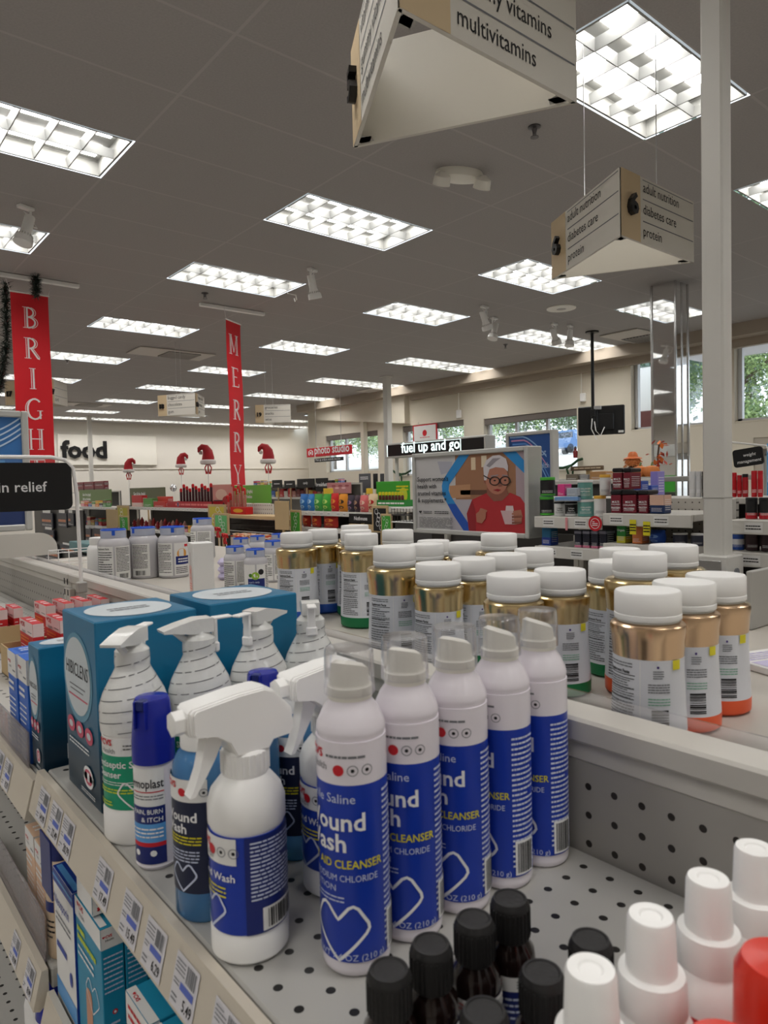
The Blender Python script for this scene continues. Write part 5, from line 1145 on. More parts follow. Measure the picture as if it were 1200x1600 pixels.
def shelf_run(label, X, ya, yb, dp, top, shelves, back=None, group=None, tags=True, dark=False, railz=.045, legs=True):
    """a straight run of store shelving whose front looks to -x"""
    r = thing('gondola_shelving', label, 'shelving', (X+dp/2, (ya+yb)/2, 0), 0, group); L = yb-ya; o = -dp/2
    MB().box((o+dp+.01, 0, top/2), (.02, L, top), back or DARKM).build('back_panel', r)
    MB().box((o+dp/2, 0, .06), (dp, L, .12), DARKM, .004).build('base', r)
    for s_ in (-1, 1): MB().box((o+dp-.015, s_*(L/2-.012), top/2), (.03, .024, top), SHM, .002).build('upright', r)
    for k, sz in enumerate(shelves):
        sh = MB().box((o+dp/2+.006, 0, sz-.012), (dp-.014, L-.004, .024), SHM, .002).build('shelf_deck', r)
        MB().box((o-.004, 0, sz-railz/2), (.010, L-.003, railz), WSH, .002).build('price_rail', sh)
        if tags:
            q = MB(); n = int(L/.14); g = random.Random(int(abs(ya)*100)+k)
            for t in range(n):
                u = -L/2+.05+t*.14+g.uniform(-.02, .02); q.rect(u, sz-railz*.85, u+.055, sz-railz*.15, PAPER, lambda a, b_: (o-.0096, -a, b_)); q.lines(u+.004, sz-railz*.7, u+.050, sz-railz*.3, 2, INK, lambda a, b_: (o-.0102, -a, b_), .4, t)
            q.build('price_strip', sh, smooth=False)
    return r
WSH = pm('shelf_front_white', 216, 213, 206, .45)
# ------------------------------------------------------------ protein and collagen shelves (front at x = XG)
XG = 2.30
zr = onx(1000, 803, XG).z; zl = onx(890, 808, XG).z; zr2 = onx(960, 849, XG).z; zl2 = onx(880, 855, XG).z
yA, yB, yC, yD = onx(1083, 780, XG).y, onx(943, 800, XG).y, onx(836, 800, XG).y, 2.62
ztop = onx(1000, 779, XG+.33).z
shelf_run('shelf bay with maroon collagen tubs and grey pegboard back, left of the white post', XG, yA, yB, .33, ztop, (zr2, zr), PEGB)
shelf_run('shelf bay with teal and green lidded tubs, right beside the woman poster', XG, yB+.003, yC, .33, ztop, (zl2, zl), DARKM)
shelf_run('low shelf run carrying the poster of the woman in red', XG, yC+.003, yD, .33, 1.325, (1.05,), DARKM)
zw = onx(1140, 812, XG).z; zw2 = onx(1160, 863, XG).z
shelf_run('shelf bay with black and red tubs at the right edge, right of the white post', XG, -.6, yA-.12, .33, ztop, (zw2, zw), PEGB)
MAR, BLK = cm(122, 26, 44), cm(30, 30, 32)
GMT = 'maroon collagen tubs'; 
def ybx(a, b_, py, X=XG): return onx(a, py, X).y, onx(b_, py, X).y
def hz(px_, py_, z, X=XG): return onx(px_, py_, X).z-z
XF = XG+.02
def tubpx(name, label, cat, x0, x1, ytop, z, body, lid, **k):
    X = XF+.05; a, b_ = ybx(x0, x1, (ytop+800)/2, X); R = abs(a-b_)/2*.93; h = hz((x0+x1)/2, ytop, z, X)
    return gtub(name, label, cat, X, (a+b_)/2, z, R, h, body, lid, **k)
def boxpx(name, label, cat, x0, x1, ytop, z, col, dp=.07, X=None, **k):
    X = X or XF; a, b_ = ybx(x0, x1, (ytop+800)/2, X); return gbox(name, label, cat, X, b_, a, z, hz((x0+x1)/2, ytop, z, X), dp, col, **k)
def maroon(label, x0, x1, ytop, z):
    r = boxpx('collagen_tub', label, 'tub', x0, x1, ytop+6, z, MAR, dp=.075, txt=['MULTI', 'COLLAGEN', 'PROTEIN'], group=GMT)
    b = r.children[0].data; hh = max(v.co.z for v in b.vertices); W = max(v.co.y for v in b.vertices)
    MB().box((.0375, 0, hh+.009), (.078, 2*W+.004, .016), BLACK, .004).build('lid', r); return hh+.019
h1 = maroon('left maroon collagen tub of the lower row, with black lid', 954, 970, 768, zr); h2 = maroon('front maroon collagen tub of the lower row, largest', 972, 994, 768, zr); h3 = maroon('right maroon collagen tub of the lower row, beside the peach carton', 997, 1012, 768, zr)
maroon('left maroon collagen tub stacked on the lower row', 957, 972, 733, zr+max(h1, h2)+.002); maroon('right maroon collagen tub stacked on the lower row', 974, 985, 733, zr+max(h1, h2)+.002)
PEACH, NAV2 = cm(226, 186, 164), cm(30, 52, 98)
boxpx('protein_carton', 'peach and navy carton right of the maroon tubs', 'carton', 1015, 1038, 774, zr, NAV2, dp=.05, bands=[(.45, 1, PEACH)])
TEA, YEL, WHT, GRN = cm(104, 160, 152), cm(232, 180, 70), cm(226, 226, 224), cm(76, 170, 60)
BND = [(.12, .62, TEA)]
GT = 'teal collagen tubs'
t1 = tubpx('collagen_canister', 'teal tub with white lid on the shelf left of the yellow lidded cans', 'tub', 904, 927, 781, zl, TEA, WHT, txt=['COLLAGEN', 'PEPTIDES'], group=GT)
tubpx('collagen_canister', 'teal tub stacked on the other teal tub', 'tub', 904, 925, 750, zl+hz(915, 781, zl, XF+.05)+.002, TEA, WHT, txt=['COLLAGEN', 'PEPTIDES'], group=GT)
GY = 'white cans with yellow lids'
tubpx('vitamin_can', 'white can with yellow lid on the shelf', 'can', 929, 946, 775, zl, WHT, YEL, ink=GREYINK, group=GY)
tubpx('vitamin_can', 'white can with yellow lid stacked beside the maroon tubs', 'can', 938, 954, 742, zl+hz(937, 775, zl, XF+.05)+.002, WHT, YEL, ink=GREYINK, group=GY)
GG = 'black tubs with green lids'
tubpx('protein_tub', 'lower black tub with bright green lid by the blue poster', 'tub', 845, 864, 776, zl, BLK, GRN, band=[(.02, .12, GRN)], group=GG, lidh=.16)
tubpx('protein_tub', 'upper black tub with bright green lid by the blue poster', 'tub', 846, 866, 746, zl+hz(855, 776, zl, XF+.05)+.002, BLK, GRN, band=[(.02, .12, GRN)], group=GG, lidh=.16)
for k, (a, b_) in enumerate(((867, 882), (884, 901))): tubpx('powder_can', '%s black and white powder can between the green lids and teal tubs' % ('left', 'right')[k], 'can', a, b_, 784, zl, WHT, BLK, band=[(.3, .85, WHT)] if k == 0 else [(.15, .8, BLK)], txt=['Collagen', 'Peptides'], ink=INK if k == 0 else WINK, group='black and white powder cans')
zz = zl+hz(884, 784, zl, XF+.05)+.004
boxpx('display_tray', 'shallow blue tray on top of the black and white powder cans', 'tray', 866, 903, 777, zz, cm(120, 160, 210), dp=.09)
zt_ = zz+hz(884, 777, zz)+.003
boxpx('small_carton', 'small pink carton on the blue tray', 'carton', 871, 882, 757, zt_, cm(224, 66, 140), dp=.05); boxpx('small_carton', 'small grey and white carton on the blue tray', 'carton', 885, 902, 763, zt_, cm(176, 184, 196), dp=.05)
# lower shelf
boxpx('supplement_carton', 'teal and blue carton on the lower shelf next to the poster frame', 'carton', 846, 860, 825, zl2, cm(40, 110, 150), dp=.05, bands=[(0, .45, cm(40, 66, 150))])
for k in range(4): boxpx('dark_carton', '%s dark carton with pale swoosh on the lower shelf' % ORD[k], 'carton', 897+13*k, 908+13*k, 829, zl2, cm(40, 42, 58), dp=.06, bands=[(.80, .95, cm(150, 150, 168)), (0, .14, cm(214, 120, 150))], group='dark cartons on the lower shelf')
boxpx('protein_carton', 'tall green and yellow carton on the lower shelf', 'carton', 963, 977, 816, zr2, cm(52, 146, 66), dp=.05, bands=[(0, .32, cm(206, 200, 60))], txt=['Orgain'])
boxpx('protein_carton', 'orange carton between the yellow sale tags on the lower shelf', 'carton', 987, 1003, 823, zr2, cm(232, 140, 84), dp=.05)
bag('blue pouch on the lower shelf right of the orange carton', XF, onx(1030, 840, XF).y, onx(1006, 840, XF).y, zr2, .05, cm(40, 84, 180), cm(120, 160, 220), None, 'snack_pouch', 'pouch')
for k, (a, b_) in enumerate(((1052, 1074), (1080, 1100))): tubpx('powder_can', '%s dark can with white lid on the lower shelf left of the white post' % ('left', 'right')[k], 'can', a, b_, 833+k, zr2, cm(56, 58, 72), WHT, group='dark cans with white lids')
for k, (a, b_, t, bt) in enumerate(((984, 994, 812, 835), (1005, 1016, 815, 837))):
    ya_, yb_, z0_, z1_ = rx(a, t, b_, bt, XG-.012); r = thing('sale_tag', '%s yellow sale tag hanging from the shelf edge above the orange carton' % ('left', 'right')[k], 'tag', (XG-.0125, (ya_+yb_)/2, z0_), 0, 'yellow sale tags'); MB().box((0, 0, (z1_-z0_)/2), (.001, ya_-yb_, z1_-z0_), YELLOW).build('card', r, smooth=False); MB().lines(-.012, .01, .012, .04, 3, INK, lambda u, v: (-.0009, -u, v), .5, 3).build('print', r, smooth=False)
ya_, yb_, z0_, z1_ = rx(923, 806, 937, 830, XG-.014); r = thing('shelf_talker', 'round red tag standing out at the shelf seam', 'tag', (XG-.014, (ya_+yb_)/2, (z0_+z1_)/2)); q = MB(); q.lathe([((z1_-z0_)/2, -.0008), ((z1_-z0_)/2, .0008)], RED, 24, Matrix.Rotation(PI/2, 4, 'Y')); q.build('card', r); q = MB(); q.ring(0, 0, .019, .002, WINK, lambda u, v: (-.0013, -u, v)); q.lines(-.012, -.010, .012, .010, 3, WINK, lambda u, v: (-.0013, -u, v), .5, 2); q.build('print', r)
r = thing('shelf_talker', 'small pale pink strip tag hanging below the blue tray', 'tag', tuple(onx(885, 817, XG-.013))); MB().box((0, 0, -.004), (.001, .010, .05), cm(226, 150, 156)).build('card', r)
# right bay
for k, (a, b_) in enumerate(((1165, 1184), (1186, 1205))): tubpx('supplement_jar', '%s black jar with red base band at the right edge shelf' % ('left', 'right')[k], 'jar', a, b_, 778, zw, BLK, BLK, band=[(0, .28, cm(190, 34, 46))], group='black jars with red bands')
tubpx('supplement_jar', 'blue tub on the lower shelf right of the white post', 'jar', 1143, 1163, 831, zw2, cm(40, 78, 160), WHT, band=[(.3, .6, cm(226, 226, 230))])
for k, (a, b_) in enumerate(((1165, 1187), (1189, 1210))): tubpx('supplement_jar', '%s dark jar on the lower shelf at the right edge' % ('left', 'right')[k], 'jar', a, b_, 829, zw2, cm(60, 40, 44), BLK, group='dark jars on the lower right shelf')
# goods on the far side, standing on top of this run
XT = XG+.40
r = thing('top_shelf', 'pale shelf top behind the pegboard bays, carrying the canisters', 'shelf', (XT+.16, 1.0, 0)); MB().box((0, 0, ztop-.012), (.32, 3.6, .024), SHM, .003).build('deck', r); MB().box((.15, 0, (ztop-.024)/2), (.02, 3.6, ztop-.024), DARKM).build('back_panel', r)
zT = ztop
for k, (a, b_, c_, t) in enumerate(((1077, 1087, cm(214, 214, 214), 737), (1088, 1096, cm(206, 206, 208), 737), (1097, 1105, BLK, 737), (1141, 1151, cm(190, 22, 34), 739), (1152, 1159, cm(190, 22, 34), 743), (1160, 1169, cm(170, 18, 30), 741), (1174, 1183, cm(190, 22, 34), 736), (1184, 1192, cm(190, 22, 34), 736))):
    X = XT+.08; ya_, yb_ = ybx(a, b_, 750, X); col = 'white' if k < 2 else 'black' if k == 2 else 'red'
    n = {0: 'left', 1: 'right', 2: 'single', 3: 'first', 4: 'second', 5: 'third', 6: 'fourth', 7: 'fifth'}[k]
    gtub('tumbler', '%s %s tall canister on the shelf top %s of the white post' % (n, col, 'left' if k < 3 else 'right'), 'canister', X, (ya_+yb_)/2, zT, abs(ya_-yb_)/2*.95, onx((a+b_)/2, t, X).z-zT, c_, c_ if k != 5 else BLK, group='tall canisters on the shelf top')
# woman's health poster in a deep frame
def frame_poster(name, label, X, px0, px1, top_l, top_r, bot, depth, draw, wd=.03, zbase=None):
    ya_, yb_ = onx(px0, (top_l+bot)/2, X).y, onx(px1, (top_l+bot)/2, X).y; z1_ = (onx(px0, top_l, X).z+onx(px1, top_r, X).z)/2; z0_ = zbase if zbase else onx((px0+px1)/2, bot, X).z
    W, hh = ya_-yb_, z1_-z0_; r = thing(name, label, 'framed poster', (X, (ya_+yb_)/2, z0_+.0012)); q = MB()
    for (cy_, cz_, dy, dz) in ((W/2-wd/2, hh/2, wd, hh), (-W/2+wd/2, hh/2, wd, hh), (0, hh-wd/2, W-2*wd, wd), (0, wd/2, W-2*wd, wd)): q.box((depth/2, cy_, cz_), (depth, dy, dz), FRM, .004)
    q.box((depth*.6, 0, hh/2), (depth*.6, W-.01, hh-.01), FRM); q.build('frame', r)
    iw, ih = W-2*wd, hh-2*wd; q = MB(); L = lambda k: (lambda u, v: (.012-.0006*k, iw/2-u*iw, wd+v*ih)); draw(q, L, iw, ih); q.build('poster', r, smooth=False); return r
FRM = pm('frame_silver', 196, 196, 192, .35, metal=.15)
def P6(q, pts, m, mp): q.add([mp((x-95)/870, 1-(y-218)/650) for x, y in pts], [tuple(range(len(pts)))], m)
def E6(q, x, y, a, b_, m, mp, n=22): P6(q, [(x+a*math.cos(2*PI*k/n), y+b_*math.sin(2*PI*k/n)) for k in range(n)], m, mp)
SKN, SKD, HAIR, HAIRD, SHIRT, SHIRTD = cm(178, 118, 96, .6), cm(140, 86, 70, .6), cm(206, 200, 204, .6), cm(150, 144, 150, .6), cm(178, 44, 50, .6), cm(150, 34, 42, .6)
def woman(q, L, iw, ih):
    q.rect(0, 0, 1, 1, cm(190, 186, 182), L(0)); P6(q, [(440, 218), (965, 218), (965, 868), (440, 868)], cm(156, 112, 84), L(1)); P6(q, [(95, 218), (440, 218), (440, 868), (95, 868)], cm(196, 194, 194), L(1))
    P6(q, [(480, 520), (800, 520), (800, 560), (480, 560)], cm(96, 66, 50), L(2)); P6(q, [(390, 600), (620, 600), (620, 868), (390, 868)], cm(178, 172, 180), L(2)); P6(q, [(570, 245), (605, 245), (605, 350), (570, 350)], cm(220, 200, 170), L(2)); P6(q, [(650, 235), (690, 235), (690, 330), (650, 330)], cm(220, 206, 180), L(2)); P6(q, [(290, 260), (420, 270), (400, 360), (320, 380)], cm(172, 172, 184), L(2)); P6(q, [(900, 218), (965, 218), (965, 868), (900, 868)], cm(170, 152, 158), L(2)); P6(q, [(390, 480), (560, 470), (560, 580), (390, 590)], cm(186, 140, 104), L(2))
    B1, B2 = cm(44, 136, 202), cm(34, 84, 178)
    P6(q, [(475, 218), (560, 218), (388, 470), (382, 520), (400, 570), (440, 640), (370, 640), (330, 560), (325, 480), (340, 420)], B1, L(3)); P6(q, [(370, 640), (440, 640), (580, 868), (500, 868), (420, 740)], B2, L(3)); P6(q, [(810, 218), (905, 218), (965, 300), (965, 400)], B1, L(3))
    P6(q, [(545, 868), (545, 700), (575, 600), (690, 545), (720, 560), (800, 590), (860, 545), (930, 580), (965, 640), (965, 868)], SHIRT, L(4)); P6(q, [(545, 868), (530, 720), (575, 600), (600, 700), (600, 868)], SHIRTD, L(5))
    P6(q, [(690, 500), (830, 500), (850, 560), (800, 610), (740, 615), (690, 555)], SKD, L(5)); E6(q, 765, 430, 84, 128, SKN, L(6)); E6(q, 684, 435, 16, 34, SKD, L(5))
    P6(q, [(672, 440), (668, 330), (690, 275), (740, 240), (790, 238), (835, 270), (850, 330), (848, 375), (820, 345), (760, 335), (715, 350), (700, 400), (690, 440)], HAIR, L(7)); P6(q, [(690, 320), (740, 262), (800, 262), (760, 290), (715, 335)], HAIRD, L(8))
    for cx_ in (752, 828): q.ribbon([((cx_+36*math.cos(2*PI*k/18)-95)/870, 1-(448+34*math.sin(2*PI*k/18)-218)/650) for k in range(18)], .010, INK, L(9)); E6(q, cx_, 444, 9, 6, INK, L(8))
    q.ribbon([((670-95)/870, 1-(400-218)/650), ((716-95)/870, 1-(430-218)/650)], .012, INK, L(9), False)
    P6(q, [(722, 404), (778, 396), (778, 404), (722, 412)], HAIRD, L(8)); P6(q, [(806, 398), (848, 404), (848, 411), (806, 406)], HAIRD, L(8)); P6(q, [(782, 440), (796, 440), (806, 492), (778, 496)], SKD, L(7)); P6(q, [(738, 522), (770, 512), (800, 520), (776, 536)], SHIRTD, L(8))
    # hands and the glass
    for k in range(4): P6(q, [(612+k*16, 745-k*22), (640+k*12, 672+k*4), (660+k*10, 676+k*5), (650+k*12, 760-k*18)], SKN, L(8-k))
    P6(q, [(610, 790), (606, 720), (640, 690), (684, 700), (678, 760), (650, 800)], SKN, L(9)); P6(q, [(790, 690), (930, 690), (900, 800), (820, 800)], cm(206, 176, 178), L(6)); P6(q, [(830, 650), (880, 650), (885, 690), (825, 690)], cm(214, 196, 196), L(6))
    P6(q, [(880, 690), (935, 680), (945, 730), (935, 790), (890, 800)], SKN, L(7))
    for k in range(4): P6(q, [(872, 708+k*24), (940, 700+k*24), (940, 714+k*24), (872, 722+k*24)], SKD if k % 2 else SKN, L(9))
    for k, t in enumerate(("Support women's", 'health with', 'trusted vitamins', '& supplements.*')): 
        s_ = .088; q.text(t, .02, .665-.098*k, s_, INK, L(10), sx=.98*ih/iw, bold=.014)
    q.add([L(10)(*p) for p in heart(.045, .235, .030, .04)], [tuple(range(16))], INK); q.lines(.075, .21, .165, .255, 2, INK, L(10), .45, 3); q.lines(.19, .21, .33, .255, 2, INK, L(10), .45, 6); q.lines(.03, .02, .37, .17, 9, INK, L(10), .3, 9)
frame_poster('poster_frame', "deep silver framed poster of a grey haired woman in red behind the gold jars", XG+.02, 644, 825, 710.5, 695.5, 845, .10, woman, .021, 1.326)
def askus(q, L, iw, ih):
    q.rect(0, 0, 1, 1, cm(44, 88, 158), L(0)); q.text('Ask us about', .08, .80, .085, SKYL, L(3), sx=.9*ih/iw)
    q.text('health', .96, .68, .075, SKYL, L(3), 'R', sx=.9*ih/iw)
    for k, c_ in enumerate((cm(150, 190, 232), cm(206, 150, 190), cm(96, 150, 220), cm(130, 180, 236))): q.ribbon([(.02+.08*t+.03*k, .99-.035*k-.30*max(0, t/11-.35)**1.5*(1.3+.4*k)) for t in range(12)], .014, c_, L(1), False)
    for k in range(3): q.ribbon([(.55+.035*t, .30+.1*k+.09*math.sin(t*.5+k)) for t in range(12)], .016, cm(84, 136, 204), L(1), False)
SKYL = cm(186, 214, 240)
frame_poster('poster_frame', 'blue framed poster with light swirls standing behind the woman poster', XG+1.0, 790, 864, 676.5, 671.5, 778, .06, askus, .022, 1.20)
r = thing('low_cabinet', 'grey cabinet behind the poster frames', 'cabinet', (XG+1.07, onx(822, 720, XG+1.0).y, 0)); MB().box((0, 0, .6), (.16, .30, 1.198), GREYM, .01).build('body', r); MB().box((-.084, 0, .6), (.012, .26, 1.0), WSH, .004).build('door', r)
# ------------------------------------------------------------ lit sign, photo sign, food sign, category signs
XS = 4.9
def sign_x(name, label, X, x0, yt0, x1, yt1, ybot, depth, frame_m, cat='sign'):
    a, b_ = onx(x0, (yt0+ybot)/2, X), onx(x1, (yt1+ybot)/2, X); z1_ = (onx(x0, yt0, X).z+onx(x1, yt1, X).z)/2; z0_ = onx((x0+x1)/2, ybot, X).z
    W, hh = a.y-b_.y, z1_-z0_; r = thing(name, label, cat, (X, (a.y+b_.y)/2, z0_)); MB().box((depth/2, 0, hh/2), (depth, W, hh), frame_m, .006).build('sign_box', r); return r, W, hh
GLOWT = mat('sign_glow', (.78, 1.0, .97), .5, emit=1.0)
r, W, hh = sign_x('lit_sign', 'lit black sign in a silver box reading fuel up and go', XS, 601, 693, 759, 680, 711, .14, FRM)
q = MB(); m = lambda u, v: (-.0012, W/2-u, v); m2 = lambda u, v: (-.0025, W/2-u, v); q.rect(W*.03, hh*.12, W*.985, hh*.88, BLACK, m)
wd = text_mesh('fuel up and go')[2]; s_ = W*.58/wd; q.text('fuel up and go', W*.19, hh*.30, s_, GLOWT, m2, bold=.012); q.rect(W*.778, hh*.12, W*.784, hh*.88, GLOWT, m2); q.rect(W*.03, hh*.12, W*.036, hh*.88, GLOWT, m2); q.rect(W*.18, hh*.865, W*.78, hh*.88, GLOWT, m2); q.build('sign_face', r, smooth=False)
q = MB()
for s_ in (-1, 1): q.tube([(.07, s_*W*.42, .005), (.07, s_*W*.42, -r.location.z)], .02, POSTM, 8)
q.build('support_post', r)
r, W, hh = sign_x('photo_sign', 'red hanging sign with camera symbol reading photo studio', 9.0, 479, 698, 549, 698, 712, .03, RED)
q = MB(); m = lambda u, v: (-.0012, W/2-u, v); m2 = lambda u, v: (-.002, W/2-u, v); wd = text_mesh('photo studio', .02)[2]; q.text('photo studio', W*.19, hh*.30, W*.77/wd, WINK, m, bold=.02); q.add([m(*p) for p in rrect(W*.045, hh*.22, W*.155, hh*.72, W*.012)], [tuple(range(24))], WINK); q.rect(W*.075, hh*.72, W*.125, hh*.82, WINK, m); q.disc(W*.10, hh*.46, W*.034, RED, m2); q.disc(W*.10, hh*.46, W*.018, WINK, lambda u, v: (-.003, W/2-u, v)); q.build('sign_face', r, smooth=False)
q = MB(); q.box((.015, 0, -hh*.42), (.02, W*.64, hh*.42), BLACK, .003); sub = q.build('strip_sign', r); q = MB(); t = 'Pick up orders outside counter'; wd = text_mesh(t)[2]; q.text(t, -W*.29, -hh*.5, W*.56/wd, WINK, lambda u, v: (.0035, -u, v)); q.build('strip_lettering', sub, smooth=False)
q = MB()
for s_ in (-1, 1): q.tube([(.015, s_*W*.28, hh), (.015, s_*W*.28, H-r.location.z)], .006, WIRE, 5)
q.build('hanging_wire', r)
# food sign on the back wall
YW = YB-.03
p0, p1 = ony(91, 727, YW), ony(243, 682, YW); W, hh = p1.x-p0.x, p1.z-p0.z
r = thing('food_sign', 'long pale wall panel with black letters reading food', 'sign', ((p0.x+p1.x)/2, YW-.05, p0.z)); MB().box((0, .035, hh/2), (W, .06, hh), pm('food_panel', 222, 218, 208, .6), .01).build('panel', r)
f0, f1 = ony(96, 720, YW-.1).x, ony(168, 720, YW-.1).x; wd = text_mesh('food', .03)[2]; s_ = (f1-f0)/wd; q = MB(); v, f, _ = text_mesh('food', .03)
for off, rev in ((-.05, False),): q.add([((f0-r.location.x)+a*s_, off, ony(130, 715, YW-.1).z-p0.z+b_*s_) for a, b_ in v], f, BLACK)
edge = {(a, b_) for fc in f for a, b_ in zip(fc, fc[1:]+fc[:1])}; zb = ony(130, 715, YW-.1).z-p0.z
for a, b_ in edge:
    if (b_, a) not in edge: q.add([(f0-r.location.x+v[k][0]*s_, o_, zb+v[k][1]*s_) for k, o_ in ((a, -.05), (b_, -.05), (b_, .004), (a, .004))], [(0, 1, 2, 3)], BLACK)
q.build('lettering', r, smooth=False)
# wire framed category flag signs
def flag_sign(label, Y, x0, x1, yt, yb, text, lead, pole_px, pole_bot, tilt=0, textpx=None):
    a, b_ = ony(x0, (yt+yb)/2, Y), ony(x1, (yt+yb)/2, Y); z1_, z0_ = ony((x0+x1)/2, yt, Y).z, ony((x0+x1)/2, yb, Y).z; W, hh = b_.x-a.x, z1_-z0_
    r = thing('category_sign', label, 'sign', (b_.x, Y, z0_)); MB().prism(rrect(-W, 0, 0, hh, hh*.14), .006, BLACK, Matrix(((1, 0, 0, 0), (0, 0, 1, -.003), (0, 1, 0, 0), (0, 0, 0, 1)))).build('board', r)
    q = MB(); s_ = hh*.30; wd = text_mesh(text[0])[2]
    for k, t in enumerate(text): q.text(t, -W*lead, hh*(.40 if len(text) == 1 else .54-.30*k), s_*(1 if len(text) == 1 else .82), WINK, lambda u, v: (u, -.0042, v), 'R', .01, .0 if len(text) == 1 else .18)
    q.build('lettering', r, smooth=False); return r, W, hh
YS = 1.62
r, W, hh = flag_sign('black rounded category sign reading pain relief on a wire frame, at the left edge', YS, -45, 112, 723, 799, ['pain relief'], .265, 118, 930)
zb = LED-r.location.z; gx_ = W*.03
q = MB(); q.tube([(-W-.05, 0, hh+.012), (-.04, 0, hh+.012), (-.012, 0, hh+.006), (.004, 0, hh-.012), (.008, 0, hh-.045), (.010, 0, hh*.3), (.012, 0, zb+.001)], .0042, WHITE, 8); q.tube([(-W, 0, hh), (-W, 0, hh+.012)], .004, WHITE, 6); q.build('wire_frame', r)
q = MB(); q.add([(-W, .001, hh), (-.01, .001, hh), (-.02, .001, hh+.012), (-W, .001, hh+.012)], [(0, 1, 2, 3)], CLEAR); q.box((.012, 0, zb+.012), (.02, .02, .024), GREYM, .002); q.build('clip', r)
XQ = XG-.03
a = onx(1147, 700, XQ); b_ = onx(1194, 700, XQ); z1_, z0_ = onx(1170, 700, XQ).z, onx(1170, 728, XQ).z; W, hh = a.y-b_.y, z1_-z0_
r = thing('category_sign', 'black tilted category sign reading weight management, at the right', 'sign', (XQ, (a.y+b_.y)/2, z0_)); MT = Matrix.Rotation(math.radians(-7), 4, 'X')
MB().prism(rrect(-W/2, 0, W/2, hh, hh*.16), .006, BLACK, MT @ Matrix(((0, 0, 1, 0), (-1, 0, 0, 0), (0, 1, 0, 0), (0, 0, 0, 1)))).build('board', r)
q = MB(); mm_ = lambda u, v: tuple(MT @ Vector((-.0012, -u, v))); q.text('weight', W*.06, hh*.55, min(hh*.32, W*.8/text_mesh('management')[2]), WINK, mm_, 'C', .01, .2); q.text('management', W*.03, hh*.20, min(hh*.32, W*.8/text_mesh('management')[2]), WINK, mm_, 'C', .01, .2); q.build('lettering', r, smooth=False)
q = MB(); q.tube([(.003, W/2+.06, hh+.03), (.003, -W/2-.005, hh+.004), (.003, -W/2-.014, hh-.02), (.003, -W/2-.012, zw+.12-z0_)], .0035, WHITE, 6); q.tube([(.003, W/2+.06, hh+.03), (.06, W/2+.06, hh+.03)], .0035, WHITE, 6); q.tube([(.003, -W/2-.012, zw+.12-z0_), (.30, -W/2-.012, zw+.12-z0_)], .0035, WHITE, 6); q.build('wire_frame', r)
r = thing('blue_poster', 'light blue poster edge at the right border behind the weight management sign', 'poster', (XG+.9, onx(1222, 720, XG+.9).y, ztop-.3)); q = MB(); q.box((0, 0, .27), (.012, .12, .5), cm(96, 176, 222), .002); q.build('poster', r); q = MB(); q.box((.02, 0, .3-ztop/2), (.02, .10, ztop), GREYM); q.build('stand', r)
# left framed poster and rounded header board
def swirl(q, L, iw, ih):
    q.rect(0, 0, 1, 1, cm(62, 120, 186), L(0)); q.rect(0, 0, 1, .35, cm(44, 62, 110), L(1))
    for k in range(4): q.ribbon([(.0+.1*t, .80-.05*k+.020*t*t*.1) for t in range(11)], .016, cm(190, 216, 240), L(2), False)
    q.rect(.0, .52, .7, .60, cm(96, 160, 214), L(2))
YP = 2.62
def frame_ny(name, label, Y, px0, px1, top, bot, depth, draw, wd):
    a, b_ = ony(px0, (top+bot)/2, Y), ony(px1, (top+bot)/2, Y); z1_, z0_ = ony((px0+px1)/2, top, Y).z, ony((px0+px1)/2, bot, Y).z; W, hh = b_.x-a.x, z1_-z0_
    r = thing(name, label, 'framed poster', ((a.x+b_.x)/2, Y, z0_)); q = MB()
    for (cx_, cz_, dx, dz) in ((W/2-wd/2, hh/2, wd, hh), (-W/2+wd/2, hh/2, wd, hh), (0, hh-wd/2, W-2*wd, wd), (0, wd/2, W-2*wd, wd)): q.box((cx_, depth/2, cz_), (dx, depth, dz), FRM, .004)
    q.box((0, depth*.6, hh/2), (W-.01, depth*.6, hh-.01), FRM); q.build('frame', r); iw, ih = W-2*wd, hh-2*wd; q = MB(); draw(q, lambda k: (lambda u, v: (-iw/2+u*iw, .012-.0007*k, wd+v*ih)), iw, ih); q.build('poster', r, smooth=False); return r, z0_
r, z0_ = frame_ny('poster_frame', 'silver framed light blue poster cut by the left edge of the picture', YP, -70, 48, 640, 832, .05, swirl, .022)
hx = r.location.x
rb = thing('header_board', 'grey board with rounded corner below the left poster', 'board', (hx, YP-.04, 0)); a, b_ = ony(-80, 860, YP-.04), ony(90, 860, YP-.04); zt = ony(40, 834, YP-.04).z
zb0 = LED+.010; R_ = .055
pl = [(a.x-hx, zb0), (b_.x-hx, zb0), (b_.x-hx, zt-R_)]+[(b_.x-hx-R_+R_*math.cos(math.radians(t)), zt-R_+R_*math.sin(math.radians(t))) for t in range(15, 91, 15)]+[(a.x-hx, zt)]
MB().prism(pl, .02, pm('board_grey', 206, 202, 194, .5), Matrix(((1, 0, 0, 0), (0, 0, 1, 0), (0, 1, 0, 0), (0, 0, 0, 1)))).build('board', rb)
q = MB(); q.box((a.x-hx+.05, .012, LED-.02), (.02, .02, .1), GREYM); q.box((.17-hx-.10, .06, z0_/2), (.08, .06, z0_-.002), GREYM, .004); q.build('stand', rb)
c = ony(150, 910, 2.30)
r = thing('wire_basket', 'small white wire basket on the shelf top at the left', 'basket', (.755, 2.45, DK+.0025)); q = MB(); bw, bd, bh = .13, .06, .075
for z_ in (0.003, bh*.5, bh): q.tube([(-bw, -bd, z_), (bw, -bd, z_), (bw, bd, z_), (-bw, bd, z_)], .0016, WHITE, 5, True)
for k in range(9): x = -bw+2*bw*k/8; q.tube([(x, -bd, bh), (x, -bd, .003), (x, bd, .003), (x, bd, bh)], .0013, WHITE, 4)
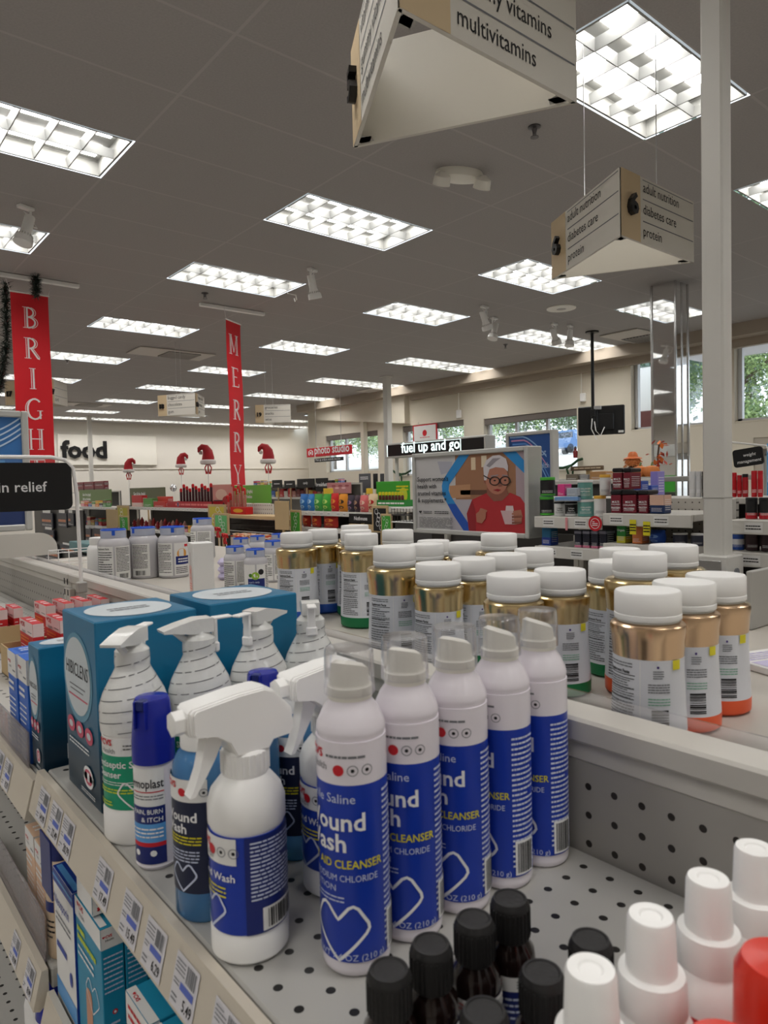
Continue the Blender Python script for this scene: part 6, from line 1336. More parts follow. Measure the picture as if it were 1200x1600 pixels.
q.build('wire', r)

# ------------------------------------------------------------ candy and holiday bays (front at x = XB)
XB = 4.15
def yz(px_, py_, X=XB): p = onx(px_, py_, X); return p.y, p.z
GRYB = cm(150, 148, 144)
zs = yz(530, 800)[1]; zs2 = yz(500, 825)[1]
yR, yL = yz(583, 800)[0], yz(452, 800)[0]
shelf_run('candy bay with a row of bright bags and black lower header', XB, yR, yL, .40, zs+.02, (zs2, zs), DARKM)
GB = 'bags of candy on the top shelf'
for k, (a, b_, t, c1, c2, lab) in enumerate(((463, 475, 772, (46, 116, 190), (150, 200, 236), 'left blue'), (475, 485, 772, (50, 130, 200), (180, 214, 240), 'right blue'), (485, 498, 772, (66, 160, 70), (190, 226, 150), 'left green'), (498, 511, 772, (70, 170, 60), (200, 230, 120), 'right green'), (511, 523, 771, (206, 40, 40), (240, 150, 60), 'red'), (523, 537, 772, (226, 146, 40), (60, 40, 30), 'orange'), (537, 548, 774, (56, 48, 62), (160, 120, 150), 'left dark'), (548, 556, 774, (70, 50, 60), (190, 150, 120), 'right dark'), (556, 569, 774, (220, 110, 110), (240, 200, 180), 'pink red'), (569, 584, 772, (226, 200, 160), (190, 40, 40), 'cream and red'))):
    bag('%s bag of candy standing on the shelf under the photo sign' % lab, XB+.01, yz(b_, 785)[0], yz(a, 785)[0], zs, yz((a+b_)/2, t)[1]-zs, cm(*c1), cm(*c2), GB)
for k, (a, b_) in enumerate(((466, 478), (480, 494), (498, 521))): bag('%s red bag of candy on the lower shelf' % ORD[k], XB+.02, yz(b_, 812)[0], yz(a, 812)[0], zs2, yz((a+b_)/2, 804)[1]-zs2, cm(190, 44, 34), cm(230, 140, 60), 'red candy bags on the lower shelf')
def panel_x(name, label, cat, X, x0, y0, x1, y1, col, draw=None, th=.012, legs=True, group=None):
    a, b_, z0_, z1_ = rx(x0, y0, x1, y1, X); W, hh = a-b_, z1_-z0_; r = thing(name, label, cat, (X, (a+b_)/2, z0_), 0, group); MB().box((th/2, 0, hh/2), (th, W, hh), col, .003).build('board', r)
    if draw: q = MB(); draw(q, lambda u, v: (-.0008, W/2-u*W, v*hh), lambda u, v: (-.0018, W/2-u*W, v*hh), hh/W); q.build('print', r, smooth=False)
    if legs: MB().box((th+.012, 0, -z0_/2+hh*.15), (.02, min(.03, W*.2), z0_+hh*.3), KRAFT).build('stand', r)
    return r
def lettering(lines, col, y0=.55, dy=.28, s_=.2, x=.5, al='C'):
    def f(q, m, m2, asp):
        for k, t in enumerate(lines): wd = text_mesh(t, .02)[2]; sz = min(s_, .9/(wd*asp)); q.text(t, x, y0-dy*k, sz, col, m2, al, .02, 0, asp)
    return f
panel_x('header_sign', 'black panel lettered Nuthouse on the candy bay', 'sign', XB-.045, 545, 803, 583, 817, BLACK, lettering(['Nuthouse'], WINK, .3, .3, .6))
panel_x('card_sign', 'plain tan panel below the black lettered panel', 'panel', XB-.075, 545, 819, 583, 836, KRAFT)
def easel(label, x0, y0, x1, y1, col, X, group='small framed easel signs', txt=True):
    def f(q, m, m2, asp):
        q.rect(.10, .05, .9, .90, col, m); g = random.Random(x0)
        for k in range(5): q.ring(.3+.4*g.random(), .18+.15*k, .10, .02, WINK, lambda u, v: m2(u, .5+(v-.5)/1.0), 10)
    panel_x('easel_sign', label, 'easel sign', X, x0, y0, x1, y1, KRAFT, f, .015, True, group)
LG = cm(64, 164, 52)
easel('green easel sign in a tan frame left of the candy bags', 453, 797, 470, 832, LG, XB-.12); easel('green easel sign in a tan frame under the green bottle display', 595, 803, 612, 834, LG, XB-.21); easel('black easel sign in a tan frame at the right end of the candy bay', 581, 790, 606, 832, BLACK, XB-.15)
easel('green and white easel sign beside the red bows', 334, 802, 357, 834, cm(96, 186, 110), XB-.36); easel('yellow easel sign with black lettering behind the green one', 325, 788, 353, 826, cm(206, 186, 60), XB-.16); easel('yellow topped easel sign left of the holiday shelf', 183, 790, 201, 824, cm(190, 180, 60), XB-.10); easel('bright green easel sign low at the left', 186, 806, 201, 828, LG, XB-.2)
panel_x('card_sign', 'tan cardboard panel left of the yellow topped sign', 'panel', XB-.06, 166, 796, 183, 826, KRAFT); panel_x('card_sign', 'tan cardboard panel between the white pegboard and the candy bags', 'panel', XB-.24, 429, 783, 451, 828, KRAFT)
# green bottle display
yq0, yq1 = yz(640, 790)[0], yz(588, 790)[0]
shelf_run('bay with the green bottle display and a dark wire basket', XB, yq0-.25, yq1-.03, .40, yz(615, 792)[1]+.001, (yz(615, 792)[1],), DARKM)
zq = yz(615, 792)[1]
panel_x('display_header', 'bright green display card behind the small bottles', 'display card', XB+.26, 588, 752, 640, 791, LG, lambda q, m, m2, asp: (q.disc(.82, .45, .12, LIME, m, 14, .3), q.lines(.62, .6, .97, .85, 2, YELLOW, m2, .5, 4)), .01, False)
a, b_, z0_, z1_ = rx(589, 780, 634, 791, XB+.04); r = thing('display_tray', 'green tray holding the yellow capped bottles', 'tray', (XB+.04, (a+b_)/2, zq+.001)); q = MB(); W = a-b_; q.box((0, 0, .03), (.004, W, .06), cm(46, 140, 60)); q.box((.11, 0, .03), (.004, W, .06), cm(46, 140, 60)); q.box((.055, 0, .002), (.11, W, .003), cm(46, 140, 60))
for s_ in (-1, 1): q.box((.055, s_*(W/2-.002), .03), (.106, .004, .06), cm(46, 140, 60))
q.build('tray_box', r); q = MB(); q.lines(-W*.45, .015, W*.45, .045, 1, WINK, lambda u, v: (-.0032, -u, v), .5, 3); q.build('print', r, smooth=False)
for k in range(8):
    p_ = onx(594+5.0*k, 779, XB+.09); lathe_thing('energy_bottle', '%s yellow capped small bottle from the left in the green tray' % ORD[k], 'bottle', (XB+.09, p_.y, zq+.006), [('bottle', [(.013, 0), (.0145, .003), (.0145, .085), (.008, .10)], pm('bottle_maroon', 96, 40, 40, .3)), ('cap', [(.0135, .099), (.0135, .128), (0, .130)], YELLOW)], 'yellow capped bottles in the green tray')
def wire_crate(label, x0, x1, ytop, ybot, X, bg, depth=.3):
    a, b_, z0_, z1_ = rx(x0, ytop, x1, ybot, X); W, hh = a-b_, z1_-z0_; r = thing('wire_basket', label, 'basket', (X, (a+b_)/2, z0_), 0, 'large wire baskets'); q = MB()
    for k in range(int(W/.035)+1): y_ = -W/2+W*k/int(W/.035); q.tube([(0, y_, hh), (0, y_, 0), (depth, y_, 0), (depth, y_, hh)], .0035, bg, 4)
    for z_ in (0, hh*.5, hh): q.tube([(0, -W/2, z_), (0, W/2, z_), (depth, W/2, z_), (depth, -W/2, z_)], .005, WHITE if z_ == hh or z_ == 0 else bg, 5, True)
    q.build('wire', r); q = MB(); q.box((depth/2, 0, -z0_/2), (depth*.8, W*.9, z0_-.004), DARKM); q.build('stand', r); return r, z0_, W, hh
DKW = cm(60, 54, 52)
wire_crate('dark wire basket at the right end, beside the poster of the woman', 612, 645, 794, 816, XB-.28, DKW, .25)
wire_crate('dark wire basket under the white pegboard panel', 353, 432, 811, 831, XB-.10, DKW, .22)
panel_x('pegboard_panel', 'white perforated panel above the tan ledge', 'panel', XB+.18, 372, 787, 427, 808, dots('white_pegboard', srgb(216, 214, 208), srgb(120, 118, 112), .05, .05, .009, (1, 2)), None, .012)
a, b_, z0_, z1_ = rx(330, 805, 444, 810, XB-.14); b_ = max(b_, yL+.006); LZ = z0_+.015+(z1_-z0_)/2+.0008; r = thing('ledge_board', 'tan wooden ledge above the dark wire basket', 'ledge', (XB-.14, (a+b_)/2, z0_)); MB().box((.15, 0, .015), (.30, a-b_, z1_-z0_), KRAFT, .003).build('board', r); MB().box((.30, 0, -z0_/2+.005), (.02, a-b_, z0_+.01), DARKM).build('support', r)
# loose wrapped sweets heaped in the low tray
a, b_, z0_, z1_ = rx(360, 832, 426, 842, XB-.32); r = thing('sweets_bin', 'low bin at the front of the wire baskets', 'bin', (XB-.32, (a+b_)/2, 0)); MB().box((.09, 0, z0_/2), (.18, a-b_, z0_), WSH, .004).build('bin', r)
g = random.Random(4); q = MB()
for _ in range(420):
    q.box((g.uniform(.01, .17), g.uniform(-.47, .47)*(a-b_), g.uniform(.008, .04)), (g.uniform(.02, .05), g.uniform(.02, .05), .012), g.choice((cm(220, 110, 50), cm(206, 60, 40), cm(232, 190, 150), cm(190, 150, 90), cm(240, 225, 210))), .003, Matrix.Rotation(0, 4, 'Z'))
o = q.build('wrapped_sweets', smooth=False); o.location = (XB-.32, (a+b_)/2, z0_); tag(o, 'heap of orange and white wrapped sweets in the low bin', 'sweets', None, 'stuff')
# green toppers with the jingle line
def jingle(q, m, m2, asp):
    for k, t in enumerate(('Get all the (jingle)', 'bells and whistles')): wd = text_mesh(t, .02)[2]; s_ = min(.25, .78/(wd*asp)); q.text(t, .12, .58-.30*k, s_, WINK, m2, 'L', .02, 0, asp)
panel_x('topper_sign', 'large bright green sign reading Get all the jingle bells and whistles', 'sign', XB+.24, 364, 758, 423, 786, cm(110, 176, 68), jingle)
panel_x('topper_sign', 'darker green sign with the jingle line behind the holiday shelf', 'sign', XB+.46, 203, 762, 258, 790, cm(86, 92, 60), jingle)
panel_x('topper_sign', 'green sign with the jingle line at the left bay', 'sign', XB+.46, 124, 765, 174, 788, cm(92, 118, 60), jingle)
panel_x('photo_card', 'display card with a pink winter picture beside the red candy tubes', 'display card', XB+.47, 330, 757, 366, 792, cm(206, 140, 130), lambda q, m, m2, asp: (q.disc(.45, .55, .25, cm(226, 190, 170), m), q.rect(.1, .05, .6, .3, cm(70, 40, 50), m), q.disc(.7, .3, .2, cm(180, 60, 60), m2)))
# holiday bay
yHa, yHb = yz(327, 800)[0], yz(201, 800)[0]; zh = yz(262, 793)[1]; zh2 = yz(240, 828)[1]
shelf_run('holiday bay with red candy tubes on its white shelf', XB, yHa, yHb, .40, zh+.02, (zh2, zh), DARKM)
TB = cm(70, 34, 40); RC2 = cm(206, 30, 36)
a, b_, z0_, z1_ = rx(262, 784, 331, 795, XB+.03); r = thing('display_tray', 'long red tray holding the red capped candy tubes', 'tray', (XB+.03, (a+b_)/2, zh+.001)); q = MB(); W = a-b_; q.box((0, 0, .045), (.005, W, .09), cm(176, 30, 44)); q.box((.16, 0, .045), (.005, W, .09), cm(176, 30, 44)); q.box((.08, 0, .002), (.156, W, .003), cm(176, 30, 44)); q.build('tray_box', r); q = MB(); q.disc(W*.36, .045, .03, cm(120, 150, 200), lambda u, v: (-.0035, -u+W*.6, v)); q.lines(-W*.3, .02, W*.45, .07, 1, cm(226, 120, 120), lambda u, v: (-.0035, -u, v), .5, 3); q.build('print', r, smooth=False)
for k in range(11):
    px_ = 283+4.7*k; p_ = onx(px_, 770, XB+.09+.05*(k % 2)); h = .22+.03*((k*5) % 3); hi = k >= 8
    lathe_thing('candy_tube', '%s red capped candy tube from the left in the long red tray' % ORD[k], 'candy tube', (XB+.09+.05*(k % 2), p_.y, zh+.006), [('tube', [(.018, 0), (.019, .003), (.019, h)], TB), ('cap', [(.019, h), (.0205, h+.02), (.019, h+.045), (0, h+.055)], RC2)], 'candy tubes with red caps')
for k, (x0, x1, t, c1, lab) in enumerate(((206, 222, 774, (196, 36, 40), 'red and white gift carton at the left of the holiday shelf'), (224, 238, 779, (90, 150, 70), 'green carton on the holiday shelf'), (240, 258, 784, (190, 50, 44), 'low red carton on the holiday shelf'), (246, 262, 776, (206, 70, 60), 'red wrapped carton standing behind the low one'))):
    X = XB+.02+(.12 if k == 3 else 0); gbox('gift_carton', lab, 'carton', X, yz(x1, 785, X)[0], yz(x0, 785, X)[0], zh, yz((x0+x1)/2, t, X)[1]-zh, .09, cm(*c1), bands=[(.0, .35, cm(226, 190, 180))] if k == 0 else (), group='holiday cartons')
for k in range(14):
    px_ = 206+6.0*k; X = XB+.05+.05*(k % 3); p_ = onx(px_, 818, X); bag('%s small red and white bag from the left on the lower holiday shelf' % (ORD[k] if k < 13 else 'last'), X, p_.y-.021, p_.y+.021, zh2, .13+.02*(k % 3), cm(*((150, 40, 50), (200, 150, 140), (176, 60, 60))[k % 3]), cm(*((226, 200, 196), (170, 40, 44), (120, 40, 60))[k % 3]), 'small bags on the lower holiday shelf')
# red candy canes in a carton on the tan ledge
p_ = onx(372, 801, XB-.02); zc = LZ
r = thing('cane_carton', 'red carton with gold oval print below the candy canes', 'carton', (XB-.02, p_.y, zc)); a, b_, z0_, z1_ = rx(360, 796, 384, 807, XB-.02); MB().box((.05, 0, .045), (.10, a-b_, .09), cm(206, 34, 36), .003).build('carton_box', r); q = MB(); q.disc(0, .045, (a-b_)*.32, cm(226, 170, 60), lambda u, v: (-.0008, -u, v), 18, .025); q.text("Reese's", 0, .036, .03, YELLOW, lambda u, v: (-.0016, -u, v), 'C'); q.build('print', r, smooth=False)
for k in range(7):
    px_ = 357+4.4*k; X = XB+.02+.04*(k % 2)-.02; p_ = onx(px_, 790, X); zc_ = zc+.092; L = .20+.03*(k % 3)
    o = thing('candy_cane_tube', '%s red cane topped tube from the left above the red carton' % ORD[k], 'candy tube', (X, p_.y, zc_ if k > 1 else LZ), 0, 'cane topped candy tubes'); MB().lathe([(.015, 0), (.016, .003), (.016, L*.7), (.012, L*.75)], cm(190, 120, 110), 14).build('tube', o); MB().tube([(0, 0, L*.74), (0, 0, L), (0, .008, L+.02), (0, .025, L+.028), (0, .04, L+.015), (0, .042, L-.005)], .012, RC2, 8).build('cane_top', o)
for k, (px_, py_) in enumerate(((341, 828), (352, 838), (328, 846))):
    p_ = onx(px_, py_, XB-.42); r = thing('ribbon_bow', '%s red ribbon bow hanging in front of the easel signs' % ORD[k], 'bow', tuple(p_), 0, 'red ribbon bows'); q = MB()
    for s_ in (-1, 1): q.tube([(0, 0, 0), (-.02, s_*.03, .03), (-.01, s_*.06, .02), (0, s_*.055, -.01), (0, 0, 0)], .012, RC2, 6); q.tube([(0, 0, 0), (-.01, s_*.02, -.05), (0, s_*.03, -.09)], .010, RC2, 5)
    q.build('loops', r); MB().lathe([(.0, -.016), (.014, -.008), (.014, .008), (0, .016)], RC2, 10).build('knot', r); MB().tube([(.01, 0, 0), (.03, 0, -p_.z+.0)], .004, WHITE, 5).build('stake', r)
# felt hats on sticks
FELT = pm('hat_glitter_red', 176, 22, 34, .5, noise=.35, nscale=120, bump=.4); FUR = pm('hat_fur_white', 232, 226, 222, .9, bump=.8, nscale=90)
def hat(px_, py_, X, label, sgn, s_):
    p_ = onx(px_, py_, X); r = thing('felt_hat', label, 'hat', tuple(p_), 0, 'red felt hats on sticks'); path = [(0, 0), (.005, .07), (.0, .14), (-.03, .19), (-.075, .205), (-.11, .18), (-.115, .145), (-.095, .125)]; rad = [.085, .078, .066, .052, .040, .030, .022, .016]
    R1 = Matrix.Rotation(math.radians(50), 4, 'Z')
    pts = [tuple(R1 @ Vector((0, -sgn*a*s_, b_*s_))) for a, b_ in path]; fine = []
    MB().tube(pts, [q_*s_ for q_ in rad], FELT, 16).build('felt_cone', r)
    MB().lathe([(.088*s_, -.03*s_), (.103*s_, -.015*s_), (.105*s_, .015*s_), (.09*s_, .032*s_), (.07*s_, .032*s_), (.06*s_, -.03*s_)], FUR, 22).build('fur_band', r)
    e = pts[-1]; MB().lathe([(0, -.028*s_), (.02*s_, -.02*s_), (.028*s_, 0), (.02*s_, .02*s_), (0, .028*s_)], FUR, 12, Matrix.Translation(e)).build('pompom', r)
    q = MB()
    for k in range(6): a = k*1.05; q.tube([(.02*math.cos(a)*s_, .02*math.sin(a)*s_, -.03*s_), (.05*math.cos(a)*s_, .05*math.sin(a)*s_, -.08*s_), (.03*math.cos(a+.6)*s_, .03*math.sin(a+.6)*s_, -.16*s_)], .007*s_, RC2, 5)
    q.build('ribbon', r); MB().tube([(0, 0, -.02), (0, 0, -p_.z)], .006, WHITE, 6).build('stick', r)
hat(201, 736, XB+.56, 'red glitter hat on a stick at the left, below the food sign', -1, 1.0); hat(283, 728, XB+.56, 'red glitter hat on a stick second from the left, leaning right', -1, .88); hat(325, 722, XB+.56, 'largest red glitter hat on a stick, left of the MERRY banner', 1, 1.12); hat(419, 721, XB+.56, 'red glitter hat on a stick right of the MERRY banner', 1, .98)
r = thing('foil_balloon', 'small silver balloon among the holiday goods', 'balloon', tuple(onx(271, 762, XB+.58))); MB().lathe([(0, -.07), (.04, -.05), (.06, 0), (.045, .04), (0, .06)], mat('foil_silver', (.75, .75, .78), .15, 1), 18).build('balloon', r); MB().tube([(0, 0, -.06), (0, 0, -r.location.z)], .003, WHITE, 4).build('string', r)
# left bay: batteries, red gift boxes
yBa, yBb = yz(181, 800)[0], yz(108, 800)[0]; zb_ = yz(145, 792)[1]
shelf_run('dark bay at the left with hanging black packs', XB, yBa, yBb, .40, zb_+.02, (yz(145, 822)[1], zb_), DARKM)
yg0, yg1 = yz(112, 770, XB+.9)[0], yz(165, 770, XB+.9)[0]; zg = yz(138, 768, XB+.9)[1]
shelf_run('low shelf run behind the left bay carrying the dark red gift boxes', XB+.88, yg0-.1 if yg0 < yg1 else yg1-.1, max(yg0, yg1)+.1, .3, zg+.001, (zg,), DARKM, tags=False)
for k in range(6):
    row, c_ = divmod(k, 3); X = XB+.90; x0 = 115+16*c_; zz_ = zg+(0 if row == 0 else .112); gbox('gift_box', '%s dark red gift box of the %s row' % (('left', 'middle', 'right')[c_], ('lower', 'upper')[row]), 'box', X, yz(x0+15, 750, X)[0], yz(x0, 750, X)[0], zz_, .110, .10, cm(122, 24, 40), bands=[(.3, .6, cm(90, 20, 34))], group='dark red gift boxes')
for k, (x0, x1, y0, y1) in enumerate(((64, 82, 802, 824), (90, 104, 802, 824), (106, 115, 802, 822), (122, 133, 802, 820), (68, 84, 828, 846), (94, 118, 852, 866), (70, 92, 856, 876), (124, 142, 826, 846), (146, 163, 826, 846))):
    X = XB-.91 if x1 < 120 else XB-.07
    a, b_, z0_, z1_ = rx(x0, y0, x1, y1, X); r = thing('battery_pack', '%s hanging black pack with copper number print at the left' % ORD[k], 'pack', (X, (a+b_)/2, z0_), 0, 'black blister packs'); W, hh = a-b_, z1_-z0_
    MB().box((.01, 0, hh/2), (.02, W, hh), cm(40, 42, 54), .004).build('card', r); q = MB(); q.lines(-W*.4, hh*.35, W*.4, hh*.6, 1, cm(206, 130, 90), lambda u, v: (-.0008, -u, v), .7, k); q.lines(-W*.4, hh*.1, W*.4, hh*.25, 2, WINK, lambda u, v: (-.0008, -u, v), .3, k); q.build('print', r, smooth=False); q = MB(); q.tube([(.02, 0, hh-.01), (.03, 0, hh-.005)] if X < XB-.5 else [(.02, 0, hh-.01), (.05, 0, hh-.01)], .003, STEEL, 5); q.build('hook', r); q = MB(); q.rect(-W*.3, hh*1.02, W*.35, hh*1.25, PAPER, lambda u, v: (-.002, -u, v)); q.build('price_tab', r, smooth=False)
a, b_, z0_, z1_ = rx(56, 796, 132, 930, XB-.87); r = thing('peg_display', 'black peg panel carrying the hanging packs at the left', 'display panel', (XB-.869, (a+b_)/2, 0)); MB().box((.015, 0, z1_/2), (.03, a-b_, z1_), BLACK, .004).build('panel', r); MB().box((.1, 0, .04), (.3, a-b_, .08), DARKM, .004).build('foot', r)
for k, (x0, x1, y0, y1, c1) in enumerate(((108, 138, 848, 862, (86, 128, 132)), (110, 136, 866, 880, (40, 42, 46)), (112, 138, 884, 906, (70, 104, 108)))):
    a, b_, z0_, z1_ = rx(x0, y0, x1, y1, 1.9); r = thing('storage_box', '%s of three stacked dark boxes behind the plain white bottle' % ('top', 'middle', 'bottom')[k], 'box', (1.9, (a+b_)/2, z0_), 0, 'stacked dark boxes'); MB().box((.08, 0, (z1_-z0_)*.5), (.16, a-b_, z1_-z0_), cm(*c1), .006).build('box', r); MB().lines(-.03, .012, .03, .03, 1, WINK, lambda u, v: (-.0008, -u, v), .4, k).build('label', r, smooth=False)
    if k == 2: MB().box((.08, 0, -z0_/2), (.10, (a-b_)*.8, z0_-.002), DARKM).build('stand', r)
# far shelf lines
XR = 8.3
zf = yz(450, 757, XR)[1]
shelf_run('far shelf run with black header signs under the photo sign', XR, yz(535, 760, XR)[0], yz(395, 760, XR)[0], .5, zf, (zf-.28, zf-.01), GRYB, tags=False)
for k, (x0, x1, t, txt) in enumerate(((425, 440, 750, 'candy'), (444, 460, 751, 'nuts'), (464, 491, 748, 'candy'), (493, 512, 747, 'breakfast'))):
    panel_x('header_sign', '%s black header sign from the left on the far shelf' % ORD[k], 'sign', XR-.09, x0, t, x1, 762 if k < 3 else 768, BLACK, lettering([txt], WINK, .4, .3, .4) if k > 1 else (lambda q, m, m2, asp: q.lines(.2, .4, .8, .6, 1, WINK, m, .6, 4)), .02, True, 'far black header signs')
g = random.Random(9)
for k in range(16):
    x0 = 424+6.5*k; X = XR+.04; h = g.uniform(.10, .20); gbox('grocery_carton', '%s small carton from the left on the far shelf under the header signs' % (ORD[k] if k < 13 else ('fourteenth', 'fifteenth', 'last')[k-13]), 'carton', X, yz(x0+5.6, 770, X)[0], yz(x0, 770, X)[0], zf-.28, h, .1, cm(*g.choice(((206, 60, 60), (226, 190, 90), (70, 100, 170), (220, 210, 200), (180, 120, 110), (120, 60, 60)))), group='small cartons on the far shelf')
panel_x('picture_card', 'pink patterned display card above the candy bags', 'display card', XB+.50, 511, 754, 548, 771, cm(190, 130, 130), lambda q, m, m2, asp: [q.disc(.15+.14*k, .5+.2*((k*3) % 2), .09, cm(*((230, 190, 190), (160, 80, 90))[k % 2]), m) for k in range(6)])
for k, (x0, x1) in enumerate(((505, 520), (572, 582))): panel_x('price_card', '%s small yellow price card behind the candy bags' % ('left', 'right')[k], 'card', XB+.44, x0, 763, x1, 772, cm(226, 190, 60), None, .006, True, 'yellow price cards')
panel_x('photo_poster', 'dark grey tall poster with white text below the photo corner window', 'poster', 9.0, 561, 740, 579, 770, cm(92, 92, 96), lambda q, m, m2, asp: q.lines(.12, .68, .8, .86, 2, WINK, m, .5, 5)); panel_x('photo_poster', 'narrow black poster right of the grey one', 'poster', 9.0, 583, 740, 590, 764, BLACK); panel_x('photo_poster', 'second narrow dark poster by the slim white post', 'poster', 9.0, 594, 740, 600, 764, cm(70, 70, 74))
r = thing('kiosk', 'white photo counter kiosk below the photo corner window', 'kiosk', (9.1, onx(535, 760, 9.1).y, 0)); MB().box((.25, 0, .55), (.5, 1.2, 1.1), PAPER, .02).build('counter', r); MB().box((.3, .2, 1.3), (.08, .5, .4), PAPER, .02).build('screen', r); MB().box((.3, .2, 1.105), (.2, .2, .01), GREYM).build('base', r); MB().box((.2, .55, 1.66), (.4, .35, .06), BLACK, .01).build('printer', r); MB().box((.2, .55, 1.38), (.06, .06, .56), GREYM).build('post', r)
# framed red notice and swags at the windows
p_ = onx(681, 664, XW-.5)
def notice(q, m, m2, asp): q.rect(.05, .06, .95, .94, PAPER, m); q.disc(.5, .5, .09, RED, m2, 14, .09/asp if asp else .09); q.lines(.3, .2, .7, .3, 1, RED, m2, .4, 3)
r = panel_x('window_notice', 'red framed white notice hanging in the window by the slim post', 'notice', XW-.02, 645, 663, 683, 690, RED, notice, .012, False)
q = MB()
for s_ in (-1, 1): q.tube([(.008, s_*.2, .2), (.008, s_*.2, 2.85-r.location.z)], .004, WIRE, 5)
q.build('cord', r)
SWG = pm('garland_green', 36, 70, 40, .7, bump=.6, nscale=60)
def swag(label, X, pts, bow):
    P_ = [onx(a, b_, X) for a, b_ in pts]; c0 = P_[len(P_)//2]; r = thing('garland_swag', label, 'garland', tuple(c0)); MB().tube([tuple(p-c0) for p in P_], .022, SWG, 8).build('swag', r)
    q = MB(); z_ = c0; 
    for s_ in (-1, 1): q.tube([(-.03, 0, 0), (-.05, s_*.06, -.06), (-.03, s_*.04, -.16)], .018, bow, 6)
    q.build('bow', r)
swag('dark green garland swag with a green bow under the window by the slim post', XW-.05, [(611, 733), (618, 739), (627, 741), (634, 740), (642, 735)], SWG); swag('thin dark garland swag under the long low window', XW-.05, [(867, 731), (880, 731), (893, 727), (903, 719), (910, 717)], SWG)
r = thing('window_figure', 'tiny dark and red figure sticker in the long low window', 'decoration', tuple(onx(899, 706, XW-.02))); MB().lathe([(.035, -.10), (.04, 0), (.02, .03), (.028, .05), (.0, .08)], cm(120, 30, 34), 10).build('figure', r); MB().lathe([(.026, .055), (.015, .08), (0, .10)], BLACK, 8).build('hat', r)
# window ledge goods: straw doll, pumpkins, brown plank sign
XD = XG+1.7
zD = onx(985, 746, XD).z
r = thing('display_table', 'grey table behind the collagen shelves carrying the straw doll', 'table', (XD+.05, onx(1000, 746, XD).y, 0)); MB().box((0, 0, zD-.015), (.5, 1.1, .03), GREYM, .004).build('table_top', r)
for a_ in (-1, 1):
    for b_ in (-1, 1): MB().box((a_*.2, b_*.5, (zD-.03)/2), (.04, .04, zD-.03), GREYM).build('leg', r)
STRAW = pm('straw_orange', 214, 140, 84, .8, noise=.25, nscale=60, bump=.5)
p_ = onx(989, 745, XD); r = thing('straw_doll', 'straw haired harvest doll with orange hat on the table behind the collagen tubs', 'doll', (XD, p_.y, zD+.001)); hh = onx(989, 706, XD).z-zD; k = hh
q = MB(); q.lathe([(k*.22, 0), (k*.26, k*.1), (k*.2, k*.38), (k*.12, k*.45)], cm(60, 40, 40), 14); q.build('coat', r); q = MB(); q.lathe([(0, k*.40), (k*.22, k*.46), (k*.30, k*.60), (k*.26, k*.74), (k*.1, k*.80)], STRAW, 16); g = random.Random(2)
for _ in range(90): a_, z_ = g.uniform(0, 2*PI), k*g.uniform(.42, .74); q.tube([(k*.26*math.cos(a_), k*.26*math.sin(a_), z_), (k*.36*math.cos(a_), k*.36*math.sin(a_), z_-k*.06)], k*.012, STRAW, 4)
q.build('straw_head', r); q = MB(); q.lathe([(k*.36, k*.72), (k*.34, k*.75), (k*.2, k*.80), (k*.17, k*.93), (k*.1, k), (0, k)], cm(206, 110, 54), 16); q.build('hat', r)
PUM = cm(214, 128, 66, .6)
for j, (px_, py_) in enumerate(((1000, 745), (1018, 746))):
    p_ = onx(px_, py_, XD-.1); r = thing('pumpkin', '%s small orange pumpkin beside the straw doll' % ('left', 'right')[j], 'pumpkin', (XD-.1, p_.y, zD+.001), 0, 'small orange pumpkins'); q = MB(); n = 24; prof = [(0, .005), (.03, 0), (.045, .02), (.047, .035), (.038, .058), (.01, .066), (0, .062)]
    for rr, z_ in prof: q.v += [(rr*(1+.09*math.cos(8*2*PI*t/n))*math.cos(2*PI*t/n), rr*(1+.09*math.cos(8*2*PI*t/n))*math.sin(2*PI*t/n), z_) for t in range(n)]
    q.mi(PUM)
    for i_ in range(len(prof)-1):
        for t in range(n): q.f.append((i_*n+t, i_*n+(t+1) % n, (i_+1)*n+(t+1) % n, (i_+1)*n+t)); q.m.append(0)
    q.build('body', r); MB().tube([(0, 0, .06), (.004, 0, .075), (.012, 0, .085)], .006, cm(96, 110, 60), 6).build('stem', r)
p_ = onx(1030, 722, XD+.1); r = thing('leaf_spray', 'orange autumn leaves at the side of the mirror column', 'decoration', (XD+.1, p_.y, zD+.001)); q = MB(); q.tube([(0, 0, 0), (0, .01, .12), (0, 0, .20)], .006, BARK, 5); q.build('twig', r); q = MB(); g = random.Random(6)
for _ in range(22): c_ = Vector((g.gauss(0, .025), g.gauss(0, .025), g.uniform(.06, .22))); u = Vector((g.gauss(0, 1), g.gauss(0, 1), g.gauss(0, 1))).normalized()*.022; v = u.cross(Vector((0, .3, 1))).normalized()*.014; q.add([tuple(c_-u), tuple(c_+v), tuple(c_+u), tuple(c_-v)], [(0, 1, 2, 3)], g.choice((cm(206, 84, 40), cm(226, 120, 50), cm(180, 60, 36))))
q.build('leaves', r, smooth=False)
def plank(q, m, m2, asp): q.lines(.12, .3, .95, .7, 1, cm(220, 200, 170), m, .6, 5)
panel_x('plank_sign', 'narrow brown plank sign with pale lettering left of the straw doll', 'sign', XG+1.25, 891, 728, 941, 735, cm(110, 90, 70), plank, .02)
XK = XG+.95; zk = onx(910, 750, XK).z
r = thing('side_table', 'pale low table behind the green lidded tubs', 'table', (XK+.12, onx(915, 750, XK).y, 0)); MB().box((0, 0, zk-.012), (.26, .50, .024), WSH, .003).build('table_top', r); MB().box((0, 0, (zk-.024)/2), (.2, .44, zk-.026), DARKM).build('base', r)
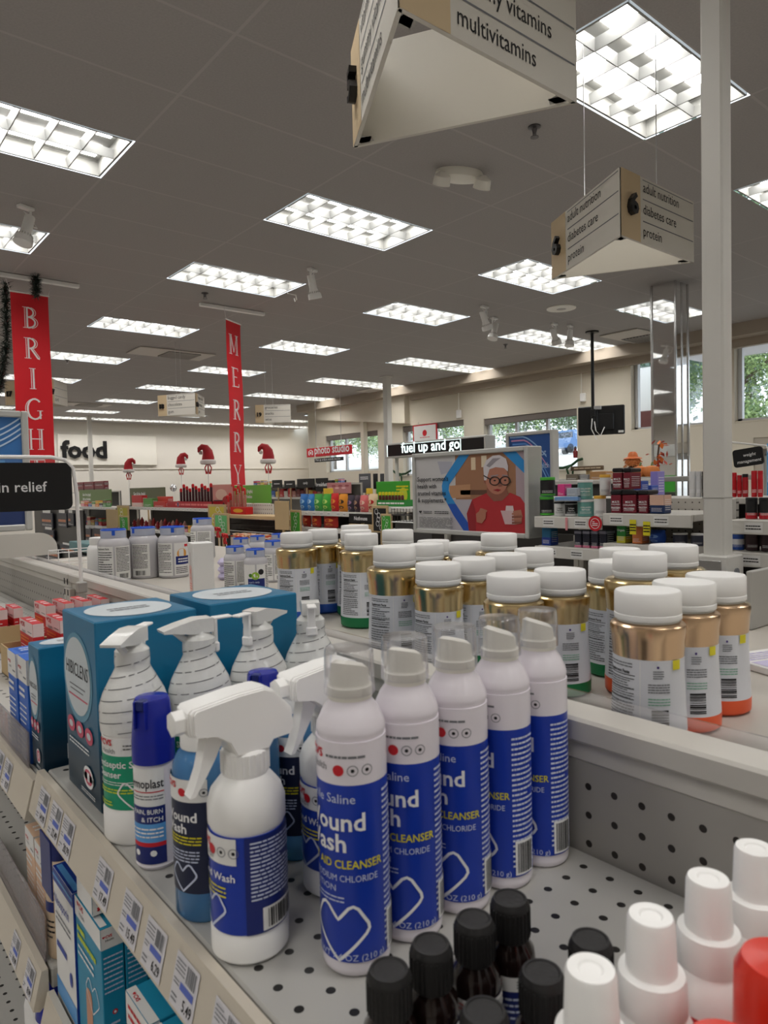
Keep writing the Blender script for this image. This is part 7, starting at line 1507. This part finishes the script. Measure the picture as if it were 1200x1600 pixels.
for k, (x0, x1, t, c1, lab) in enumerate(((884, 903, 741, (120, 110, 96), 'grey brown carton on the low table behind'), (906, 919, 742, (150, 150, 150), 'grey carton on the low table behind'), (921, 946, 737, (186, 140, 92), 'tan carton on the low table behind'))): gbox('shelf_carton', lab, 'carton', XK+.02, yz(x1, 745, XK+.02)[0], yz(x0, 745, XK+.02)[0], zk, onx((x0+x1)/2, t, XK+.02).z-zk, .08, cm(*c1), group='cartons on the low table')
for k, (x0, x1, t, c1, lab) in enumerate(((990, 1002, 752, (50, 80, 170), 'blue carton on the shelf top behind the maroon tubs'), (994, 1018, 759, (60, 90, 180), 'wide blue tray on the shelf top behind the maroon tubs'), (1016, 1028, 737, (150, 140, 210), 'lavender pack on the shelf top behind the maroon tubs'))):
    X = XT+.04+.08*k; gbox('display_carton', lab, 'carton', X, yz(x1, 755, X)[0], yz(x0, 755, X)[0], ztop, max(onx((x0+x1)/2, t, X).z-ztop, .03), .06, cm(*c1), group='cartons on the shelf top')
# blue wall posters behind the camera side, seen in the mirror column
for k, (y_, z0_) in enumerate(((6.2, 1.9), (7.6, .9))):
    r = thing('wall_poster', '%s blue poster on the far left wall, reflected in the mirror column' % ('upper', 'lower')[k], 'poster', (XL+.001, y_, z0_), 0, 'blue wall posters'); MB().box((.01, 0, .6), (.02, 1.2, 1.2), cm(30, 120, 190), .004).build('sheet', r)
ga, gb = onz(1170, 985, DK), onz(1245, 962, DK); gm = (ga+gb)/2; gl = (gb-ga).length
grey = thing('sign_card', 'large grey upright card behind the rose gold jars at the right edge', 'card', (gm.x, gm.y, DK+.0008), math.atan2(gb.y-ga.y, gb.x-ga.x)); MB().box((0, 0, .052), (gl, .010, .104), GREYM, .002).build('card', grey); MB().box((.02, .02, .03), (.01, .04, .06), GREYM, .001).build('foot', grey)
la = onz(1190, 1045, DK); r = thing('leaflet_stack', 'white leaflets with lilac print lying at the right end of the deck', 'leaflets', (la.x+.03, la.y-.01, DK+.0008), math.radians(-20)); MB().box((0, 0, .005), (.11, .10, .010), PAPER, .001).build('sheets', r); q = MB(); q.rect(-.05, -.045, .05, .0, LAVENDER, lambda u, v: (u, v, .0104)); q.lines(-.045, .005, .045, .04, 4, LAVENDER, lambda u, v: (u, v, .0104), .6, 3); q.build('print', r, smooth=False)

# more small goods on the far bays
WORDS = ['red', 'cream', 'brown', 'orange', 'blue', 'green', 'dark', 'pink', 'yellow', 'grey']; TONES = [(196, 50, 48), (226, 210, 184), (120, 84, 60), (226, 140, 60), (70, 110, 180), (90, 150, 80), (60, 54, 60), (222, 140, 150), (226, 196, 80), (160, 160, 164)]
def fill(px0, px1, n, X, z, hmin, hmax, dp, place_, group, seed):
    g = random.Random(seed); st = (px1-px0)/n; seq = list(range(10)); g.shuffle(seq)
    for k in range(n):
        t = seq[k % 10]; a_, b_ = yz(px0+st*(k+.92), 790, X)[0], yz(px0+st*(k+.06), 790, X)[0]
        gbox('small_carton', '%s small carton, %s from the left %s' % (WORDS[t], ORD[k], place_), 'carton', X, a_, b_, z, g.uniform(hmin, hmax), dp, cm(*TONES[t]), bands=[(.55, .9, cm(*TONES[seq[(k+3) % 10]]))], group=group)
fill(126, 166, 7, XB+.05, zb_, .06, .15, .10, 'on the top shelf of the dark left bay', 'small cartons on the left bay top shelf', 21)
fill(112, 158, 8, XB+.12, yz(145, 822)[1], .08, .16, .10, 'on the lower shelf of the dark left bay', 'small cartons on the left bay lower shelf', 22)
fill(286, 322, 6, XB+.06, zh2, .08, .17, .10, 'at the right end of the lower holiday shelf', 'small cartons on the lower holiday shelf', 23)
fill(397, 424, 5, XR+.06, zf, .05, .12, .10, 'on top of the far shelf run', 'small cartons on the far shelf top', 24)
fill(524, 534, 2, XR+.06, zf, .06, .12, .10, 'on the far shelf top under the photo sign', 'small cartons under the photo sign', 25)
